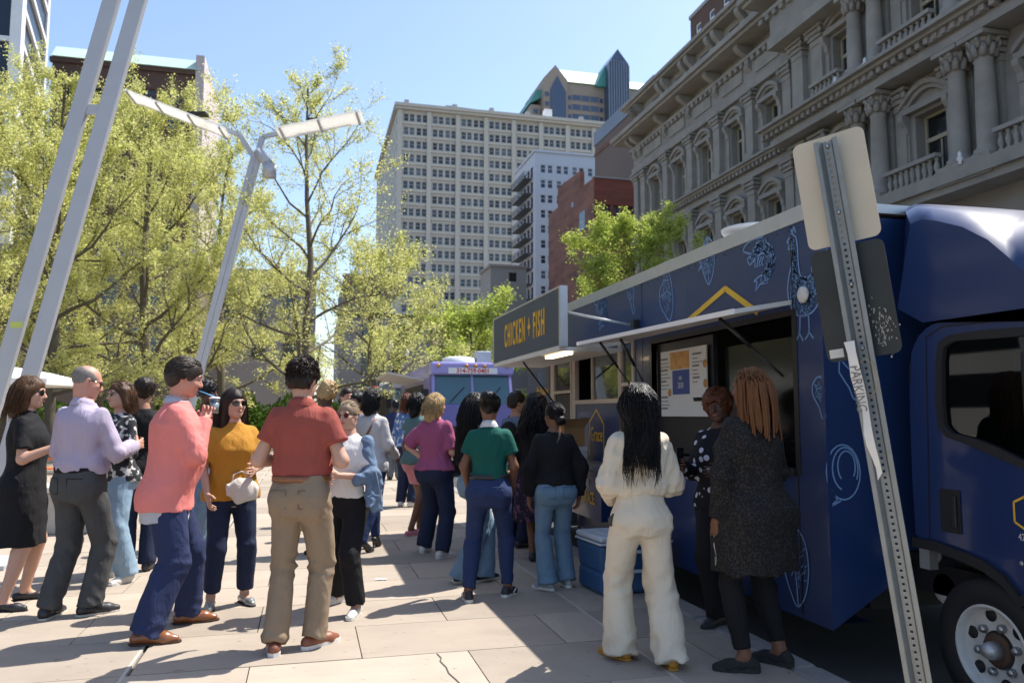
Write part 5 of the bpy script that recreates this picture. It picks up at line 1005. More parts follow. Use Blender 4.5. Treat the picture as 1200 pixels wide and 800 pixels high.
# boxes on the counter shelf
M_card = mat('cardboard', (.34, .19, .08), .85, var=.2, vscale=8); T = thing('cardboard_box', 'open brown cardboard box on the truck counter shelf', 'box', (2.86, 8.55, .962)); MB().box(-.12, .12, -.16, .16, .16, .36).build('box_walls', M_card, T); MB().add([(-.12, -.16, .36), (.12, -.16, .36), (.15, -.26, .47), (-.15, -.26, .45)], [(0, 1, 2, 3)]).build('flap', M_card, T); MB().add([(-.12, .16, .36), (.12, .16, .36), (.15, .26, .42), (-.15, .28, .44)], [(0, 1, 2, 3)]).build('flap', M_card, T)
for c_ in T.children: c_.location.z = 0
T = thing('carton', 'grey white carton under the cardboard box on the counter', 'box', (2.86, 8.55, .961)); MB().box(-.13, .13, -.2, .2, 0, .155).build('carton_body', mat('grey_carton', (.42, .43, .45), .8), T); MB().box(-.135, .135, -.203, .203, .11, .152).build('carton_lid', mat('grey_carton_lid', (.5, .51, .53), .8), T)

# ------------------------------------------------------------------ leaning sign post
M_galv = mat('galvanised_steel', (.30, .32, .32), .5, metal=.7, var=.4, vscale=14, col2=(.20, .21, .21), bump=.1, bscale=60); M_cream_sign = mat('cream_sign_back', (.58, .52, .40), .55, var=.12, vscale=5); M_black_sign = mat('dark_sign_back', (.018, .022, .022), .45, var=.3, vscale=8, col2=(.04, .045, .045))
P0 = _c+ray(1079, 800)*3.02; P1 = _c+ray(969, 166)*3.28; ax = (P1-P0)/np.linalg.norm(P1-P0); base = P0-ax*(P0[2]/ax[2]); Lp = float(np.linalg.norm(P1-base))
SP = thing('sign_post', 'leaning perforated steel sign post with cream and black sign backs', 'sign', tuple(map(float, base)))
# local frame: w = along post, s = across (to viewer's right), n = towards the camera
nn = -np.array([_f[0], _f[1], 0]); nn = nn/np.linalg.norm(nn); th = math.radians(-38); nn = np.array((nn[0]*math.cos(th)-nn[1]*math.sin(th), nn[0]*math.sin(th)+nn[1]*math.cos(th), 0)); nn = nn-ax*(nn@ax); nn /= np.linalg.norm(nn); ss = np.cross(ax, nn)
def sp(u, v_, w_): return ss*u+ax*v_+nn*w_
def sbox(mb, u0, u1, v0, v1, w0, w1):
    v = [sp(u, q, w_) for q in (v0, v1) for u, w_ in ((u0, w0), (u1, w0), (u1, w1), (u0, w1))]; return mb.add(v, [(3, 2, 1, 0), (4, 5, 6, 7), (0, 1, 5, 4), (1, 2, 6, 5), (2, 3, 7, 6), (3, 0, 4, 7)])
# hat-section: web with punched holes, two side walls, two flanges
mb = MB(); t = .003; hw = .017; hole = .0052; step = .0254; nrow = int(Lp/step)
sbox(mb, -hw, -hole, 0, Lp, .0, t); sbox(mb, hole, hw, 0, Lp, 0, t)
for k in range(nrow+1): sbox(mb, -hole, hole, (k-.5)*step+hole if k else 0, min(Lp, (k+.5)*step-hole), 0, t)
mb.build('perforated_web', M_galv, SP)
mb = MB()
for s in (-1, 1):
    a0 = [sp(s*hw, 0, 0), sp(s*hw, Lp, 0), sp(s*(hw+.012), Lp, .032), sp(s*(hw+.012), 0, .032), sp(s*(hw+.003), 0, 0), sp(s*(hw+.003), Lp, 0), sp(s*(hw+.015), Lp, .032), sp(s*(hw+.015), 0, .032)]; mb.add(a0, [(0, 1, 2, 3), (7, 6, 5, 4), (0, 4, 5, 1), (3, 2, 6, 7), (1, 5, 6, 2)])
    sbox(mb, s*(hw+.014), s*(hw+.03), 0, Lp, .030, .033)
mb.build('flanges', M_galv, SP)
def plate(name, v0, v1, hw_, m, w_, off=0):
    r_ = .03; pts = []
    for cu, cv, a0 in ((hw_-r_, v1-r_, 0), (-hw_+r_, v1-r_, 90), (-hw_+r_, v0+r_, 180), (hw_-r_, v0+r_, 270)):
        for k in range(6): a = math.radians(a0+18*k); pts.append((cu+r_*math.cos(a)+off, cv+r_*math.sin(a)))
    n = len(pts); mb = MB(); mb.add([sp(u, q, w_) for u, q in pts]+[sp(u, q, w_-.002) for u, q in pts], [tuple(range(n)), tuple(range(2*n-1, n-1, -1))]+[((i+1) % n, i, n+i, n+(i+1) % n) for i in range(n)]); return mb.build(name, m, SP)
plate('sign_plate', Lp-.43, Lp+.025, .143, M_cream_sign, -.004); bs = plate('sign_plate', Lp-.90, Lp-.44, .143, M_black_sign, -.004)
mb = MB(); sbox(mb, -.13, -.075, Lp-.885, Lp-.85, -.0035, -.0028); mb.build('sticker', M_paper, bs)
rs = np.random.default_rng(5); mb = MB()
for _ in range(95):
    u = .085+rs.normal()*.022; q = Lp-.80+rs.normal()*.045+abs(u-.085)*.2; du, dq = rs.uniform(.001, .005), rs.uniform(.001, .014); sbox(mb, u, min(u+du, .15), q, q+dq, -.0037, -.0030)
tag(mb.build('paint_scrape', mat('scraped_glue', (.40, .38, .33), .8), bs), kind='stuff')
for q in (Lp-.02, Lp-.30, Lp-.60, Lp-.86): mb = MB(); P = sp(0, q, .003); mb.tube([P, P+nn*.008], [.010, .008], 6); mb.build('bolt', M_steel, SP)
# paper strip tied to the post
ps = MB(); R_ = []
for i in range(13):
    t_ = i/12; q = Lp-.83-.55*t_; R_.append((-.055+.035*t_+.006*math.sin(i*1.3), -.012+.016*t_, q, .012*math.sin(i*.9)+.045))
v = []
for u0, u1, q, w_ in R_: v += [sp(u0, q-.0, w_), sp(u1, q+.03*(1 if u1 > -.01 else 0), w_+.012)]
ps.add(v, [(2*i, 2*i+1, 2*i+3, 2*i+2) for i in range(12)]); PS = ps.build('paper_strip', mat('crumpled_paper', (.72, .72, .70), .8, bump=.4, bscale=30), SP); so_ = PS.modifiers.new('t', 'SOLIDIFY'); so_.thickness = .001
tx_ = text('PARKING', .055, M_ink2, SP, (0, 0, 0), (0, 0, 0), 'lettering', .8, .0003); mtx = Matrix([[*(-ax), 0], [*ss, 0], [*nn, 0], [0, 0, 0, 1]]).transposed(); tx_.matrix_local = Matrix.Translation(sp(-.028, Lp-1.02, .062))@mtx@Matrix.Diagonal((.8, 1, 1, 1))
mb = MB(); mb.tube([sp(.035*math.sin(a)+.01, Lp-.98+.07*math.cos(a), .045) for a in np.linspace(-.6, 3.6, 14)], .0014, 5); mb.build('string', mat('tan_string', (.4, .28, .12), .8), SP)
# ------------------------------------------------------------------ people: implicit surfaces turned into one continuous mesh per body / garment
class Field:
    def __init__(s, mn, mx, h):
        s.h = h; s.mn = np.array(mn, np.float32); n = np.ceil((np.array(mx)-s.mn)/h).astype(int)+2
        s.X = (s.mn[0]+h*np.arange(n[0], dtype=np.float32))[:, None, None]; s.Y = (s.mn[1]+h*np.arange(n[1], dtype=np.float32))[None, :, None]; s.Z = (s.mn[2]+h*np.arange(n[2], dtype=np.float32))[None, None, :]
        s.n = n; s.F = np.full(n, .5, np.float32)
    def sl(s, lo, hi):
        a = np.clip(np.floor((np.array(lo)-s.mn)/s.h).astype(int), 0, s.n); b = np.clip(np.ceil((np.array(hi)-s.mn)/s.h).astype(int)+1, 0, s.n)
        if (b <= a).any(): return None
        return tuple(slice(i, j) for i, j in zip(a, b))
    def loc(s, q): return s.X[q[0]], s.Y[:, q[1]], s.Z[:, :, q[2]]
    def put(s, q, d, k, sub=False):
        f = s.F[q]
        if sub:
            d = -d; h_ = np.clip(.5-.5*(d-f)/k, 0, 1); s.F[q] = d*(1-h_)+f*h_+k*h_*(1-h_)
            s.F[q] = np.maximum(s.F[q], np.maximum(f, d)) if k < 1e-4 else s.F[q]
        else:
            h_ = np.clip(.5+.5*(d-f)/k, 0, 1); s.F[q] = d*(1-h_)+f*h_-k*h_*(1-h_)
    def cap(s, a, b, ra, rb, k=.02, flat=False, sub=False):
        a = np.array(a, np.float32); b = np.array(b, np.float32); m = max(ra, rb)+k+.03; q = s.sl(np.minimum(a, b)-m, np.maximum(a, b)+m)
        if q is None: return
        x, y, z = s.loc(q); ba = b-a; L2 = float(ba@ba)+1e-9
        t0 = ((x-a[0])*ba[0]+(y-a[1])*ba[1]+(z-a[2])*ba[2])/L2; t = np.clip(t0, 0, 1)
        d = np.sqrt((x-a[0]-t*ba[0])**2+(y-a[1]-t*ba[1])**2+(z-a[2]-t*ba[2])**2)-(ra+(rb-ra)*t)
        if flat: d = np.maximum(d, (t0-1)*math.sqrt(L2))
        s.put(q, d, k, sub)
    def ell(s, c, r, k=.02, sub=False, R=None):
        c = np.array(c, np.float32); r = np.array(r, np.float32); m = float(max(r))+k+.03; q = s.sl(c-m, c+m)
        if q is None: return
        x, y, z = s.loc(q); x = x-c[0]; y = y-c[1]; z = z-c[2]
        if R is not None: x, y, z = (R[0][0]*x+R[0][1]*y+R[0][2]*z, R[1][0]*x+R[1][1]*y+R[1][2]*z, R[2][0]*x+R[2][1]*y+R[2][2]*z)
        d = (np.sqrt((x/r[0])**2+(y/r[1])**2+(z/r[2])**2)-1)*float(min(r)); s.put(q, d, k, sub)
    def loft(s, tab, k=.02):
        """tab rows: z, half-width, half-depth, centre x, centre y"""
        T_ = np.array(tab, np.float32); z0, z1 = T_[0, 0], T_[-1, 0]; w_ = T_[:, 1:3].max()+.06
        q = s.sl((T_[:, 3].min()-w_, T_[:, 4].min()-w_, z0-.05), (T_[:, 3].max()+w_, T_[:, 4].max()+w_, z1+.05))
        if q is None: return
        x, y, z = s.loc(q); zz_ = z.ravel(); g = [np.interp(zz_, T_[:, 0], T_[:, i]) for i in range(1, 5)]
        if len(zz_) > 12:
            kn = np.array((1, 2, 3, 2, 1), np.float32); kn /= kn.sum(); g = [np.convolve(np.pad(v, 2, 'edge'), kn, 'valid') for v in g]
        a, b, cx, cy = [v[None, None, :] for v in g]
        d = ((np.abs((x-cx)/a)**2.25+np.abs((y-cy)/b)**2.25)**(1/2.25)-1)*np.minimum(a, b); d = np.maximum(d, np.maximum(z0-z, z-z1)); s.put(q, d.astype(np.float32), k)
    def cut(s, nrm, off):      # keep n.p < off
        d = s.X*nrm[0]+s.Y*nrm[1]+s.Z*nrm[2]-off; s.F = np.maximum(s.F, d.astype(np.float32))
    def noise(s, amp, freq, seed, stretch=(1, 1, 1), n=5, mask=None, ridge=False):
        r = np.random.default_rng(seed); acc = np.zeros(s.n, np.float32)
        band = np.abs(s.F) < .05; ii = np.nonzero(band); x = s.X.ravel()[ii[0]]*stretch[0]; y = s.Y.ravel()[ii[1]]*stretch[1]; z = s.Z.ravel()[ii[2]]*stretch[2]; v = np.zeros(len(x), np.float32)
        for i in range(n):
            d = r.normal(size=3); d /= np.linalg.norm(d); e = r.normal(size=3); e /= np.linalg.norm(e); f_ = freq*r.uniform(.6, 1.6)
            w_ = np.sin(f_*(x*d[0]+y*d[1]+z*d[2])+r.uniform(0, 6.3)+1.6*np.sin(.55*f_*(x*e[0]+y*e[1]+z*e[2])+r.uniform(0, 6.3)))
            v += (2*np.abs(w_)-1.2) if ridge else w_
        v /= math.sqrt(n)
        if mask is not None: v *= mask(s.X.ravel()[ii[0]], s.Y.ravel()[ii[1]], s.Z.ravel()[ii[2]])
        s.F[ii] += amp*v
    def mesh(s):
        F = s.F; F[0], F[-1] = np.maximum(F[0], 1e-3), np.maximum(F[-1], 1e-3); F[:, 0] = np.maximum(F[:, 0], 1e-3); F[:, -1] = np.maximum(F[:, -1], 1e-3); F[:, :, 0] = np.maximum(F[:, :, 0], 1e-3); F[:, :, -1] = np.maximum(F[:, :, -1], 1e-3)
        I = F < 0; n = s.n-1
        c = [I[i:i+n[0], j:j+n[1], k:k+n[2]] for i in (0, 1) for j in (0, 1) for k in (0, 1)]
        cnt = sum(x.astype(np.int8) for x in c); act = (cnt > 0) & (cnt < 8); ids = np.nonzero(act); m = len(ids[0])
        if m == 0: return np.zeros((0, 3)), np.zeros((0, 4), int)
        idx = np.full(n, -1, np.int32); idx[ids] = np.arange(m)
        V = np.zeros((m, 3), np.float32); C = np.zeros(m, np.float32); corn = [(i, j, k) for i in (0, 1) for j in (0, 1) for k in (0, 1)]
        val = [F[ids[0]+i, ids[1]+j, ids[2]+k] for i, j, k in corn]
        for a in range(8):
            for b in range(a+1, 8):
                if sum(abs(corn[a][q]-corn[b][q]) for q in range(3)) != 1: continue
                cr = (val[a] < 0) != (val[b] < 0); t = np.where(cr, val[a]/(val[a]-val[b]+1e-12), 0)
                for q in range(3): V[:, q] += np.where(cr, corn[a][q]+t*(corn[b][q]-corn[a][q]), 0)
                C += cr
        V /= np.maximum(C, 1)[:, None]; V += np.stack(ids, 1); V = V*s.h+s.mn
        quads = []
        for ax_ in range(3):
            sa = [slice(1, -1)]*3; sa[ax_] = slice(0, -1); sb = list(sa); sb[ax_] = slice(1, None)
            A, B = I[tuple(sa)], I[tuple(sb)]; e = np.nonzero(A != B); fl = A[e]; o = [e[0]+1, e[1]+1, e[2]+1]; o[ax_] = e[ax_]
            u, v = (ax_+1) % 3, (ax_+2) % 3
            def at(du, dv): p = [x.copy() for x in o]; p[u] -= du; p[v] -= dv; return idx[p[0], p[1], p[2]]
            Q = np.stack([at(1, 1), at(0, 1), at(0, 0), at(1, 0)], 1); Q[~fl] = Q[~fl][:, ::-1]; quads.append(Q)
        Q = np.concatenate(quads); return V, Q[(Q >= 0).all(1)]
def joinvf(parts):
    V = []; Q = []; b = 0
    for v, q in parts:
        if len(v): V.append(v); Q.append(q+b); b += len(v)
    return np.concatenate(V), np.concatenate(Q)
def tubes_vf(paths, rads, n=5):
    V = []; Q = []; b = 0
    for P, R in zip(paths, rads):
        P = np.asarray(P, float); m = len(P); T_ = np.gradient(P, axis=0); T_ /= np.linalg.norm(T_, axis=1)[:, None]+1e-9
        ref = np.where(np.abs(T_[:, 2:3]) < .8, np.array([[0, 0, 1.]]), np.array([[1., 0, 0]])); N = np.cross(T_, ref); N /= np.linalg.norm(N, axis=1)[:, None]+1e-9; B = np.cross(T_, N)
        a = 2*np.pi*np.arange(n)/n; ring = P[:, None]+np.asarray(R)[:, None, None]*(np.cos(a)[None, :, None]*N[:, None]+np.sin(a)[None, :, None]*B[:, None]); V.append(ring.reshape(-1, 3))
        i = np.arange(m-1)[:, None]*n; k = np.arange(n)[None]; k2 = (k+1) % n; Q.append((np.stack([i+k, i+k2, i+n+k2, i+n+k], -1)).reshape(-1, 4)+b); b += m*n
    return np.concatenate(V), np.concatenate(Q)
def rotz(a): c, s_ = math.cos(a), math.sin(a); return np.array(((c, -s_, 0), (s_, c, 0), (0, 0, 1)))
def rotx(a): c, s_ = math.cos(a), math.sin(a); return np.array(((1, 0, 0), (0, c, -s_), (0, s_, c)))
def roty(a): c, s_ = math.cos(a), math.sin(a); return np.array(((c, 0, s_), (0, 1, 0), (-s_, 0, c)))
def unit(v): v = np.array(v, float); return v/(np.linalg.norm(v)+1e-9)
BODY_M = [(.455, .075, .058, -.004), (.50, .096, .068, -.010), (.53, .099, .072, -.010), (.575, .091, .065, -.002), (.62, .087, .062, .003), (.67, .091, .064, .005), (.72, .100, .069, .005), (.765, .104, .066, .0), (.80, .098, .056, -.006), (.822, .070, .045, -.009), (.838, .041, .037, -.009), (.865, .031, .033, -.005)]
BODY_F = [(.455, .078, .058, -.006), (.50, .103, .072, -.014), (.53, .104, .074, -.014), (.575, .086, .062, -.004), (.62, .074, .055, .002), (.67, .079, .060, .006), (.715, .088, .070, .010), (.765, .088, .060, .002), (.80, .086, .050, -.006), (.822, .062, .041, -.008), (.838, .035, .033, -.009), (.865, .029, .030, -.005)]
SKIN = {}
def skin(name, c): SKIN[name] = mat('skin_'+name, c, .52, var=.18, vscale=18, col2=(c[0]*.8, c[1]*.68, c[2]*.62), spec=.35); return SKIN[name]
skin('fair', (.50, .29, .21)); skin('pink', (.50, .25, .18)); skin('brown', (.17, .078, .045)); skin('deep', (.085, .04, .026)); skin('tan', (.36, .19, .12))
M_eye = mat('eye_white', (.33, .31, .29), .4); M_iris = mat('dark_iris', (.02, .013, .01), .2); M_lipm = mat('lip_tone', (.30, .09, .075), .45)
def cloth(name, c, var=.25, vs=9, bump=.35, bs=420, col2=None, rough=.85, wave=None, fold=.55):
    m = mat(name, c, rough, var=var, vscale=vs, bump=bump, bscale=bs, bdist=.002, spec=.25, col2=col2 or tuple(x*.72 for x in c), wave=wave)
    n = m.node_tree.nodes; L = m.node_tree.links; b = n['Principled BSDF']; tc = n.new('ShaderNodeTexCoord'); mp = n.new('ShaderNodeMapping'); mp.inputs['Scale'].default_value = (1.3, 1.3, .55); L.new(tc.outputs['Object'], mp.inputs[0])
    nz = n.new('ShaderNodeTexNoise'); nz.inputs['Scale'].default_value = 11; nz.inputs['Detail'].default_value = 2.5; nz.inputs['Distortion'].default_value = 1.1; L.new(mp.outputs[0], nz.inputs[0])
    bp = n.new('ShaderNodeBump'); bp.inputs['Strength'].default_value = fold; bp.inputs['Distance'].default_value = .022; L.new(nz.outputs[0], bp.inputs['Height'])
    old = b.inputs['Normal'].links[0].from_node if b.inputs['Normal'].links else None
    if old: L.new(bp.outputs[0], old.inputs['Normal'])
    else: L.new(bp.outputs[0], b.inputs['Normal'])
    return m

def person(S):
    """S: dict with foot pixels, head-top row, facing and clothes. Builds a thing 'person' with body, garments, hair."""
    fl = [np.array(on_ground(*p)) for p in S['feet']]; pos = (fl[0]+fl[1])/2 if len(fl) > 1 else fl[0]
    phi = math.radians(75.6+S['face']); rz = phi-math.pi/2; Rw = rotz(rz)
    fem = S.get('fem', True); H = S.get('H') or float(z_at(pos, S['top']))-S.get('hair_h', .018); hg = S.get('h', .0095); g = S.get('girth', 1.0); seed = S.get('seed', int(abs(pos[0]*100+pos[1]*37))); sk_ = SKIN[S.get('skin', 'fair')]
    T = thing('person', S['label'], 'person', (float(pos[0]), float(pos[1]), 0), rz, S.get('group'))
    heel = S.get('heel', .0)
    # ---- skeleton
    hipx = .050*H if not fem else .052*H
    if len(fl) > 1: fo = [Rw.T@(p-pos) for p in fl]; fo.sort(key=lambda p: p[0]); footL, footR = fo
    else: d_ = S.get('stance', .10); footL, footR = np.array((-d_, 0, 0)), np.array((d_, 0, 0))
    yawL, yawR = [math.radians(a) for a in S.get('fyaw', (12, -12))]
    l1 = l2 = .232*H; za = .048*H+heel; ank = {}
    for sgn, f_, yw in ((-1, footL, yawL), (1, footR, yawR)):
        d = np.array((-math.sin(yw), math.cos(yw), 0)); ank[sgn] = (f_-d*.035*H/1.75+np.array((0, 0, za+S.get('lift', {}).get(sgn, 0))), d)
    shift = np.array((S.get('hipx', 0.), S.get('hipy', 0.), 0)); drop = 0
    for sgn in (-1, 1):
        h_ = np.array((sgn*hipx, 0, 0))+shift; a = ank[sgn][0]; hor = np.linalg.norm((a-h_)[:2]); mz = math.sqrt(max(.01, (.995*(l1+l2))**2-hor**2))+a[2]; drop = max(drop, .512*H+heel-mz)
    up = heel-drop; lean = S.get('lean', 0.); sway = S.get('sway', 0.)
    def J(x, y, z): zz_ = z-.5*H; return np.array((x+shift[0]*(1-.35*max(0, zz_)/(.35*H))+sway*zz_, y+shift[1]+lean*zz_, z+up))
    tab = []
    bw = S.get('body', {})
    for z, a, b, cy in (BODY_F if fem else BODY_M):
        be = bw.get('belly', 0)*math.exp(-((z-.62)/.06)**2)*H; bu = bw.get('butt', 0)*math.exp(-((z-.515)/.045)**2)*H; ch = bw.get('chest', 0)*math.exp(-((z-.71)/.04)**2)*H
        gz_ = g if z < .80 else 1+(g-1)*.4
        p = J(0, cy*H+(be+ch-bu)*.5, z*H); tab.append((p[2], a*H*gz_, b*H*gz_+(be+bu+ch)*.5, p[0], p[1]))
    tab = np.array(tab); tz = tab[:, 0]; bi = lambda z, i: float(np.interp(z, tz, tab[:, i]))
    shx = (.100 if not fem else .089)*H*(1+(g-1)*.55); sho = {s: J(s*shx, -.006*H, .806*H) for s in (-1, 1)}
    arms = {}
    for s, kx in ((-1, 'L'), (1, 'R')):
        U, Fo = S.get('arm'+kx, ((.16, -.02, -1), (.06, .22, -1))); u_ = unit((U[0]*s, U[1], U[2])); v_ = unit((Fo[0]*s, Fo[1], Fo[2])); el = sho[s]+u_*.168*H; wr = el+v_*.148*H; arms[s] = (sho[s], el, wr, v_)
    hs = .13*H/.233; hy, hp_, ht_ = [math.radians(x) for x in S.get('head', (0, 0, 0))]
    Rh = rotz(hy)@rotx(hp_)@roty(ht_); hc = J(0, .004*H, .929*H)+np.array((0, -math.sin(hp_)*.03, 0)); hw_ = lambda V: (np.asarray(V)*hs)@Rh.T+hc
    for s, kx in ((-1, 'L'), (1, 'R')):
        tg = S.get('reach'+kx)
        if tg is None: continue
        w_ = hw_([tg])[0]; a = sho[s]; d = w_-a; la, lb = .168*H, .148*H; L = min(np.linalg.norm(d), (la+lb)*.985); dn = unit(d); x_ = (la*la-lb*lb+L*L)/(2*L); q = math.sqrt(max(0, la*la-x_*x_)); hint = np.array((s*.45, -.1, -1.)); hint = unit(hint-dn*(hint@dn)); el = a+dn*x_+hint*q; w_ = a+dn*L; arms[s] = (a, el, w_, unit(w_-el))
    legs = {}
    for s in (-1, 1):
        hp = J(s*hipx, 0, .505*H); an, fd = ank[s]; d = an-hp; L = min(np.linalg.norm(d), (l1+l2)*.999); m = (hp+an)/2; q = math.sqrt(max(0, l1*l1-(L/2)**2)); dn = unit(d); fw = np.array((0, 1., 0))*.8+fd*.4; fw = unit(fw-dn*(fw@dn)); legs[s] = (hp, m+fw*q, an, fd)
    ra = (.0265 if fem else .030)*H*(1+(g-1)*.8)*S.get('armg', 1); rl = (.049 if fem else .050)*H*(1+(g-1)*.75)*S.get('legg', 1)
    neck = J(0, -.012*H, .83*H); hs = .13*H/.233; hy, hp_, ht_ = [math.radians(x) for x in S.get('head', (0, 0, 0))]
    Rh = rotz(hy)@rotx(hp_)@roty(ht_); hc = J(0, .004*H, .929*H)+np.array((0, -math.sin(hp_)*.03, 0)); hw_ = lambda V: (np.asarray(V)*hs)@Rh.T+hc
    def bbox(pts, m): P = np.array(pts); return P.min(0)-m, P.max(0)+m
    parts = []
    # ---- coarse body (lies inside the clothes)
    allp = [hc]+[x for s in (-1, 1) for x in arms[s][:3]]+[x for s in (-1, 1) for x in legs[s][:3]]; mn, mx_ = bbox(allp, .16*max(1, g)); mn[2] = 0
    cov = any(g_.get('sleeve') == 'long' for n_, g_ in S.get('tops', [])); f = Field(mn, mx_, .020 if cov or S.get('h', 0) > .0116 else .0155); tb = tab.copy(); tb[:-2, 1:3] *= .915; f.loft(tb, .02)
    f.cap(neck, hw_([(0, -.028, -.075)])[0], .029*H, (.023 if fem else .026)*H, .025)
    for s in (-1, 1):
        a, e, w_, v_ = arms[s]; f.cap(a+np.array((-s*.014*H, 0, -.012*H)), e, ra*.56, ra*.84, .012); f.cap(e, w_, ra*.82, ra*.54, .015)
        h_, kn, an, fd = legs[s]; f.cap(h_, kn, rl*.98, rl*.64, .02); f.cap(kn, an, rl*.62, rl*.42, .02); f.cap(kn+(an-kn)*.15+np.array((0, -.012, 0)), kn+(an-kn)*.55, rl*.66, rl*.45, .02)
        f.cap(an+np.array((0, 0, -.01)), an*np.array((1, 1, 0))+fd*.07*H/1.7+np.array((0, 0, .03+heel*.3)), rl*.40, .026, .02); f.cap(an*np.array((1, 1, 0))+fd*.06+np.array((0, 0, .032+heel*.3)), an*np.array((1, 1, 0))+fd*.125+np.array((0, 0, .022)), .030, .024, .02)
    parts.append(f.mesh())
    # ---- head
    def head_field(h_):
        f = Field((-.13, -.19, -.26), (.13, .15, .16), h_)
        f.ell((0, -.014, .030), (.076, .096, .088), .02); f.ell((0, .024, -.034), (.060, .068, .080), .035); f.ell((0, .064, -.092), (.026, .024, .022), .03)
        for s in (-1, 1): f.ell((s*.036, .055, -.026), (.026, .028, .026), .02); f.ell((s*.045, -.0, -.06), (.018, .035, .035), .03)
        f.ell((0, .080, .026), (.050, .014, .012), .015)
        for s in (-1, 1): f.ell((s*.031, .101, .006), (.019, .016, .012), .012, sub=True)
        f.cap((0, .086, .014), (0, .108, -.026), .008, .012, .010); f.ell((0, .100, -.030), (.018, .012, .009), .008)
        f.ell((0, .087, -.056), (.023, .010, .0055), .006); f.ell((0, .086, -.066), (.020, .010, .006), .006)
        for s in (-1, 1): f.ell((s*.078, -.012, -.004), (.010, .019, .031), .008); f.ell((s*.084, -.006, -.004), (.006, .009, .018), .005, sub=True)
        nl = Rh.T@(neck+np.array((0, 0, -.01*H))-hc)/hs; f.cap((0, -.028, -.06), nl, .050 if not fem else .043, .053 if not fem else .046, .03); return f
    v, q = head_field(S.get('hh', .0058 if S.get('facefeat') else .0085)).mesh(); parts.append((hw_(v), q))
    # ---- hands with five fingers
    for s, kx in ((-1, 'L'), (1, 'R')):
        a, e, w_, d = arms[s]; pn = S.get('palm'+kx, (-s, .0, 0)); pn = np.array(pn, float); pn = unit(pn-d*(pn@d)); sd = np.cross(d, pn)*s; sd = unit(sd)
        if sd[1] < -.2 and ('palm'+kx) not in S: sd = -sd
        sc = H/1.76*S.get('hand', 1); cu = S.get('curl'+kx, .45)
        P = lambda x, y, z: w_+(sd*x+d*y+pn*z)*sc
        f = Field(w_-.22, w_+.22, S.get('hf', .0058)); c0 = P(0, .05, 0)
        lo, hi = np.minimum(w_, P(0, .2, 0))-.09, np.maximum(w_, P(0, .2, 0))+.09; f = Field(lo, hi, S.get('hf', .0058))
        f.cap(P(0, -.03, 0), P(0, .012, 0), .024*sc, .024*sc, .01)
        for x in (-.024, -.008, .010, .026): f.cap(P(x*.7, .015, 0), P(x, .082, .002), .0135*sc, .0115*sc, .014)
        for x, L_ in ((.030, .070), (.010, .079), (-.010, .073), (-.028, .057)):
            p = np.array((x, .084, 0)); an_ = cu*.7; r_ = .0088
            for j, fr in enumerate((.44, .32, .26)):
                qv = p+np.array((x*.12*(j == 0), math.cos(an_)*L_*fr, math.sin(an_)*L_*fr)); f.cap(P(*p), P(*qv), r_*sc, (r_-.0009)*sc, .004); p = qv; an_ += cu*.9; r_ -= .0008
        p = np.array((.026, .022, .004)); qv = p+np.array((.030, .030, .016)); f.cap(P(*p), P(*qv), .0125*sc, .0105*sc, .012); q2 = qv+np.array((.006, .028, .012+.012*cu)); f.cap(P(*qv), P(*q2), .0103*sc, .0085*sc, .004)
        parts.append(f.mesh())
    v, q = joinvf(parts); npmesh('body', v, q, sk_, T)
    # ---- clothes
    def folds(f, st, seed_, kind):
        if kind == 'top':
            f.noise(st*.0052, 22, seed_, (1, 1, .4)); f.noise(st*.0026, 52, seed_+5, (1, 1, .6))
            def near(x, y, z):
                m_ = .25*np.ones_like(x)
                for s in (-1, 1):
                    for c, w2 in ((arms[s][1], .085), (arms[s][0]+np.array((-s*.03, 0, -.07)), .07)): m_ += np.exp(-((x-c[0])**2+(y-c[1])**2+(z-c[2])**2)/w2**2)
                return m_
            f.noise(st*.0048, 34, seed_+9, (.9, .9, .9), mask=near, n=3, ridge=True)
        else:
            kz, hz_ = legs[1][1][2], .05*H
            f.noise(st*.0046, 25, seed_, (1.2, 1.2, .15)); f.noise(st*.0046, 24, seed_+3, (.75, .75, 1.1), n=3, ridge=True, mask=lambda x, y, z: np.exp(-((z-kz)/.10)**2)+.9*np.exp(-((z-hz_)/.09)**2)+.6*np.exp(-((z-.47*H)/.06)**2)+.15)
    hw2 = S.get('tophem', .50)
    def top_garment(G, name='top'):
        hem = G.get('hem', .49)*H+up; e0 = G.get('ease', .016); ef = G.get('flare', .0); nk = G.get('neck', .842)*H+up; tb = []
        for z in np.linspace(hem, nk, 26):
            t = (z-hem)/(nk-hem); e = (e0+ef*(1-t)**1.5)*(1 if t < .8 else max(.25, (1-t)/.2)); bl = G.get('blouse', 0)*(math.exp(-((t-.14)/.1)**2)-.9*math.exp(-(t/.035)**2))
            zz_ = z
            if z < G.get('straight', 0)*H+up: zz_ = G['straight']*H+up      # hangs straight from here
            tb.append((z, max(bi(zz_, 1), bi(z, 1)*.97)+e+bl, max(bi(zz_, 2), bi(z, 2)*.97)+e+bl, bi(z, 3), bi(z, 4)))
        ends = []; sl_ = G.get('sleeve', 'short'); pts = [(t_[3]-t_[1], t_[4]-t_[2], t_[0]) for t_ in tb]+[(t_[3]+t_[1], t_[4]+t_[2], t_[0]) for t_ in tb]
        for s in (-1, 1):
            a, e, w_, v_ = arms[s]; pts += [a, e]+([w_] if sl_ in ('long', 'roll') else [])
        mn, mx_ = bbox(pts, .09); f = Field(mn, mx_, hg); f.loft(tb, .03)
        se = G.get('sease', e0*.8)
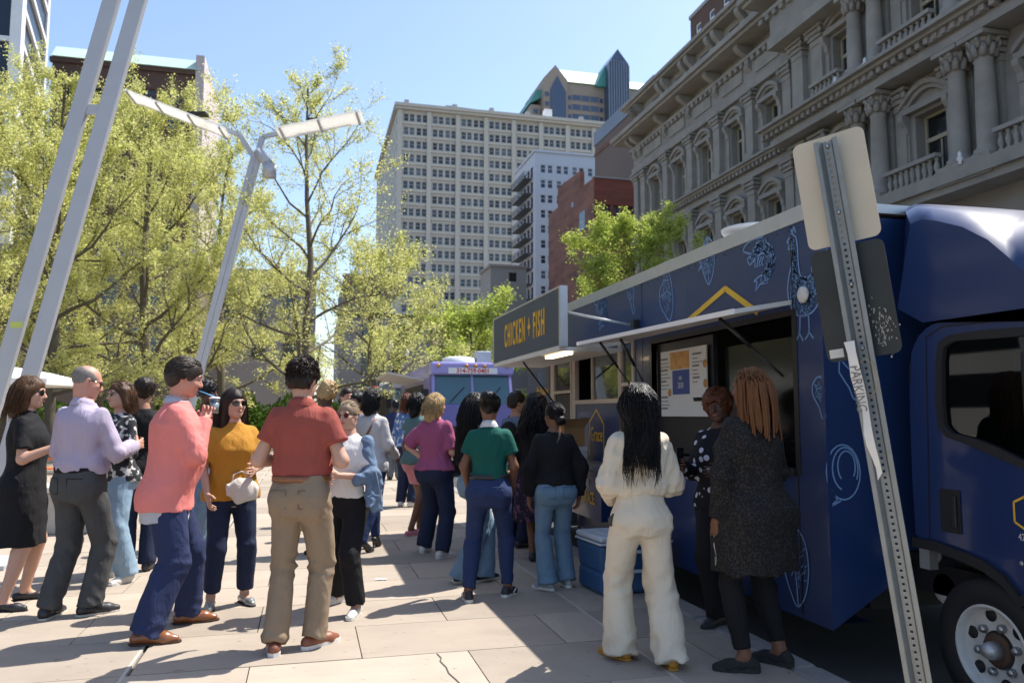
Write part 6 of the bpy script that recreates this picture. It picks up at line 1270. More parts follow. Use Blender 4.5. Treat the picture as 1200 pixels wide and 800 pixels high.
        for s in (-1, 1):
            a, e, w_, v_ = arms[s]; a2 = a+np.array((-s*.010*H, 0, -.009*H))
            if sl_ == 'none': continue
            if sl_ == 'short': tt = G.get('slen', .62); f.cap(a2, a+(e-a)*tt, ra*.88+se*.6, ra*.92+se*1.25, .03, flat=True)
            else:
                f.cap(a2, e, ra*.90+se*.6, ra*.88+se*.95, .03); tt = 1.0 if sl_ == 'long' else .35; f.cap(e, e+(w_-e)*tt, ra*.88+se*1.1, ra*.62+se*(.7 if sl_ == 'long' else 1.1), .02, flat=True)
                if G.get('cuff'): f.cap(w_-v_*.06, w_-v_*.028, ra*.8+se, ra*.62+se*.7, .012)
        if G.get('hem', .49) < .555 and G.get('seat', True):
            for s in (-1, 1): f.ell(J(s*.043*H, -.036*H-bw.get('butt', 0)*.5*H, .498*H), np.array((.050, .041, .054))*H*((.98 if fem else .90)+.5*(g-1))+.008+e0*.4, .07)
            f.cut((0, 0, -1), -hem)
        folds(f, G.get('folds', 1), seed, 'top'); o = npmesh(name, *f.mesh(), G['mat'], T)
        if G.get('collar'):
            n = 24; a0, b0 = bi(nk, 1)+.010, bi(nk, 2)+.010; cx0, cy0 = bi(nk, 3), bi(nk, 4); rn = (.026 if fem else .0305)*H
            def ringp(a, b, z, ti): return [(cx0+a*math.sin(2*math.pi*k/n), cy0+b*math.cos(2*math.pi*k/n), nk+z-ti*math.cos(2*math.pi*k/n)) for k in range(n)]
            R_ = [ringp(a0+.010, b0+.010, -.022, .012), ringp(a0+.004, b0+.004, .004, .012), ringp(rn+.012, rn+.012, .030, .014), ringp(rn+.007, rn+.007, .031, .014), ringp(rn+.004, rn+.004, .0, .012)]; v = sum(R_, []); fcs = [(j*n+k, j*n+(k+1) % n, (j+1)*n+(k+1) % n, (j+1)*n+k) for j in range(len(R_)-1) for k in range(n)]; cm = G['collar'] if not isinstance(G['collar'], (bool, int)) else G['mat']; MB().add(v, fcs, None, True).build('collar', cm, T)
        return o
    def bottoms(G):
        kind = G.get('kind', 'straight'); e0 = G.get('ease', .010); hem = G.get('hem', .035)*H; wz = G.get('waist', .585)*H+up; th_ = [g_['hem'] for n_, g_ in S.get('tops', []) if 'hem' in g_]; wz = min(wz, (min(th_)+.03)*H+up) if th_ and min(th_) < .555 and kind != 'skirt' else wz; wz = max(wz, .478*H+up); tb = []
        for z in np.linspace(.462*H+up, wz, 14): tb.append((z, bi(z, 1)+e0, bi(z, 2)+e0*1.2, bi(z, 3), bi(z, 4)))
        pts = [(t_[3]-t_[1], t_[4]-t_[2], t_[0]) for t_ in tb]+[(t_[3]+t_[1], t_[4]+t_[2], t_[0]) for t_ in tb]+[p for s in (-1, 1) for p in legs[s][:3]]; mn, mx_ = bbox(pts, .15 if kind in ('wide', 'flare') else .10); mn[2] = 0; f = Field(mn, mx_, hg*1.22); f.loft(tb, .02)
        if kind == 'skirt':
            f = Field(mn-.06, mx_+.06, hg); tb2 = []
            for z in np.linspace(G['hem']*H+up, wz, 22): t = (z-G['hem']*H-up)/(wz-G['hem']*H-up); zq = max(z, .50*H+up); tb2.append((z, bi(zq, 1)+e0+G.get('flare', .02)*(1-t), bi(zq, 2)+e0+G.get('flare', .02)*(1-t), bi(z, 3), bi(zq, 4)))
            f.loft(tb2, .02)
        else:
            K = {'slim': (1.02, 1.04, 1.10), 'leggings': (1.0, 1.0, 1.0), 'straight': (1.06, 1.28, 1.75), 'flare': (1.02, 1.10, 2.3), 'wide': (1.15, 1.75, 2.75), 'relaxed': (1.10, 1.4, 1.95), 'shorts': (1.12, 1.3, 1.3)}[kind]; K = G.get('K', K)
            for s in (-1, 1):
                h_, kn, an, fd = legs[s]; hz_ = hem if kind != 'shorts' else 0; t = (kn[2]-hz_)/(kn[2]-an[2]+1e-6); end = kn+(an-kn)*t
                if kind == 'shorts': f.cap(h_, h_+(kn-h_)*G.get('len', .5), rl*K[0]+e0, rl*1.0+e0*1.6, .03, flat=True); continue
                f.cap(h_, kn, rl*K[0]+e0, rl*.64*K[1]+e0, .025); f.cap(kn, end, rl*.64*K[1]+e0, rl*.44*K[2]+e0, .02, flat=True)
                if kind in ('slim', 'leggings', 'flare'): f.cap(kn+(an-kn)*.1+np.array((0, -.012, 0)), kn+(an-kn)*.55, rl*.68+e0, rl*.5+e0, .03)
        for s in (-1, 1):   # seat
            p = J(s*.043*H, -.036*H-bw.get('butt', 0)*.5*H, .498*H); f.ell(p, np.array((.050, .041, .054))*H*((.98 if fem else .90)*(.80 if kind == 'wide' else 1)+.5*(g-1)), .07)
        if G.get('crease'): f.cap(J(0, -.1*H, .60*H), J(0, -.1*H, .46*H), .006, .006, .02, sub=True)
        folds(f, G.get('folds', 1), seed+11, 'leg'); o = npmesh('trousers' if kind not in ('skirt', 'shorts') else kind, *f.mesh(), G['mat'], T)
        if G.get('belt'):
            z = wz-.012; mb = MB(); n = 28; a, b, cx, cy = bi(z, 1)+e0+.007, bi(z, 2)+e0*1.2+.007, bi(z, 3), bi(z, 4); v = []
            for dz, ex in ((-.018, 0), (-.018, .004), (.018, .004), (.018, 0)):
                for k in range(n): t = 2*math.pi*k/n; c_, s_ = math.cos(t), math.sin(t); m_ = (abs(c_)**2.25+abs(s_)**2.25)**(-1/2.25); v.append((cx+(a+ex)*c_*m_, cy+(b+ex)*s_*m_, z+dz))
            mb.add(v, [(j*n+k, j*n+(k+1) % n, (j+1)*n+(k+1) % n, (j+1)*n+k) for j in range(3) for k in range(n)], None, True); mb.build('belt', G['belt'], T)
        if G.get('pockets'):
            for s in (-1, 1):
                z0, z1, x0, x1 = .487*H+up, .548*H+up, s*.022*H, s*.080*H; v = []; n = 5
                for z in (z0, z1):
                    for i in range(n): x = x0+(x1-x0)*i/(n-1); v.append((bi(z, 3)+x, bi(z, 4)-(bi(z, 2)+e0+.016+bw.get('butt', 0)*.2*H)*math.sqrt(max(.05, 1-(x/(bi(z, 1)+e0+.025))**2)), z))
                mb = MB(); sm = .0022
                for a_, b_2 in [(v[i], v[i+1]) for i in range(n-1)]+[(v[n+i], v[n+i+1]) for i in range(n-1)]+[(v[0], v[n]), (v[n-1], v[2*n-1])]: mb.tube([a_, b_2], sm, 4)
                mb.build('pocket_seam', G['pockets'], T)
        return o
    if S.get('bottom'): bottoms(S['bottom'])
    for nm, G in S.get('tops', []): top_garment(G, nm)
    # ---- shoes
    sh = S.get('shoes', dict(kind='sneaker', mat=M_blk))
    for s in (-1, 1):
        h_, kn, an, fd = legs[s]; sc = H/1.75*(1.06 if not fem else .97)*sh.get('size', 1); c = an*np.array((1, 1, 0)); sd = np.array((fd[1], -fd[0], 0)); li = S.get('lift', {}).get(s, 0)
        P = lambda x, y, z: c+sd*x*sc+fd*y*sc+np.array((0, 0, z*sc+li))
        hl = heel; f = Field(c-np.array((.2, .2, .0))+np.array((0, 0, li)), c+np.array((.2, .2, .16+hl+li)), sh.get('h', .0088)); w_ = sh.get('w', 1.0); k = sh['kind']
        f.cap(P(0, -.052, .036+hl), P(0, .02, .042+hl), .034*sc*w_, .036*sc*w_, .02); f.cap(P(0, .02, .042+hl), P(.004*s, .10, .028+hl*.25), .037*sc*w_, .037*sc*w_, .02); f.cap(P(.004*s, .10, .026), P(.002*s, .158, .020), .038*sc*w_, .026*sc*w_*sh.get('toe', 1), .02)
        if k in ('sneaker', 'boot'): f.cap(P(0, -.035, .05+hl), P(0, -.022, .088+hl), .037*sc, .034*sc, .02, flat=True)
        if k in ('flat', 'heel'): f.cap(P(0, .03, .10+hl), P(0, .07, .085+hl), .03*sc, .025*sc, .01, sub=True)
        f.cut((0, 0, -1), -(li+.004)); 
        if k == 'flat' or k == 'heel': f.cut((0, 0, 1), li+.062*sc+hl)
        shm = sh['mat'][0 if s < 0 else -1] if isinstance(sh['mat'], (list, tuple)) else sh['mat']
        so = npmesh('shoe', *f.mesh(), shm, T)
        ol = [(-.030, -.070), (-.036, -.03), (-.032, .03), (-.040, .09), (-.036, .14), (-.018, .178), (.004, .186), (.026, .174), (.038, .14), (.041, .09), (.034, .03), (.036, -.03), (.030, -.070), (.0, -.088)]; th = sh.get('sole_h', .018)
        if sh.get('sole'):
            ex = sh.get('ex', 1.02); pl = [P(x*ex*w_*(1 if s > 0 else -1), y*ex, 0) for x, y in ol]; n = len(pl); v = [(p[0], p[1], li+.001) for p in pl]+[(p[0], p[1], li+th) for p in pl]; MB().add(v, [tuple(range(n)), tuple(range(n, 2*n))]+[(i, (i+1) % n, n+(i+1) % n, n+i) for i in range(n)]).build('sole', sh['sole'], so)
        if k == 'heel': MB().tube([P(0, -.06, .0), P(0, -.055, hl+.03)], [.006, .02], 8).build('stiletto', sh['mat'], so)
        if sh.get('patch'): MB().tube([P(-.037*w_, .03, .03), P(-.042*w_, .07, .045), P(-.030*w_, .10, .055)], .006, 6).tube([P(.037*w_, .03, .03), P(.042*w_, .07, .045), P(.030*w_, .10, .055)], .006, 6).build('shoe_stripe', sh['patch'], so)
        if sh.get('laces'):
            mb = MB()
            for j in range(4): y = .03+.022*j; mb.tube([P(-.018, y, .083-.012*j+hl), P(0, y+.004, .089-.012*j+hl), P(.018, y, .083-.012*j+hl)], .003, 5)
            mb.build('laces', sh['laces'], so)
    # ---- eyes, lips, glasses
    if S.get('facefeat', False):
        for s in (-1, 1):
            e = MB(); c = hw_([(s*.031, .0775, .005)])[0]; e.lathe([(.001, -.0075), (.008, -.005), (.0105, 0), (.008, .005), (.001, .0075)], tuple(c), 10); eo = e.build('eye', M_eye, T); c2 = hw_([(s*.031, .0855, .005)])[0]; MB().lathe([(.0005, -.005), (.004, -.0035), (.0052, 0), (.004, .0035), (.0005, .005)], tuple(c2), 8).build('iris', M_iris, eo)
            pth = hw_([(s*.012, .092, .028), (s*.028, .094, .034), (s*.048, .082, .028)]); v, q = tubes_vf([pth], [[.003, .0035, .0015]], 5); npmesh('eyebrow', v, q, S.get('browmat', M_iris), T)
        pth = hw_([(-.024, .090, -.058), (-.010, .0985, -.0585), (0, .0985, -.0605), (.010, .0985, -.0585), (.024, .090, -.058)]); v, q = tubes_vf([pth], [[.002, .005, .0055, .005, .002]], 6); npmesh('lips', v, q, S.get('lipmat', M_lipm), T)
    if S.get('glasses'):
        mb = MB(); gm = S['glasses']
        for s in (-1, 1):
            L_ = [(s*.034+.029*math.cos(a)*(1.0 if abs(math.cos(a)) < .9 else 1.03), .099-.010*abs(math.cos(a)*.5+.5*s*s)-.3*(abs(s*.034+.029*math.cos(a))-.0)**1.5, .004+.022*math.sin(a)) for a in np.linspace(0, 2*math.pi, 17)[:-1]]
            F_ = hw_(L_); B_ = hw_([(x, y-.004, z) for x, y, z in L_]); n = 16; mb.add(list(F_)+list(B_), [tuple(range(n)), tuple(range(2*n-1, n-1, -1))]+[(i, (i+1) % n, n+(i+1) % n, n+i) for i in range(n)])
            mb.tube(list(hw_([(s*.062, .080, .012), (s*.080, .045, .012), (s*.083, -.01, .008)])), .003, 5)
        mb.tube(list(hw_([(-.008, .097, .010), (.008, .097, .010)])), .003, 5); mb.build('glasses', gm, T)
    # ---- hair
    Hr = S.get('hair')
    if Hr:
        r = np.random.default_rng(seed+77); k = Hr['kind']; th = Hr.get('thick', .014); hm = Hr['mat']; hp = []
        if k == 'turban': pass
        f = Field((-.26, -.30, -.62 if k == 'long' else -.36), (.26, .2, .30), S.get('hairh', .0108)); E = np.array((.077+th, .097+th, .090+th)); f.ell((0, -.016, .032), E, .02)
        if k in ('short', 'crop'): f.ell((0, -.07, -.03), (.060+th, .055, .055), .03)
        fy = Hr.get('front', .030); f.ell((0, .125, -.055), (.105, .085+fy, .105), .012, sub=True)    # face opening
        if k == 'bald': f.ell((0, .05, .13), (.088, .125, .095), .02, sub=True)
        if k in ('short', 'crop', 'bald'):
            f.cut((0, 0, -1), Hr.get('nape', .062)); 
            for s in (-1, 1): f.ell((s*.098, .0, -.045), (.04, .045, .05), .01, sub=True)
        if k == 'bob' or k == 'long':
            L_ = Hr.get('len', .2)*.9
            for s in (-1, 1): f.cap((s*.066, -.02, .02), (s*.075, -.025, -L_*.55), .038+th, .030+th*.5, .03)
            f.cap((0, -.072, .0), (Hr.get('bx', 0)*.6, -.075, -.13), .058+th, .05+th, .04); f.cap((Hr.get('bx', 0)*.6, -.078, -.10), (Hr.get('bx', 0), -.105, -max(.14, L_*.82)), .05+th, .032, .04); f.ell((0, -.08, -.06), (.088, .04, .10), .03)
        if k == 'afro': f.ell((0, -.02, .055), np.array((.105, .12, .105))*Hr.get('vol', 1), .03); f.ell((0, .14, -.05), (.09, .085+fy, .085), .012, sub=True)
        if k == 'bun': f.ell(Hr.get('bun', (0, -.11, .06)), Hr.get('bunr', (.055, .05, .05)), .02)
        if k == 'updo': f.ell((0, -.03, .10), (.085, .09, .07), .03)
        am = Hr.get('rough', .003); f.noise(am, Hr.get('freq', 90), seed+3, Hr.get('st', (1, 1, .5))); 
        if am > .004: f.noise(am*.6, Hr.get('freq', 90)*2, seed+4)
        v, q = f.mesh(); hp.append((hw_(v), q))
        ns = Hr.get('n', 0)
        if ns:
            paths = []; rads = []; L_ = Hr.get('len', .3); wv, wf = Hr.get('wave', (.006, 30)); r0 = Hr.get('r', .0065); m_ = (11 if L_ < .4 else 13) if L_ > .15 else 5
            for _ in range(ns):
                while True:
                    d = unit(r.normal(size=3))
                    if d[2] < Hr.get('zmin', -.35): continue
                    if d[1] > Hr.get('ymax', .35): continue
                    if d[1] > .22 and d[2] < .30+.35*d[1]: continue
                    break
                p = np.array((0, -.016, .032))+d*E*.99; l = L_*r.uniform(Hr.get('lmin', .62), 1.08); st = l/(m_-1); path = [p.copy()]; dirn = unit(d*.35+np.array((d[0]*.5, -.25, -.2))*Hr.get('back', 1)); az_ = math.atan2(d[0], -d[1]); ph1, ph2 = 4*az_+2*d[2]+r.normal()*Hr.get('phase', .7), 3*az_+1.3+r.normal()*Hr.get('phase', .7); spread_ = Hr.get('spread', .0)
                side = Hr.get('side', 0)
                for i in range(1, m_):
                    g_ = np.array((side*.5, -.10+0*d[1], -1.)); 
                    if L_ > .125: dirn = unit(dirn*.55+g_*.5)
                    else:
                        nn_ = unit((p-np.array((0, -.016, .032)))/E**2); cv = np.array(Hr.get('comb', (0, -.3, -.3)), float)+r.normal(size=3)*Hr.get('mess', .25); cv = cv-nn_*(cv@nn_); dirn = unit(unit(cv)+nn_*Hr.get('lift', .05))
                    p = p+dirn*st
                    rel_ = (p-np.array((0, -.016, .032)))/(E*1.03); nr = np.linalg.norm(rel_)
                    if nr < 1 and L_ > .125: p = np.array((0, -.016, .032))+rel_/nr*E*1.03
                    if L_ <= .125 and nr < .985: p = np.array((0, -.016, .032))+rel_/nr*E*1.03*.985
                    if L_ > .125 and p[2] < -.05:
                        mnY = -.055-.35*max(0, -.12-p[2])-.02 if Hr.get('behind', True) else -9
                        if Hr.get('behind', True) and abs(p[0]) < .12+.3*max(0, -.12-p[2]) and p[1] > mnY: p[1] += (mnY-p[1])*.55
                        p[1] = max(p[1], -.20); p[0] *= 1+spread_*.05
                    if p[1] > .03 and abs(p[0]) < .07 and p[2] < .07: p[1] = .03
                    path.append(p.copy())
                P = np.array(path); t = np.linspace(0, 1, m_); P[:, 0] += wv*np.sin(wf*t*l+ph1)*t**.5; P[:, 1] += wv*np.cos(wf*t*l+ph2)*t**.5
                if Hr.get('gather'):
                    gx, gy, gw = Hr['gather']; w2 = np.clip((-.02-P[:, 2])/.12, 0, 1)[:, None]*gw; P[:, :2] += (np.array((gx, gy))-P[:, :2])*w2
                paths.append(hw_(P)); rr = r0*r.uniform(.7, 1.3)*hs; rads.append(rr*np.clip(1.15-t*Hr.get('taper', .75), .12, 1)*np.clip(t*8+.3, 0, 1))
            hp.append(tubes_vf(paths, rads, 3 if ns > 600 else (4 if ns > 200 else 5)))
        v, q = joinvf(hp); npmesh('hair', v, q, hm, T)
    S['_'] = dict(T=T, arms=arms, hw=hw_, H=H, J=J, bi=bi, up=up, hc=hc, ra=ra, R=Rw, pos=pos)
    return T
def to_world(S, p): d = S['_']; return d['R']@np.array(p)+np.array((d['pos'][0], d['pos'][1], 0))
# ------------------------------------------------------------------ the people on the plaza
def hairm(name, c, r=.38): return mat(name, c, r, var=.5, vscale=26, col2=tuple(x*.45 for x in c), bump=.6, bscale=120, bdist=.004, stretch=(3, 3, .4), spec=.22)
H_black = hairm('black_hair', (.008, .007, .0075), .32); H_dark = hairm('dark_brown_hair', (.022, .013, .009)); H_brown = hairm('brown_hair', (.085, .042, .02)); H_aub = hairm('auburn_hair', (.11, .035, .014)); H_blond = hairm('blond_hair', (.42, .28, .13)); H_ash = hairm('ash_blond_hair', (.30, .22, .14)); H_amber = hairm('amber_braids', (.17, .07, .027), .65); H_grey = hairm('grey_hair', (.20, .18, .165), .6)
M_shade = mat('dark_lens', (.008, .007, .007), .12, spec=.7)
C_black = cloth('black_fabric', (.010, .010, .012)); C_lav = cloth('lavender_shirting', (.38, .33, .43), .1, 6, .25, 300); C_char = cloth('charcoal_denim', (.066, .066, .067), .5, 14); C_salmon = cloth('salmon_knit', (.66, .20, .18), .15, 12, .5, 260); C_navy = cloth('navy_suiting', (.022, .032, .085), .2, 8); C_must = cloth('mustard_jersey', (.42, .20, .025), .2, 8); C_ind = cloth('indigo_denim', (.016, .024, .055), .4, 14); C_red = cloth('brick_red_pique', (.29, .068, .052), .12, 10, .3, 500)
C_khaki = cloth('khaki_twill', (.25, .185, .125), .2, 7); C_white = cloth('white_jersey', (.66, .65, .63), .08); C_denim = cloth('blue_denim', (.10, .155, .24), .5, 11, col2=(.19, .26, .36)); C_light = cloth('light_denim', (.20, .30, .40), .5, 9, col2=(.30, .40, .50)); C_grey = cloth('pale_grey_fleece', (.46, .45, .45), .1); C_mauve = cloth('mauve_jersey', (.30, .075, .155), .15, 8); C_green = cloth('bottle_green_pique', (.0065, .085, .066), .12, 10, .3, 500); C_blue = cloth('royal_denim', (.022, .038, .105), .35, 12); C_wash = cloth('washed_denim', (.12, .20, .285), .45, 8, col2=(.19, .28, .36))
C_cream = cloth('cream_gauze', (.62, .545, .43), .10, 7, .55, 240); C_olive = cloth('olive_cotton', (.055, .07, .045), .2); C_teal = cloth('teal_vest', (.10, .17, .17), .2); C_pink = cloth('pink_cotton', (.60, .25, .28), .15); C_slate = cloth('slate_blue_shirt', (.10, .14, .20), .2)
def pattern_mat(name, base, dots, scale, thr, soft=.03, tex='dots'):
    m = mat(name, base, .85, bump=.2, bscale=300, bdist=.002, spec=.25); n = m.node_tree.nodes; L = m.node_tree.links; tc = n.new('ShaderNodeTexCoord'); b = n['Principled BSDF']
    if tex == 'dots': t = n.new('ShaderNodeTexVoronoi'); t.inputs['Scale'].default_value = scale; t.inputs['Randomness'].default_value = .55; o = t.outputs['Distance']
    else: t = n.new('ShaderNodeTexNoise'); t.inputs['Scale'].default_value = scale; t.inputs['Detail'].default_value = 2; o = t.outputs[0]
    L.new(tc.outputs['Object'], t.inputs[0]); r = n.new('ShaderNodeMapRange'); r.inputs[1].default_value = thr; r.inputs[2].default_value = thr+soft; L.new(o, r.inputs[0]); mx = n.new('ShaderNodeMix'); mx.data_type = 'RGBA'; L.new(r.outputs[0], mx.inputs[0])
    mx.inputs[6].default_value = (*(dots if tex == 'dots' else base), 1); mx.inputs[7].default_value = (*(base if tex == 'dots' else dots), 1); L.new(mx.outputs[2], b.inputs['Base Color']); return m
C_dots = pattern_mat('dotted_blouse', (.010, .010, .014), (.50, .50, .58), 15, .30); C_leo = pattern_mat('mottled_coat', (.012, .011, .011), (.036, .031, .028), 90, .50, .10, 'n'); C_flor = pattern_mat('floral_blouse', (.08, .16, .35), (.55, .58, .62), 16, .55, .05, 'n'); C_plaid = pattern_mat('printed_top', (.03, .03, .035), (.55, .54, .52), 20, .54, .05, 'n'); C_skirt = pattern_mat('dark_print_skirt', (.02, .014, .03), (.14, .06, .10), 22, .55, .05, 'n')
L_brown = mat('tan_leather', (.24, .085, .028), .32, var=.4, vscale=14, coat=.3); L_white = mat('white_leather', (.66, .64, .60), .5, var=.15, vscale=20); L_sole = mat('pale_sole', (.52, .48, .42), .7); L_dk = mat('dark_shoe', (.022, .022, .026), .5, var=.3, vscale=20); L_silver = mat('silver_leather', (.35, .36, .36), .3, metal=.6); L_must = mat('mustard_suede', (.42, .20, .03), .8); L_blacksole = mat('black_sole', (.02, .02, .02), .8); L_pinkl = mat('pink_laces', (.6, .1, .2), .7)
HANG = ((.14, -.04, -1), (.05, .20, -1)); FWD = ((.22, .10, -1), (-.28, 1, .05))
P = {}
P['dress'] = dict(h=.0088, label='woman in knee-length black dress and sunglasses beside the tall slanted post', feet=[(8, 716), (34, 702)], top=437, face=-72, skin='fair', girth=1.08, seed=1, head=(-4, -4, 0), armR=((.18, .12, -1), (-.05, 1, .42)), armL=((.15, .25, -1), (-.15, 1, .35)), palmR=(0, 0, 1), curlR=.8, hair=dict(kind='bob', mat=H_brown, len=.25, n=650, wave=(.006, 24), r=.003, thick=.016, ymax=.45, behind=False), glasses=M_shade,
    tops=[('dress', dict(mat=C_black, hem=.27, ease=.018, flare=.012, straight=.52, sleeve='short', slen=.75, folds=.8, collar=True))], shoes=dict(kind='flat', mat=L_dk, sole=L_blacksole, sole_h=.008), facefeat=True)
P['lav'] = dict(h=.0088, label='bald man in lavender shirt and charcoal jeans seen from behind', feet=[(60, 722), (112, 719)], top=425, hair_h=.0, fem=False, face=-18, skin='pink', girth=1.06, seed=2, head=(-32, -16, 0), hipy=.01, armL=((.24, .20, -1), (-.25, 1, .15)), armR=((.24, .22, -1), (-.25, 1, .15)), hair=dict(kind='bald', mat=H_grey, thick=.003, rough=.001, nape=.07), glasses=M_shade, fyaw=(16, -30),
    bottom=dict(kind='straight', mat=C_char, belt=C_black, K=(1.04, 1.22, 1.7), pockets=C_black, folds=1.3), tops=[('shirt', dict(mat=C_lav, hem=.565, ease=.024, sleeve='long', blouse=.014, folds=1.3, collar=True, sease=.018))], shoes=dict(kind='sneaker', mat=L_dk, sole=L_sole, sole_h=.014))
P['auburn'] = dict(h=.0115, label='woman with auburn hair and sunglasses behind the bald man', feet=[(144, 683), (120, 677)], top=443, face=148, skin='fair', seed=3, head=(-10, 0, 8), armL=FWD, armR=FWD, hair=dict(kind='bob', mat=H_brown, len=.18, n=450, r=.0033, wave=(.006, 26), thick=.012, ymax=.45, front=.02, behind=False), glasses=M_shade, facefeat=True,
    bottom=dict(kind='wide', mat=C_light, K=(1.1, 1.5, 2.3)), tops=[('blouse', dict(mat=C_plaid, hem=.50, ease=.02, sleeve='long'))], shoes=dict(kind='sneaker', mat=L_white, sole=L_white, sole_h=.022, laces=L_pinkl))
P['curlback'] = dict(label='dark curly-haired person almost hidden behind the auburn woman', feet=[(160, 668)], top=441, face=20, skin='tan', seed=4, h=.015, hh=.010, hf=.009, hair=dict(kind='afro', mat=H_dark, rough=.006, vol=.85), bottom=dict(kind='straight', mat=C_ind), tops=[('shirt', dict(mat=C_black, hem=.49, ease=.02, sleeve='long'))], shoes=dict(kind='sneaker', mat=L_dk))
P['salmon'] = dict(h=.0088, label='stout man in salmon sweater and navy trousers drinking through a blue straw', feet=[(178, 754), (226, 729)], top=412, hair_h=.02, fem=False, face=-68, skin='pink', girth=1.15, body=dict(belly=.035, chest=.01), seed=5, head=(0, -14, 0), lean=.09, reachR=(.07, .19, -.235), reachL=(-.04, .19, -.235), hipy=-.07, palmR=(-.9, .2, .3), palmL=(.9, .2, .3), curlR=.75, curlL=.75, hair=dict(kind='short', mat=hairm('greying_brown_hair', (.045, .033, .026), .45), thick=.018, rough=.003, n=700, len=.055, r=.0032, comb=(0, -.7, -.35), mess=.18, zmin=-.35, ymax=.8, front=.045, nape=.085), facefeat=True,
    bottom=dict(kind='relaxed', mat=C_navy, K=(1.06, 1.34, 1.95), folds=1.2), tops=[('shirt_tail', dict(mat=cloth('grey_check_shirt', (.42, .43, .47), .4, 60), hem=.415, ease=.010, straight=.50, sleeve='none', collar=True)), ('sweater', dict(mat=C_salmon, hem=.455, ease=.026, straight=.55, sleeve='long', sease=.018, folds=.7))], shoes=dict(kind='shoe', mat=L_brown, sole=mat('dark_leather_sole', (.05, .02, .012), .6), sole_h=.0135, toe=.8), fyaw=(2, -6))
P['jacket'] = dict(label='woman with short black curls and olive jacket resting chin on hand', feet=[(230, 643), (244, 640)], top=445, face=-105, skin='deep', seed=6, head=(0, 0, 0), reachL=(-.03, .10, -.20), armR=((.1, .4, -.8), (-.5, 1, .1)), hair=dict(kind='afro', mat=H_black, rough=.006, vol=.95), h=.0135, hh=.0065, facefeat=True, bottom=dict(kind='wide', mat=C_denim, K=(1.2, 1.8, 2.5)), tops=[('tee', dict(mat=mat('red_tee', (.4, .03, .05), .8), hem=.5, ease=.012, sleeve='none')), ('jacket', dict(mat=C_olive, hem=.52, ease=.026, sleeve='long', neck=.80))], shoes=dict(kind='sneaker', mat=L_dk, sole=L_blacksole))
P['must'] = dict(h=.0088, label='woman in mustard tee and sunglasses with long dark hair', feet=[(246, 713), (288, 707)], top=452, face=-150, skin='fair', seed=7, head=(16, 0, 0), armR=((.25, .05, -1), (-.05, .55, -.75)), armL=((.2, .1, -1), (-.4, 1, -.1)), hair=dict(kind='long', mat=H_dark, len=.38, n=480, r=.0035, wave=(.007, 20), thick=.012, ymax=.2, front=.02, behind=False), glasses=M_shade, facefeat=True,
    bottom=dict(kind='slim', mat=C_ind, hem=.075, K=(1.05, 1.15, 1.5)), tops=[('tee', dict(mat=C_must, hem=.49, ease=.03, flare=.02, straight=.56, sleeve='short', slen=.85, sease=.03))], shoes=dict(kind='flat', mat=L_silver, sole=L_blacksole, sole_h=.008))
P['polo'] = dict(h=.0088, label='man in brick red polo and khaki trousers standing with his back turned', feet=[(321, 763), (373, 756)], top=413, hair_h=.03, fem=False, face=-6, skin='fair', girth=1.01, seed=8, head=(-6, -3, 0), hipx=.01, armL=((.30, -.10, -1), (-.40, 1, -.05)), armR=((.30, -.08, -1), (-.40, 1, -.05)), armg=1.06, hair=dict(kind='short', mat=H_dark, thick=.020, rough=.005, freq=110, n=620, len=.032, r=.0036, comb=(0, -.2, .3), mess=.9, lift=.5, zmin=-.3, ymax=.7, nape=.07),
    bottom=dict(kind='relaxed', mat=C_khaki, belt=L_brown, waist=.59, K=(1.06, 1.26, 1.66), pockets=cloth('khaki_seam', (.17, .12, .08)), folds=1.6, crease=True), tops=[('polo_shirt', dict(mat=C_red, hem=.586, ease=.016, sleeve='short', slen=.62, sease=.014, blouse=.010, folds=1.0, collar=True))], shoes=dict(kind='shoe', mat=mat('cognac_leather', (.22, .075, .04), .5, var=.3, vscale=16), sole=L_white, sole_h=.024), fyaw=(22, -30))
P['afro'] = dict(label='person with tall blond curls behind the man in red', feet=[(378, 648)], top=439, hair_h=.09, face=70, skin='deep', seed=9, h=.015, hh=.010, hf=.009, hair=dict(kind='updo', mat=H_blond, rough=.009, freq=70, thick=.014, front=.02, n=160, len=.07, r=.006, comb=(0, 0, .5), zmin=.3), bottom=dict(kind='straight', mat=C_ind), tops=[('tee', dict(mat=C_black, hem=.48, ease=.02))])
P['blond'] = dict(h=.0115, hipx=-.0, label='blond woman in sunglasses and white tee with denim jacket over her arm', feet=[(394, 706), (415, 722)], top=462, face=160, skin='fair', seed=10, head=(0, -2, 4), armL=((.22, .15, -1), (-.75, .9, .1)), armR=((.22, .18, -1), (-.75, .9, -.05)), hair=dict(kind='bun', mat=H_ash, thick=.009, rough=.002, bun=(0, -.115, .02), bunr=(.04, .04, .04), front=.03, n=320, len=.07, r=.003, comb=(0, -.8, .0), mess=.12, zmin=-.3, ymax=.8), glasses=M_shade, facefeat=True,
    bottom=dict(kind='wide', mat=C_black, K=(1.08, 1.35, 1.9), hem=.05), tops=[('tee', dict(mat=C_white, hem=.545, ease=.016, sleeve='short', slen=.7))], shoes=dict(kind='sneaker', mat=L_white, sole=L_white, sole_h=.024, laces=L_white))
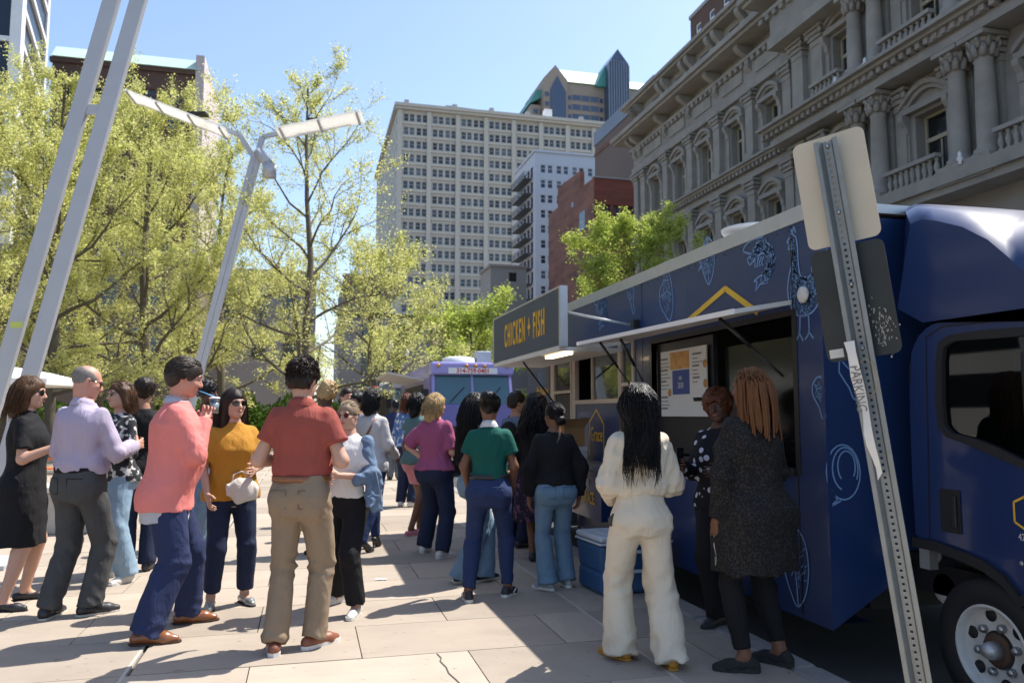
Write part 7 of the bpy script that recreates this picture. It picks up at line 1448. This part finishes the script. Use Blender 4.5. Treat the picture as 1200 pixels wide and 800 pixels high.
P['fleece'] = dict(h=.0115, label='woman with black bob in pale grey sweatshirt and high heels', feet=[(427, 648), (441, 641)], top=457, face=-22, skin='deep', seed=11, heel=.07, head=(-8, 0, 0), hair=dict(kind='bob', mat=H_black, len=.17, n=200, thick=.013, ymax=.15, behind=False), armL=((.2, .1, -1), (-.2, 1, -.3)), armR=((.18, .08, -1), (-.15, .9, -.5)), bottom=dict(kind='slim', mat=C_blue, hem=.075), tops=[('sweatshirt', dict(mat=C_grey, hem=.475, ease=.03, sleeve='long', sease=.02, straight=.55))], shoes=dict(kind='heel', mat=L_dk))
P['greypants'] = dict(label='man with short dark hair and pale grey trousers beyond the blond woman', feet=[(416, 627)], top=457, fem=False, face=150, skin='tan', seed=12, h=.015, hh=.010, hf=.009, hair=dict(kind='short', mat=H_black, thick=.014), bottom=dict(kind='straight', mat=cloth('light_grey_chino', (.33, .33, .33))), tops=[('shirt', dict(mat=C_slate, hem=.5, ease=.02, sleeve='long'))], shoes=dict(kind='sneaker', mat=L_dk))
P['farhead'] = dict(label='dark-haired man in red-brown shirt further behind the grey-trousered man', feet=[(404, 612)], top=452, fem=False, face=-150, skin='pink', seed=13, h=.016, hh=.009, hf=.009, hair=dict(kind='short', mat=H_dark, thick=.014), bottom=dict(kind='straight', mat=C_ind), tops=[('shirt', dict(mat=cloth('rust_shirt', (.2, .07, .05)), hem=.5, ease=.02, sleeve='long'))], shoes=dict(kind='sneaker', mat=L_dk))
P['navyfar'] = dict(label='far man in navy shirt and grey trousers by the purple truck', feet=[(462, 562)], top=467, fem=False, face=10, skin='deep', seed=14, h=.015, hh=.009, hf=.01, hair=dict(kind='short', mat=H_black, thick=.01), bottom=dict(kind='straight', mat=cloth('mid_grey_trousers', (.14, .14, .14))), tops=[('shirt', dict(mat=C_navy, hem=.5, ease=.025))], shoes=dict(kind='sneaker', mat=L_dk))
P['floral'] = dict(label='woman in blue floral blouse and long navy trousers near the purple truck', feet=[(477, 593)], top=459, face=-20, skin='tan', seed=15, h=.015, hh=.010, hf=.009, hair=dict(kind='long', mat=H_aub, len=.22, n=120, thick=.01, ymax=.1), bottom=dict(kind='wide', mat=C_ind, K=(1.1, 1.4, 1.9)), tops=[('blouse', dict(mat=C_flor, hem=.52, ease=.02, sleeve='long'))], shoes=dict(kind='sneaker', mat=L_white))
P['teal'] = dict(label='woman with black bob, teal vest and pink shorts showing bare legs', feet=[(484, 627), (493, 624)], top=457, face=-35, skin='brown', seed=16, h=.0135, hh=.007, hf=.009, head=(-10, 0, 0), hair=dict(kind='bob', mat=H_black, len=.13, n=160, thick=.016, ymax=.2, behind=False), bottom=dict(kind='shorts', mat=C_pink, len=.62), tops=[('vest', dict(mat=C_teal, hem=.50, ease=.022, sleeve='short', slen=.4))], shoes=dict(kind='flat', mat=C_pink, sole=C_pink))
P['mauve'] = dict(h=.0115, label='woman with blond curls in mauve top with hand on hip', feet=[(499, 646), (521, 653)], top=456, hair_h=.03, face=-32, skin='fair', girth=1.16, body=dict(butt=.012), seed=17, head=(-18, 0, 0), armL=((.62, -.15, -.85), (-.72, .25, -.6)), armR=((.15, .1, -1), (-.1, .8, -.6)), hair=dict(kind='bob', mat=H_blond, len=.15, n=500, wave=(.012, 60), thick=.018, rough=.006, ymax=.4, r=.0045, behind=False), bottom=dict(kind='straight', mat=C_ind, K=(1.05, 1.25, 1.75)), tops=[('tee', dict(mat=C_mauve, hem=.53, ease=.022, sleeve='short', slen=.9, sease=.03))], shoes=dict(kind='sneaker', mat=L_white, sole=L_white))
P['curly'] = dict(h=.0115, label='woman with very long dark curls, black tee and light flared jeans', feet=[(546, 682), (571, 679)], top=456, face=-62, skin='brown', seed=18, head=(-12, 0, 0), armL=((.2, .1, -1), (-.2, .9, -.2)), armR=((.15, .1, -1), (-.2, .8, -.4)), hair=dict(kind='long', mat=H_black, len=.58, n=620, wave=(.014, 46), thick=.018, rough=.006, ymax=.15, r=.0042, front=.02, lmin=.5), facefeat=True, bottom=dict(kind='flare', mat=C_wash, K=(1.03, 1.12, 2.5), hem=.02), tops=[('tee', dict(mat=C_black, hem=.555, ease=.014, sleeve='short', slen=.7))], shoes=dict(kind='sneaker', mat=L_dk, sole=L_sole))
P['green'] = dict(h=.0088, label='woman in bottle green polo and dark skinny jeans with two-tone sneakers', feet=[(548, 703), (597, 697)], top=454, hair_h=.03, face=-2, skin='brown', girth=1.04, body=dict(butt=.014), seed=19, head=(10, -4, 0), armL=((.20, -.02, -1), (-.12, .55, -.85)), armR=((.20, -.02, -1), (-.12, .50, -.9)), hair=dict(kind='bun', bun=(-.02, -.085, .085), bunr=(.075, .062, .06), mat=H_black, thick=.012, rough=.005, freq=70, n=520, len=.08, r=.003, comb=(0, -.4, .8), mess=.3, zmin=-.5, ymax=.8), bottom=dict(kind='slim', mat=C_blue, hem=.06, waist=.60, belt=L_dk, pockets=cloth('jean_seam', (.05, .08, .17))), tops=[('polo_shirt', dict(mat=C_green, hem=.585, ease=.015, sleeve='short', slen=.62, sease=.014, blouse=.006, collar=cloth('white_rib', (.55, .55, .55))))], shoes=dict(kind='sneaker', mat=L_dk, sole=L_white, sole_h=.026, patch=L_white, laces=L_white), fyaw=(14, -24))
P['pack'] = dict(label='man in slate shirt with backpack strap facing the purple truck', feet=[(606, 640)], top=457, fem=False, face=-40, skin='tan', seed=20, h=.015, hh=.010, hf=.009, head=(-30, 0, 0), hair=dict(kind='short', mat=H_dark, thick=.016, rough=.004), bottom=dict(kind='straight', mat=C_ind), tops=[('shirt', dict(mat=C_slate, hem=.5, ease=.02, sleeve='short'))], shoes=dict(kind='sneaker', mat=L_dk))
P['bighair'] = dict(label='woman in black with huge dark hair and printed skirt waiting by the counter', feet=[(624, 656), (634, 652)], top=456, hair_h=.05, face=-15, skin='brown', girth=1.05, seed=21, h=.0135, hh=.010, hf=.009, hair=dict(kind='afro', mat=H_black, rough=.008, vol=1.1, n=300, len=.42, wave=(.014, 40), ymax=.3, r=.009, thick=.03, spread=.9), bottom=dict(kind='skirt', mat=C_skirt, hem=.24, flare=.05), tops=[('blouse', dict(mat=C_black, hem=.53, ease=.022, sleeve='long'))], shoes=dict(kind='boot', mat=L_dk))
P['sweater'] = dict(h=.0088, label='woman in black sweater and washed flared jeans beside the cooler', feet=[(638, 690), (662, 686)], top=468, face=12, skin='brown', girth=1.05, body=dict(butt=.012), seed=22, head=(22, 0, 0), armL=((.26, .02, -1), (.02, .12, -1)), armR=((.32, -.04, -1), (-.02, .10, -1)), hair=dict(kind='bun', mat=H_black, thick=.010, rough=.0015, bun=(0, -.115, -.05), bunr=(.055, .045, .05), n=380, len=.08, r=.0028, comb=(0, -.7, -.3), mess=.1, zmin=-.3, ymax=.8), bottom=dict(kind='flare', mat=C_wash, K=(1.03, 1.12, 2.2), hem=.03, pockets=cloth('wash_seam', (.07, .12, .18))), tops=[('sweater', dict(mat=C_black, hem=.555, ease=.030, sleeve='long', sease=.026, blouse=.01, cuff=True))], shoes=dict(kind='sneaker', mat=mat('grey_runner', (.30, .31, .33), .7), sole=L_white, sole_h=.024), fyaw=(34, 10))
P['cream'] = dict(h=.0088, label='woman in cream blouse and wide cream trousers with long black hair', feet=[(722, 769), (786, 779)], top=442, hair_h=.03, face=6, skin='brown', girth=.98, body=dict(butt=.002), seed=23, head=(-16, -6, 0), armL=((.20, .02, -1), (-.30, .8, -.45)), armR=((.20, .05, -1), (-.30, .9, -.2)), hair=dict(kind='long', mat=H_black, len=.54, n=1300, wave=(.018, 22), thick=.020, rough=.006, freq=40, st=(1, 1, .3), ymax=.45, r=.0030, bx=.07, lmin=.45, gather=(.06, -.12, .30)),
    bottom=dict(kind='wide', mat=C_cream, K=(1.18, 1.58, 2.7), waist=.61, hem=.018, folds=1.9), tops=[('blouse', dict(mat=C_cream, hem=.598, ease=.028, sleeve='long', sease=.030, blouse=.024, folds=1.9, collar=True))], shoes=dict(kind='flat', mat=L_must, sole=L_must, sole_h=.014), fyaw=(34, -8))
P['dots'] = dict(label='woman with short auburn curls in dotted black blouse by the serving hatch', feet=[(838, 733), (858, 726)], top=446, hair_h=.05, face=140, skin='deep', girth=1.1, seed=24, head=(4, -2, 12), armL=((.15, .25, -1), (-.2, 1, .1)), armR=((.15, .25, -1), (-.25, 1, .25)), hair=dict(kind='afro', mat=H_aub, rough=.009, freq=75, vol=.98, front=.015, n=420, len=.04, r=.0045, comb=(0, 0, .2), mess=1.0, lift=.6, thick=.03, zmin=.0, ymax=.6), facefeat=True, bottom=dict(kind='straight', mat=C_black), tops=[('blouse', dict(mat=C_dots, hem=.50, ease=.024, sleeve='long', sease=.016))], shoes=dict(kind='sneaker', mat=L_dk, sole=L_blacksole))
P['braids'] = dict(h=.0088, label='woman with amber braids in long dark mottled coat and black sneakers', feet=[(866, 786), (908, 777)], top=424, hair_h=.03, face=26, skin='brown', girth=1.12, seed=25, head=(18, 0, 0), armL=((.22, .05, -1), (.04, .16, -1)), armR=((.2, .1, -1), (-.1, .9, .1)), hair=dict(kind='crop', mat=H_amber, thick=.010, rough=.002, nape=.05, n=170, len=.34, r=.0065, wave=(.004, 16), taper=.3, lmin=.75, ymax=.6, zmin=-.1, behind=False, side=-.12), bottom=dict(kind='leggings', mat=C_black, ease=.006, hem=.075), tops=[('coat', dict(mat=C_leo, hem=.325, ease=.034, flare=.02, straight=.53, sleeve='long', sease=.024, folds=1.4))], shoes=dict(kind='sneaker', mat=mat('black_knit_shoe', (.012, .012, .013), .8), sole=L_blacksole, sole_h=.03, w=1.06), fyaw=(52, 20))
ONLY = None
for k_, s_ in P.items():
    if ONLY is None or k_ in ONLY: person(s_)
# ------------------------------------------------------------------ things people hold or carry
def grip(k, side, y=.09, n=.035):
    d = P[k]['_']; a, e, w_, v_ = d['arms'][side]; return w_+v_*y
def loc3(v): return tuple(float(x) for x in v)
if '_' in P['salmon']:
    S = P['salmon']; c = to_world(S, S['_']['hw']([(.01, .215, -.10)])[0]); T = thing('drink_cup', 'clear plastic cup with blue straw held by the man in salmon', 'cup', loc3(c-np.array((0, 0, .09))))
    MB().lathe([(.026, 0), (.036, .105), (.034, .105), (.024, .004)], (0, 0, 0), 18).build('cup', glass_mat('clear_plastic', (.85, .88, .9), .05, .4), T); MB().lathe([(.025, .003), (.032, .075), (.002, .076)], (0, 0, 0), 18).build('drink', mat('iced_drink', (.30, .33, .36), .2), T)
    MB().lathe([(.038, .105), (.038, .112), (.02, .118)], (0, 0, 0), 18).build('lid', M_white, T); m_ = S['_']['hw']([(0, .104, -.06)])[0]; mw = to_world(S, m_)-np.array(T.location); MB().tube([(0, 0, .02), (0, 0, .118), tuple(mw)], .0045, 6).build('straw', mat('blue_straw', (.10, .45, .75), .4), T)
if '_' in P['dress']:
    S = P['dress']; c = to_world(S, grip('dress', 1, .10)); T = thing('drink_can', 'teal drink can in the hand of the woman in black dress', 'can', loc3(c+np.array((0, 0, .012))))
    MB().lathe([(.026, 0), (.032, .008), (.032, .105), (.027, .118), (.026, .122)], (0, 0, 0), 20).build('can_body', mat('teal_can', (.02, .20, .24), .3, metal=.3, var=.5, vscale=20, col2=(.05, .4, .4)), T); MB().lathe([(.027, .1225), (.026, .125), (.022, .1235)], (0, 0, 0), 20).build('can_rim', M_alu, T)
if '_' in P['must']:
    S = P['must']; d = S['_']; c = to_world(S, d['J'](-.04, .19, .555*d['H'])); T = thing('handbag', 'small off-white soft handbag carried by the woman in mustard', 'bag', loc3(c), math.radians(75.6-150)-math.pi/2)
    f = Field((-.2, -.1, -.16), (.2, .1, .16), .008); f.ell((0, 0, -.02), (.095, .045, .085), .03); f.ell((.045, 0, -.045), (.055, .04, .06), .04); f.ell((-.045, 0, -.045), (.055, .04, .06), .04); f.noise(.006, 40, 3); npmesh('bag_body', *f.mesh(), cloth('canvas_offwhite', (.60, .56, .50)), T)
    MB().tube([(-.075, 0, .03), (-.06, -.03, .09), (0, -.05, .11), (.06, -.03, .09), (.075, 0, .03)], .006, 6).build('strap', cloth('canvas_strap', (.55, .5, .44)), T)
if '_' in P['blond']:
    S = P['blond']; d = S['_']; e = d['arms'][-1][1]; w_ = d['arms'][-1][2]; T = thing('denim_jacket', 'blue denim jacket draped over the arm of the blond woman', 'jacket', loc3(to_world(S, e)), math.radians(75.6+160)-math.pi/2)
    f = Field((-.32, -.3, -.42), (.32, .36, .32), .009); sh_ = d['arms'][-1][0]-e; fw_ = w_-e
    f.cap(sh_*.98+np.array((-.01, 0, .005)), (-.02, -.01, .0), .056, .062, .03); f.cap((-.03, 0, .01), fw_*.35+np.array((-.02, .0, -.02)), .062, .050, .03); f.cap((-.055, -.02, .0), (-.075, -.01, -.26), .055, .05, .03, flat=True); f.cap(fw_*.15+np.array((-.05, 0, 0)), fw_*.12+np.array((-.07, .03, -.22)), .045, .04, .03, flat=True); f.noise(.010, 26, 5); f.noise(.005, 60, 6); npmesh('jacket_cloth', *f.mesh(), C_denim, T)
    mb = MB(); mb.tube([(-.11, -.02, -.22), (-.10, .02, -.05), (-.09, .05, .05)], .004, 5); mb.build('seam', cloth('denim_seam', (.25, .3, .36)), T)
if '_' in P['dots']:
    S = P['dots']; c = to_world(S, grip('dots', 1, .10)); T = thing('phone', 'phone in the hand of the woman in dotted blouse', 'phone', loc3(c), .4); MB().box(-.037, .037, -.005, .005, -.03, .11).build('case', M_blkp, T, bevel=.003); MB().box(-.033, .033, -.0056, -.0051, -.026, .106).build('screen', M_dkglass, T)
if '_' in P['braids']:
    S = P['braids']; d = S['_']; c = to_world(S, grip('braids', -1, .10)); T = thing('key_lanyard', 'pale key lanyard dangling from the hand of the woman with braids', 'lanyard', loc3(c)); MB().tube([(0, 0, 0), (.012, -.01, -.06), (.004, -.012, -.12), (-.008, -.008, -.06), (0, 0, 0)], .003, 5).build('cord', M_pale, T); MB().box(-.006, .016, -.014, -.011, -.17, -.12).build('key', M_alu, T)
if '_' in P['fleece']:
    S = P['fleece']; d = S['_']; J = d['J']; H_ = d['H']; pts = [J(.055*H_, -.05*H_, .815*H_), J(.03*H_, -.072*H_-.02, .74*H_), J(-.03*H_, -.07*H_-.03, .64*H_), J(-.085*H_, -.05*H_-.03, .55*H_), J(-.11*H_, .0, .51*H_)]; mb = MB(); mb.tube(pts, .012, 6); mb.build('bag_strap', L_brown, d['T'])
if '_' in P['pack']:
    S = P['pack']; d = S['_']; J = d['J']; H_ = d['H']; T = thing('backpack', 'black backpack on the man in slate shirt', 'backpack', loc3(to_world(S, J(0, -.13, .70*H_))), math.radians(75.6-40)-math.pi/2); f = Field((-.25, -.2, -.3), (.25, .15, .3), .012); f.ell((0, -.02, -.02), (.14, .09, .21), .02); f.ell((0, -.08, -.08), (.10, .05, .10), .02); npmesh('pack', *f.mesh(), C_black, T)
    for s in (-1, 1): MB().tube([(s*.08, .04, .16), (s*.10, .12, .24), (s*.10, .24, .20)], .018, 6).build('strap', C_black, T)
if '_' in P['cream']:
    S = P['cream']; d = S['_']; J = d['J']; H_ = d['H']; mb = MB(); mb.tube([J(-.108*H_, -.03*H_, .535*H_), J(-.118*H_, -.02*H_, .515*H_), J(-.116*H_, -.02*H_, .49*H_)], [.006, .016, .008], 8); mb.build('pocket_opening', C_char, d['T'])
# litter on the paving
c = on_ground(446, 679); T = thing('paper_scrap', 'small pale paper scrap lying on the paving', 'litter', loc3(c)); MB().add([(-.05, -.02, .004), (.05, -.03, .008), (.06, .03, .004), (-.04, .035, .012)], [(0, 1, 2, 3)]).build('paper', M_paper, T); MB().box(-.02, .03, -.01, .02, .001, .006).build('fold', M_paper, T)
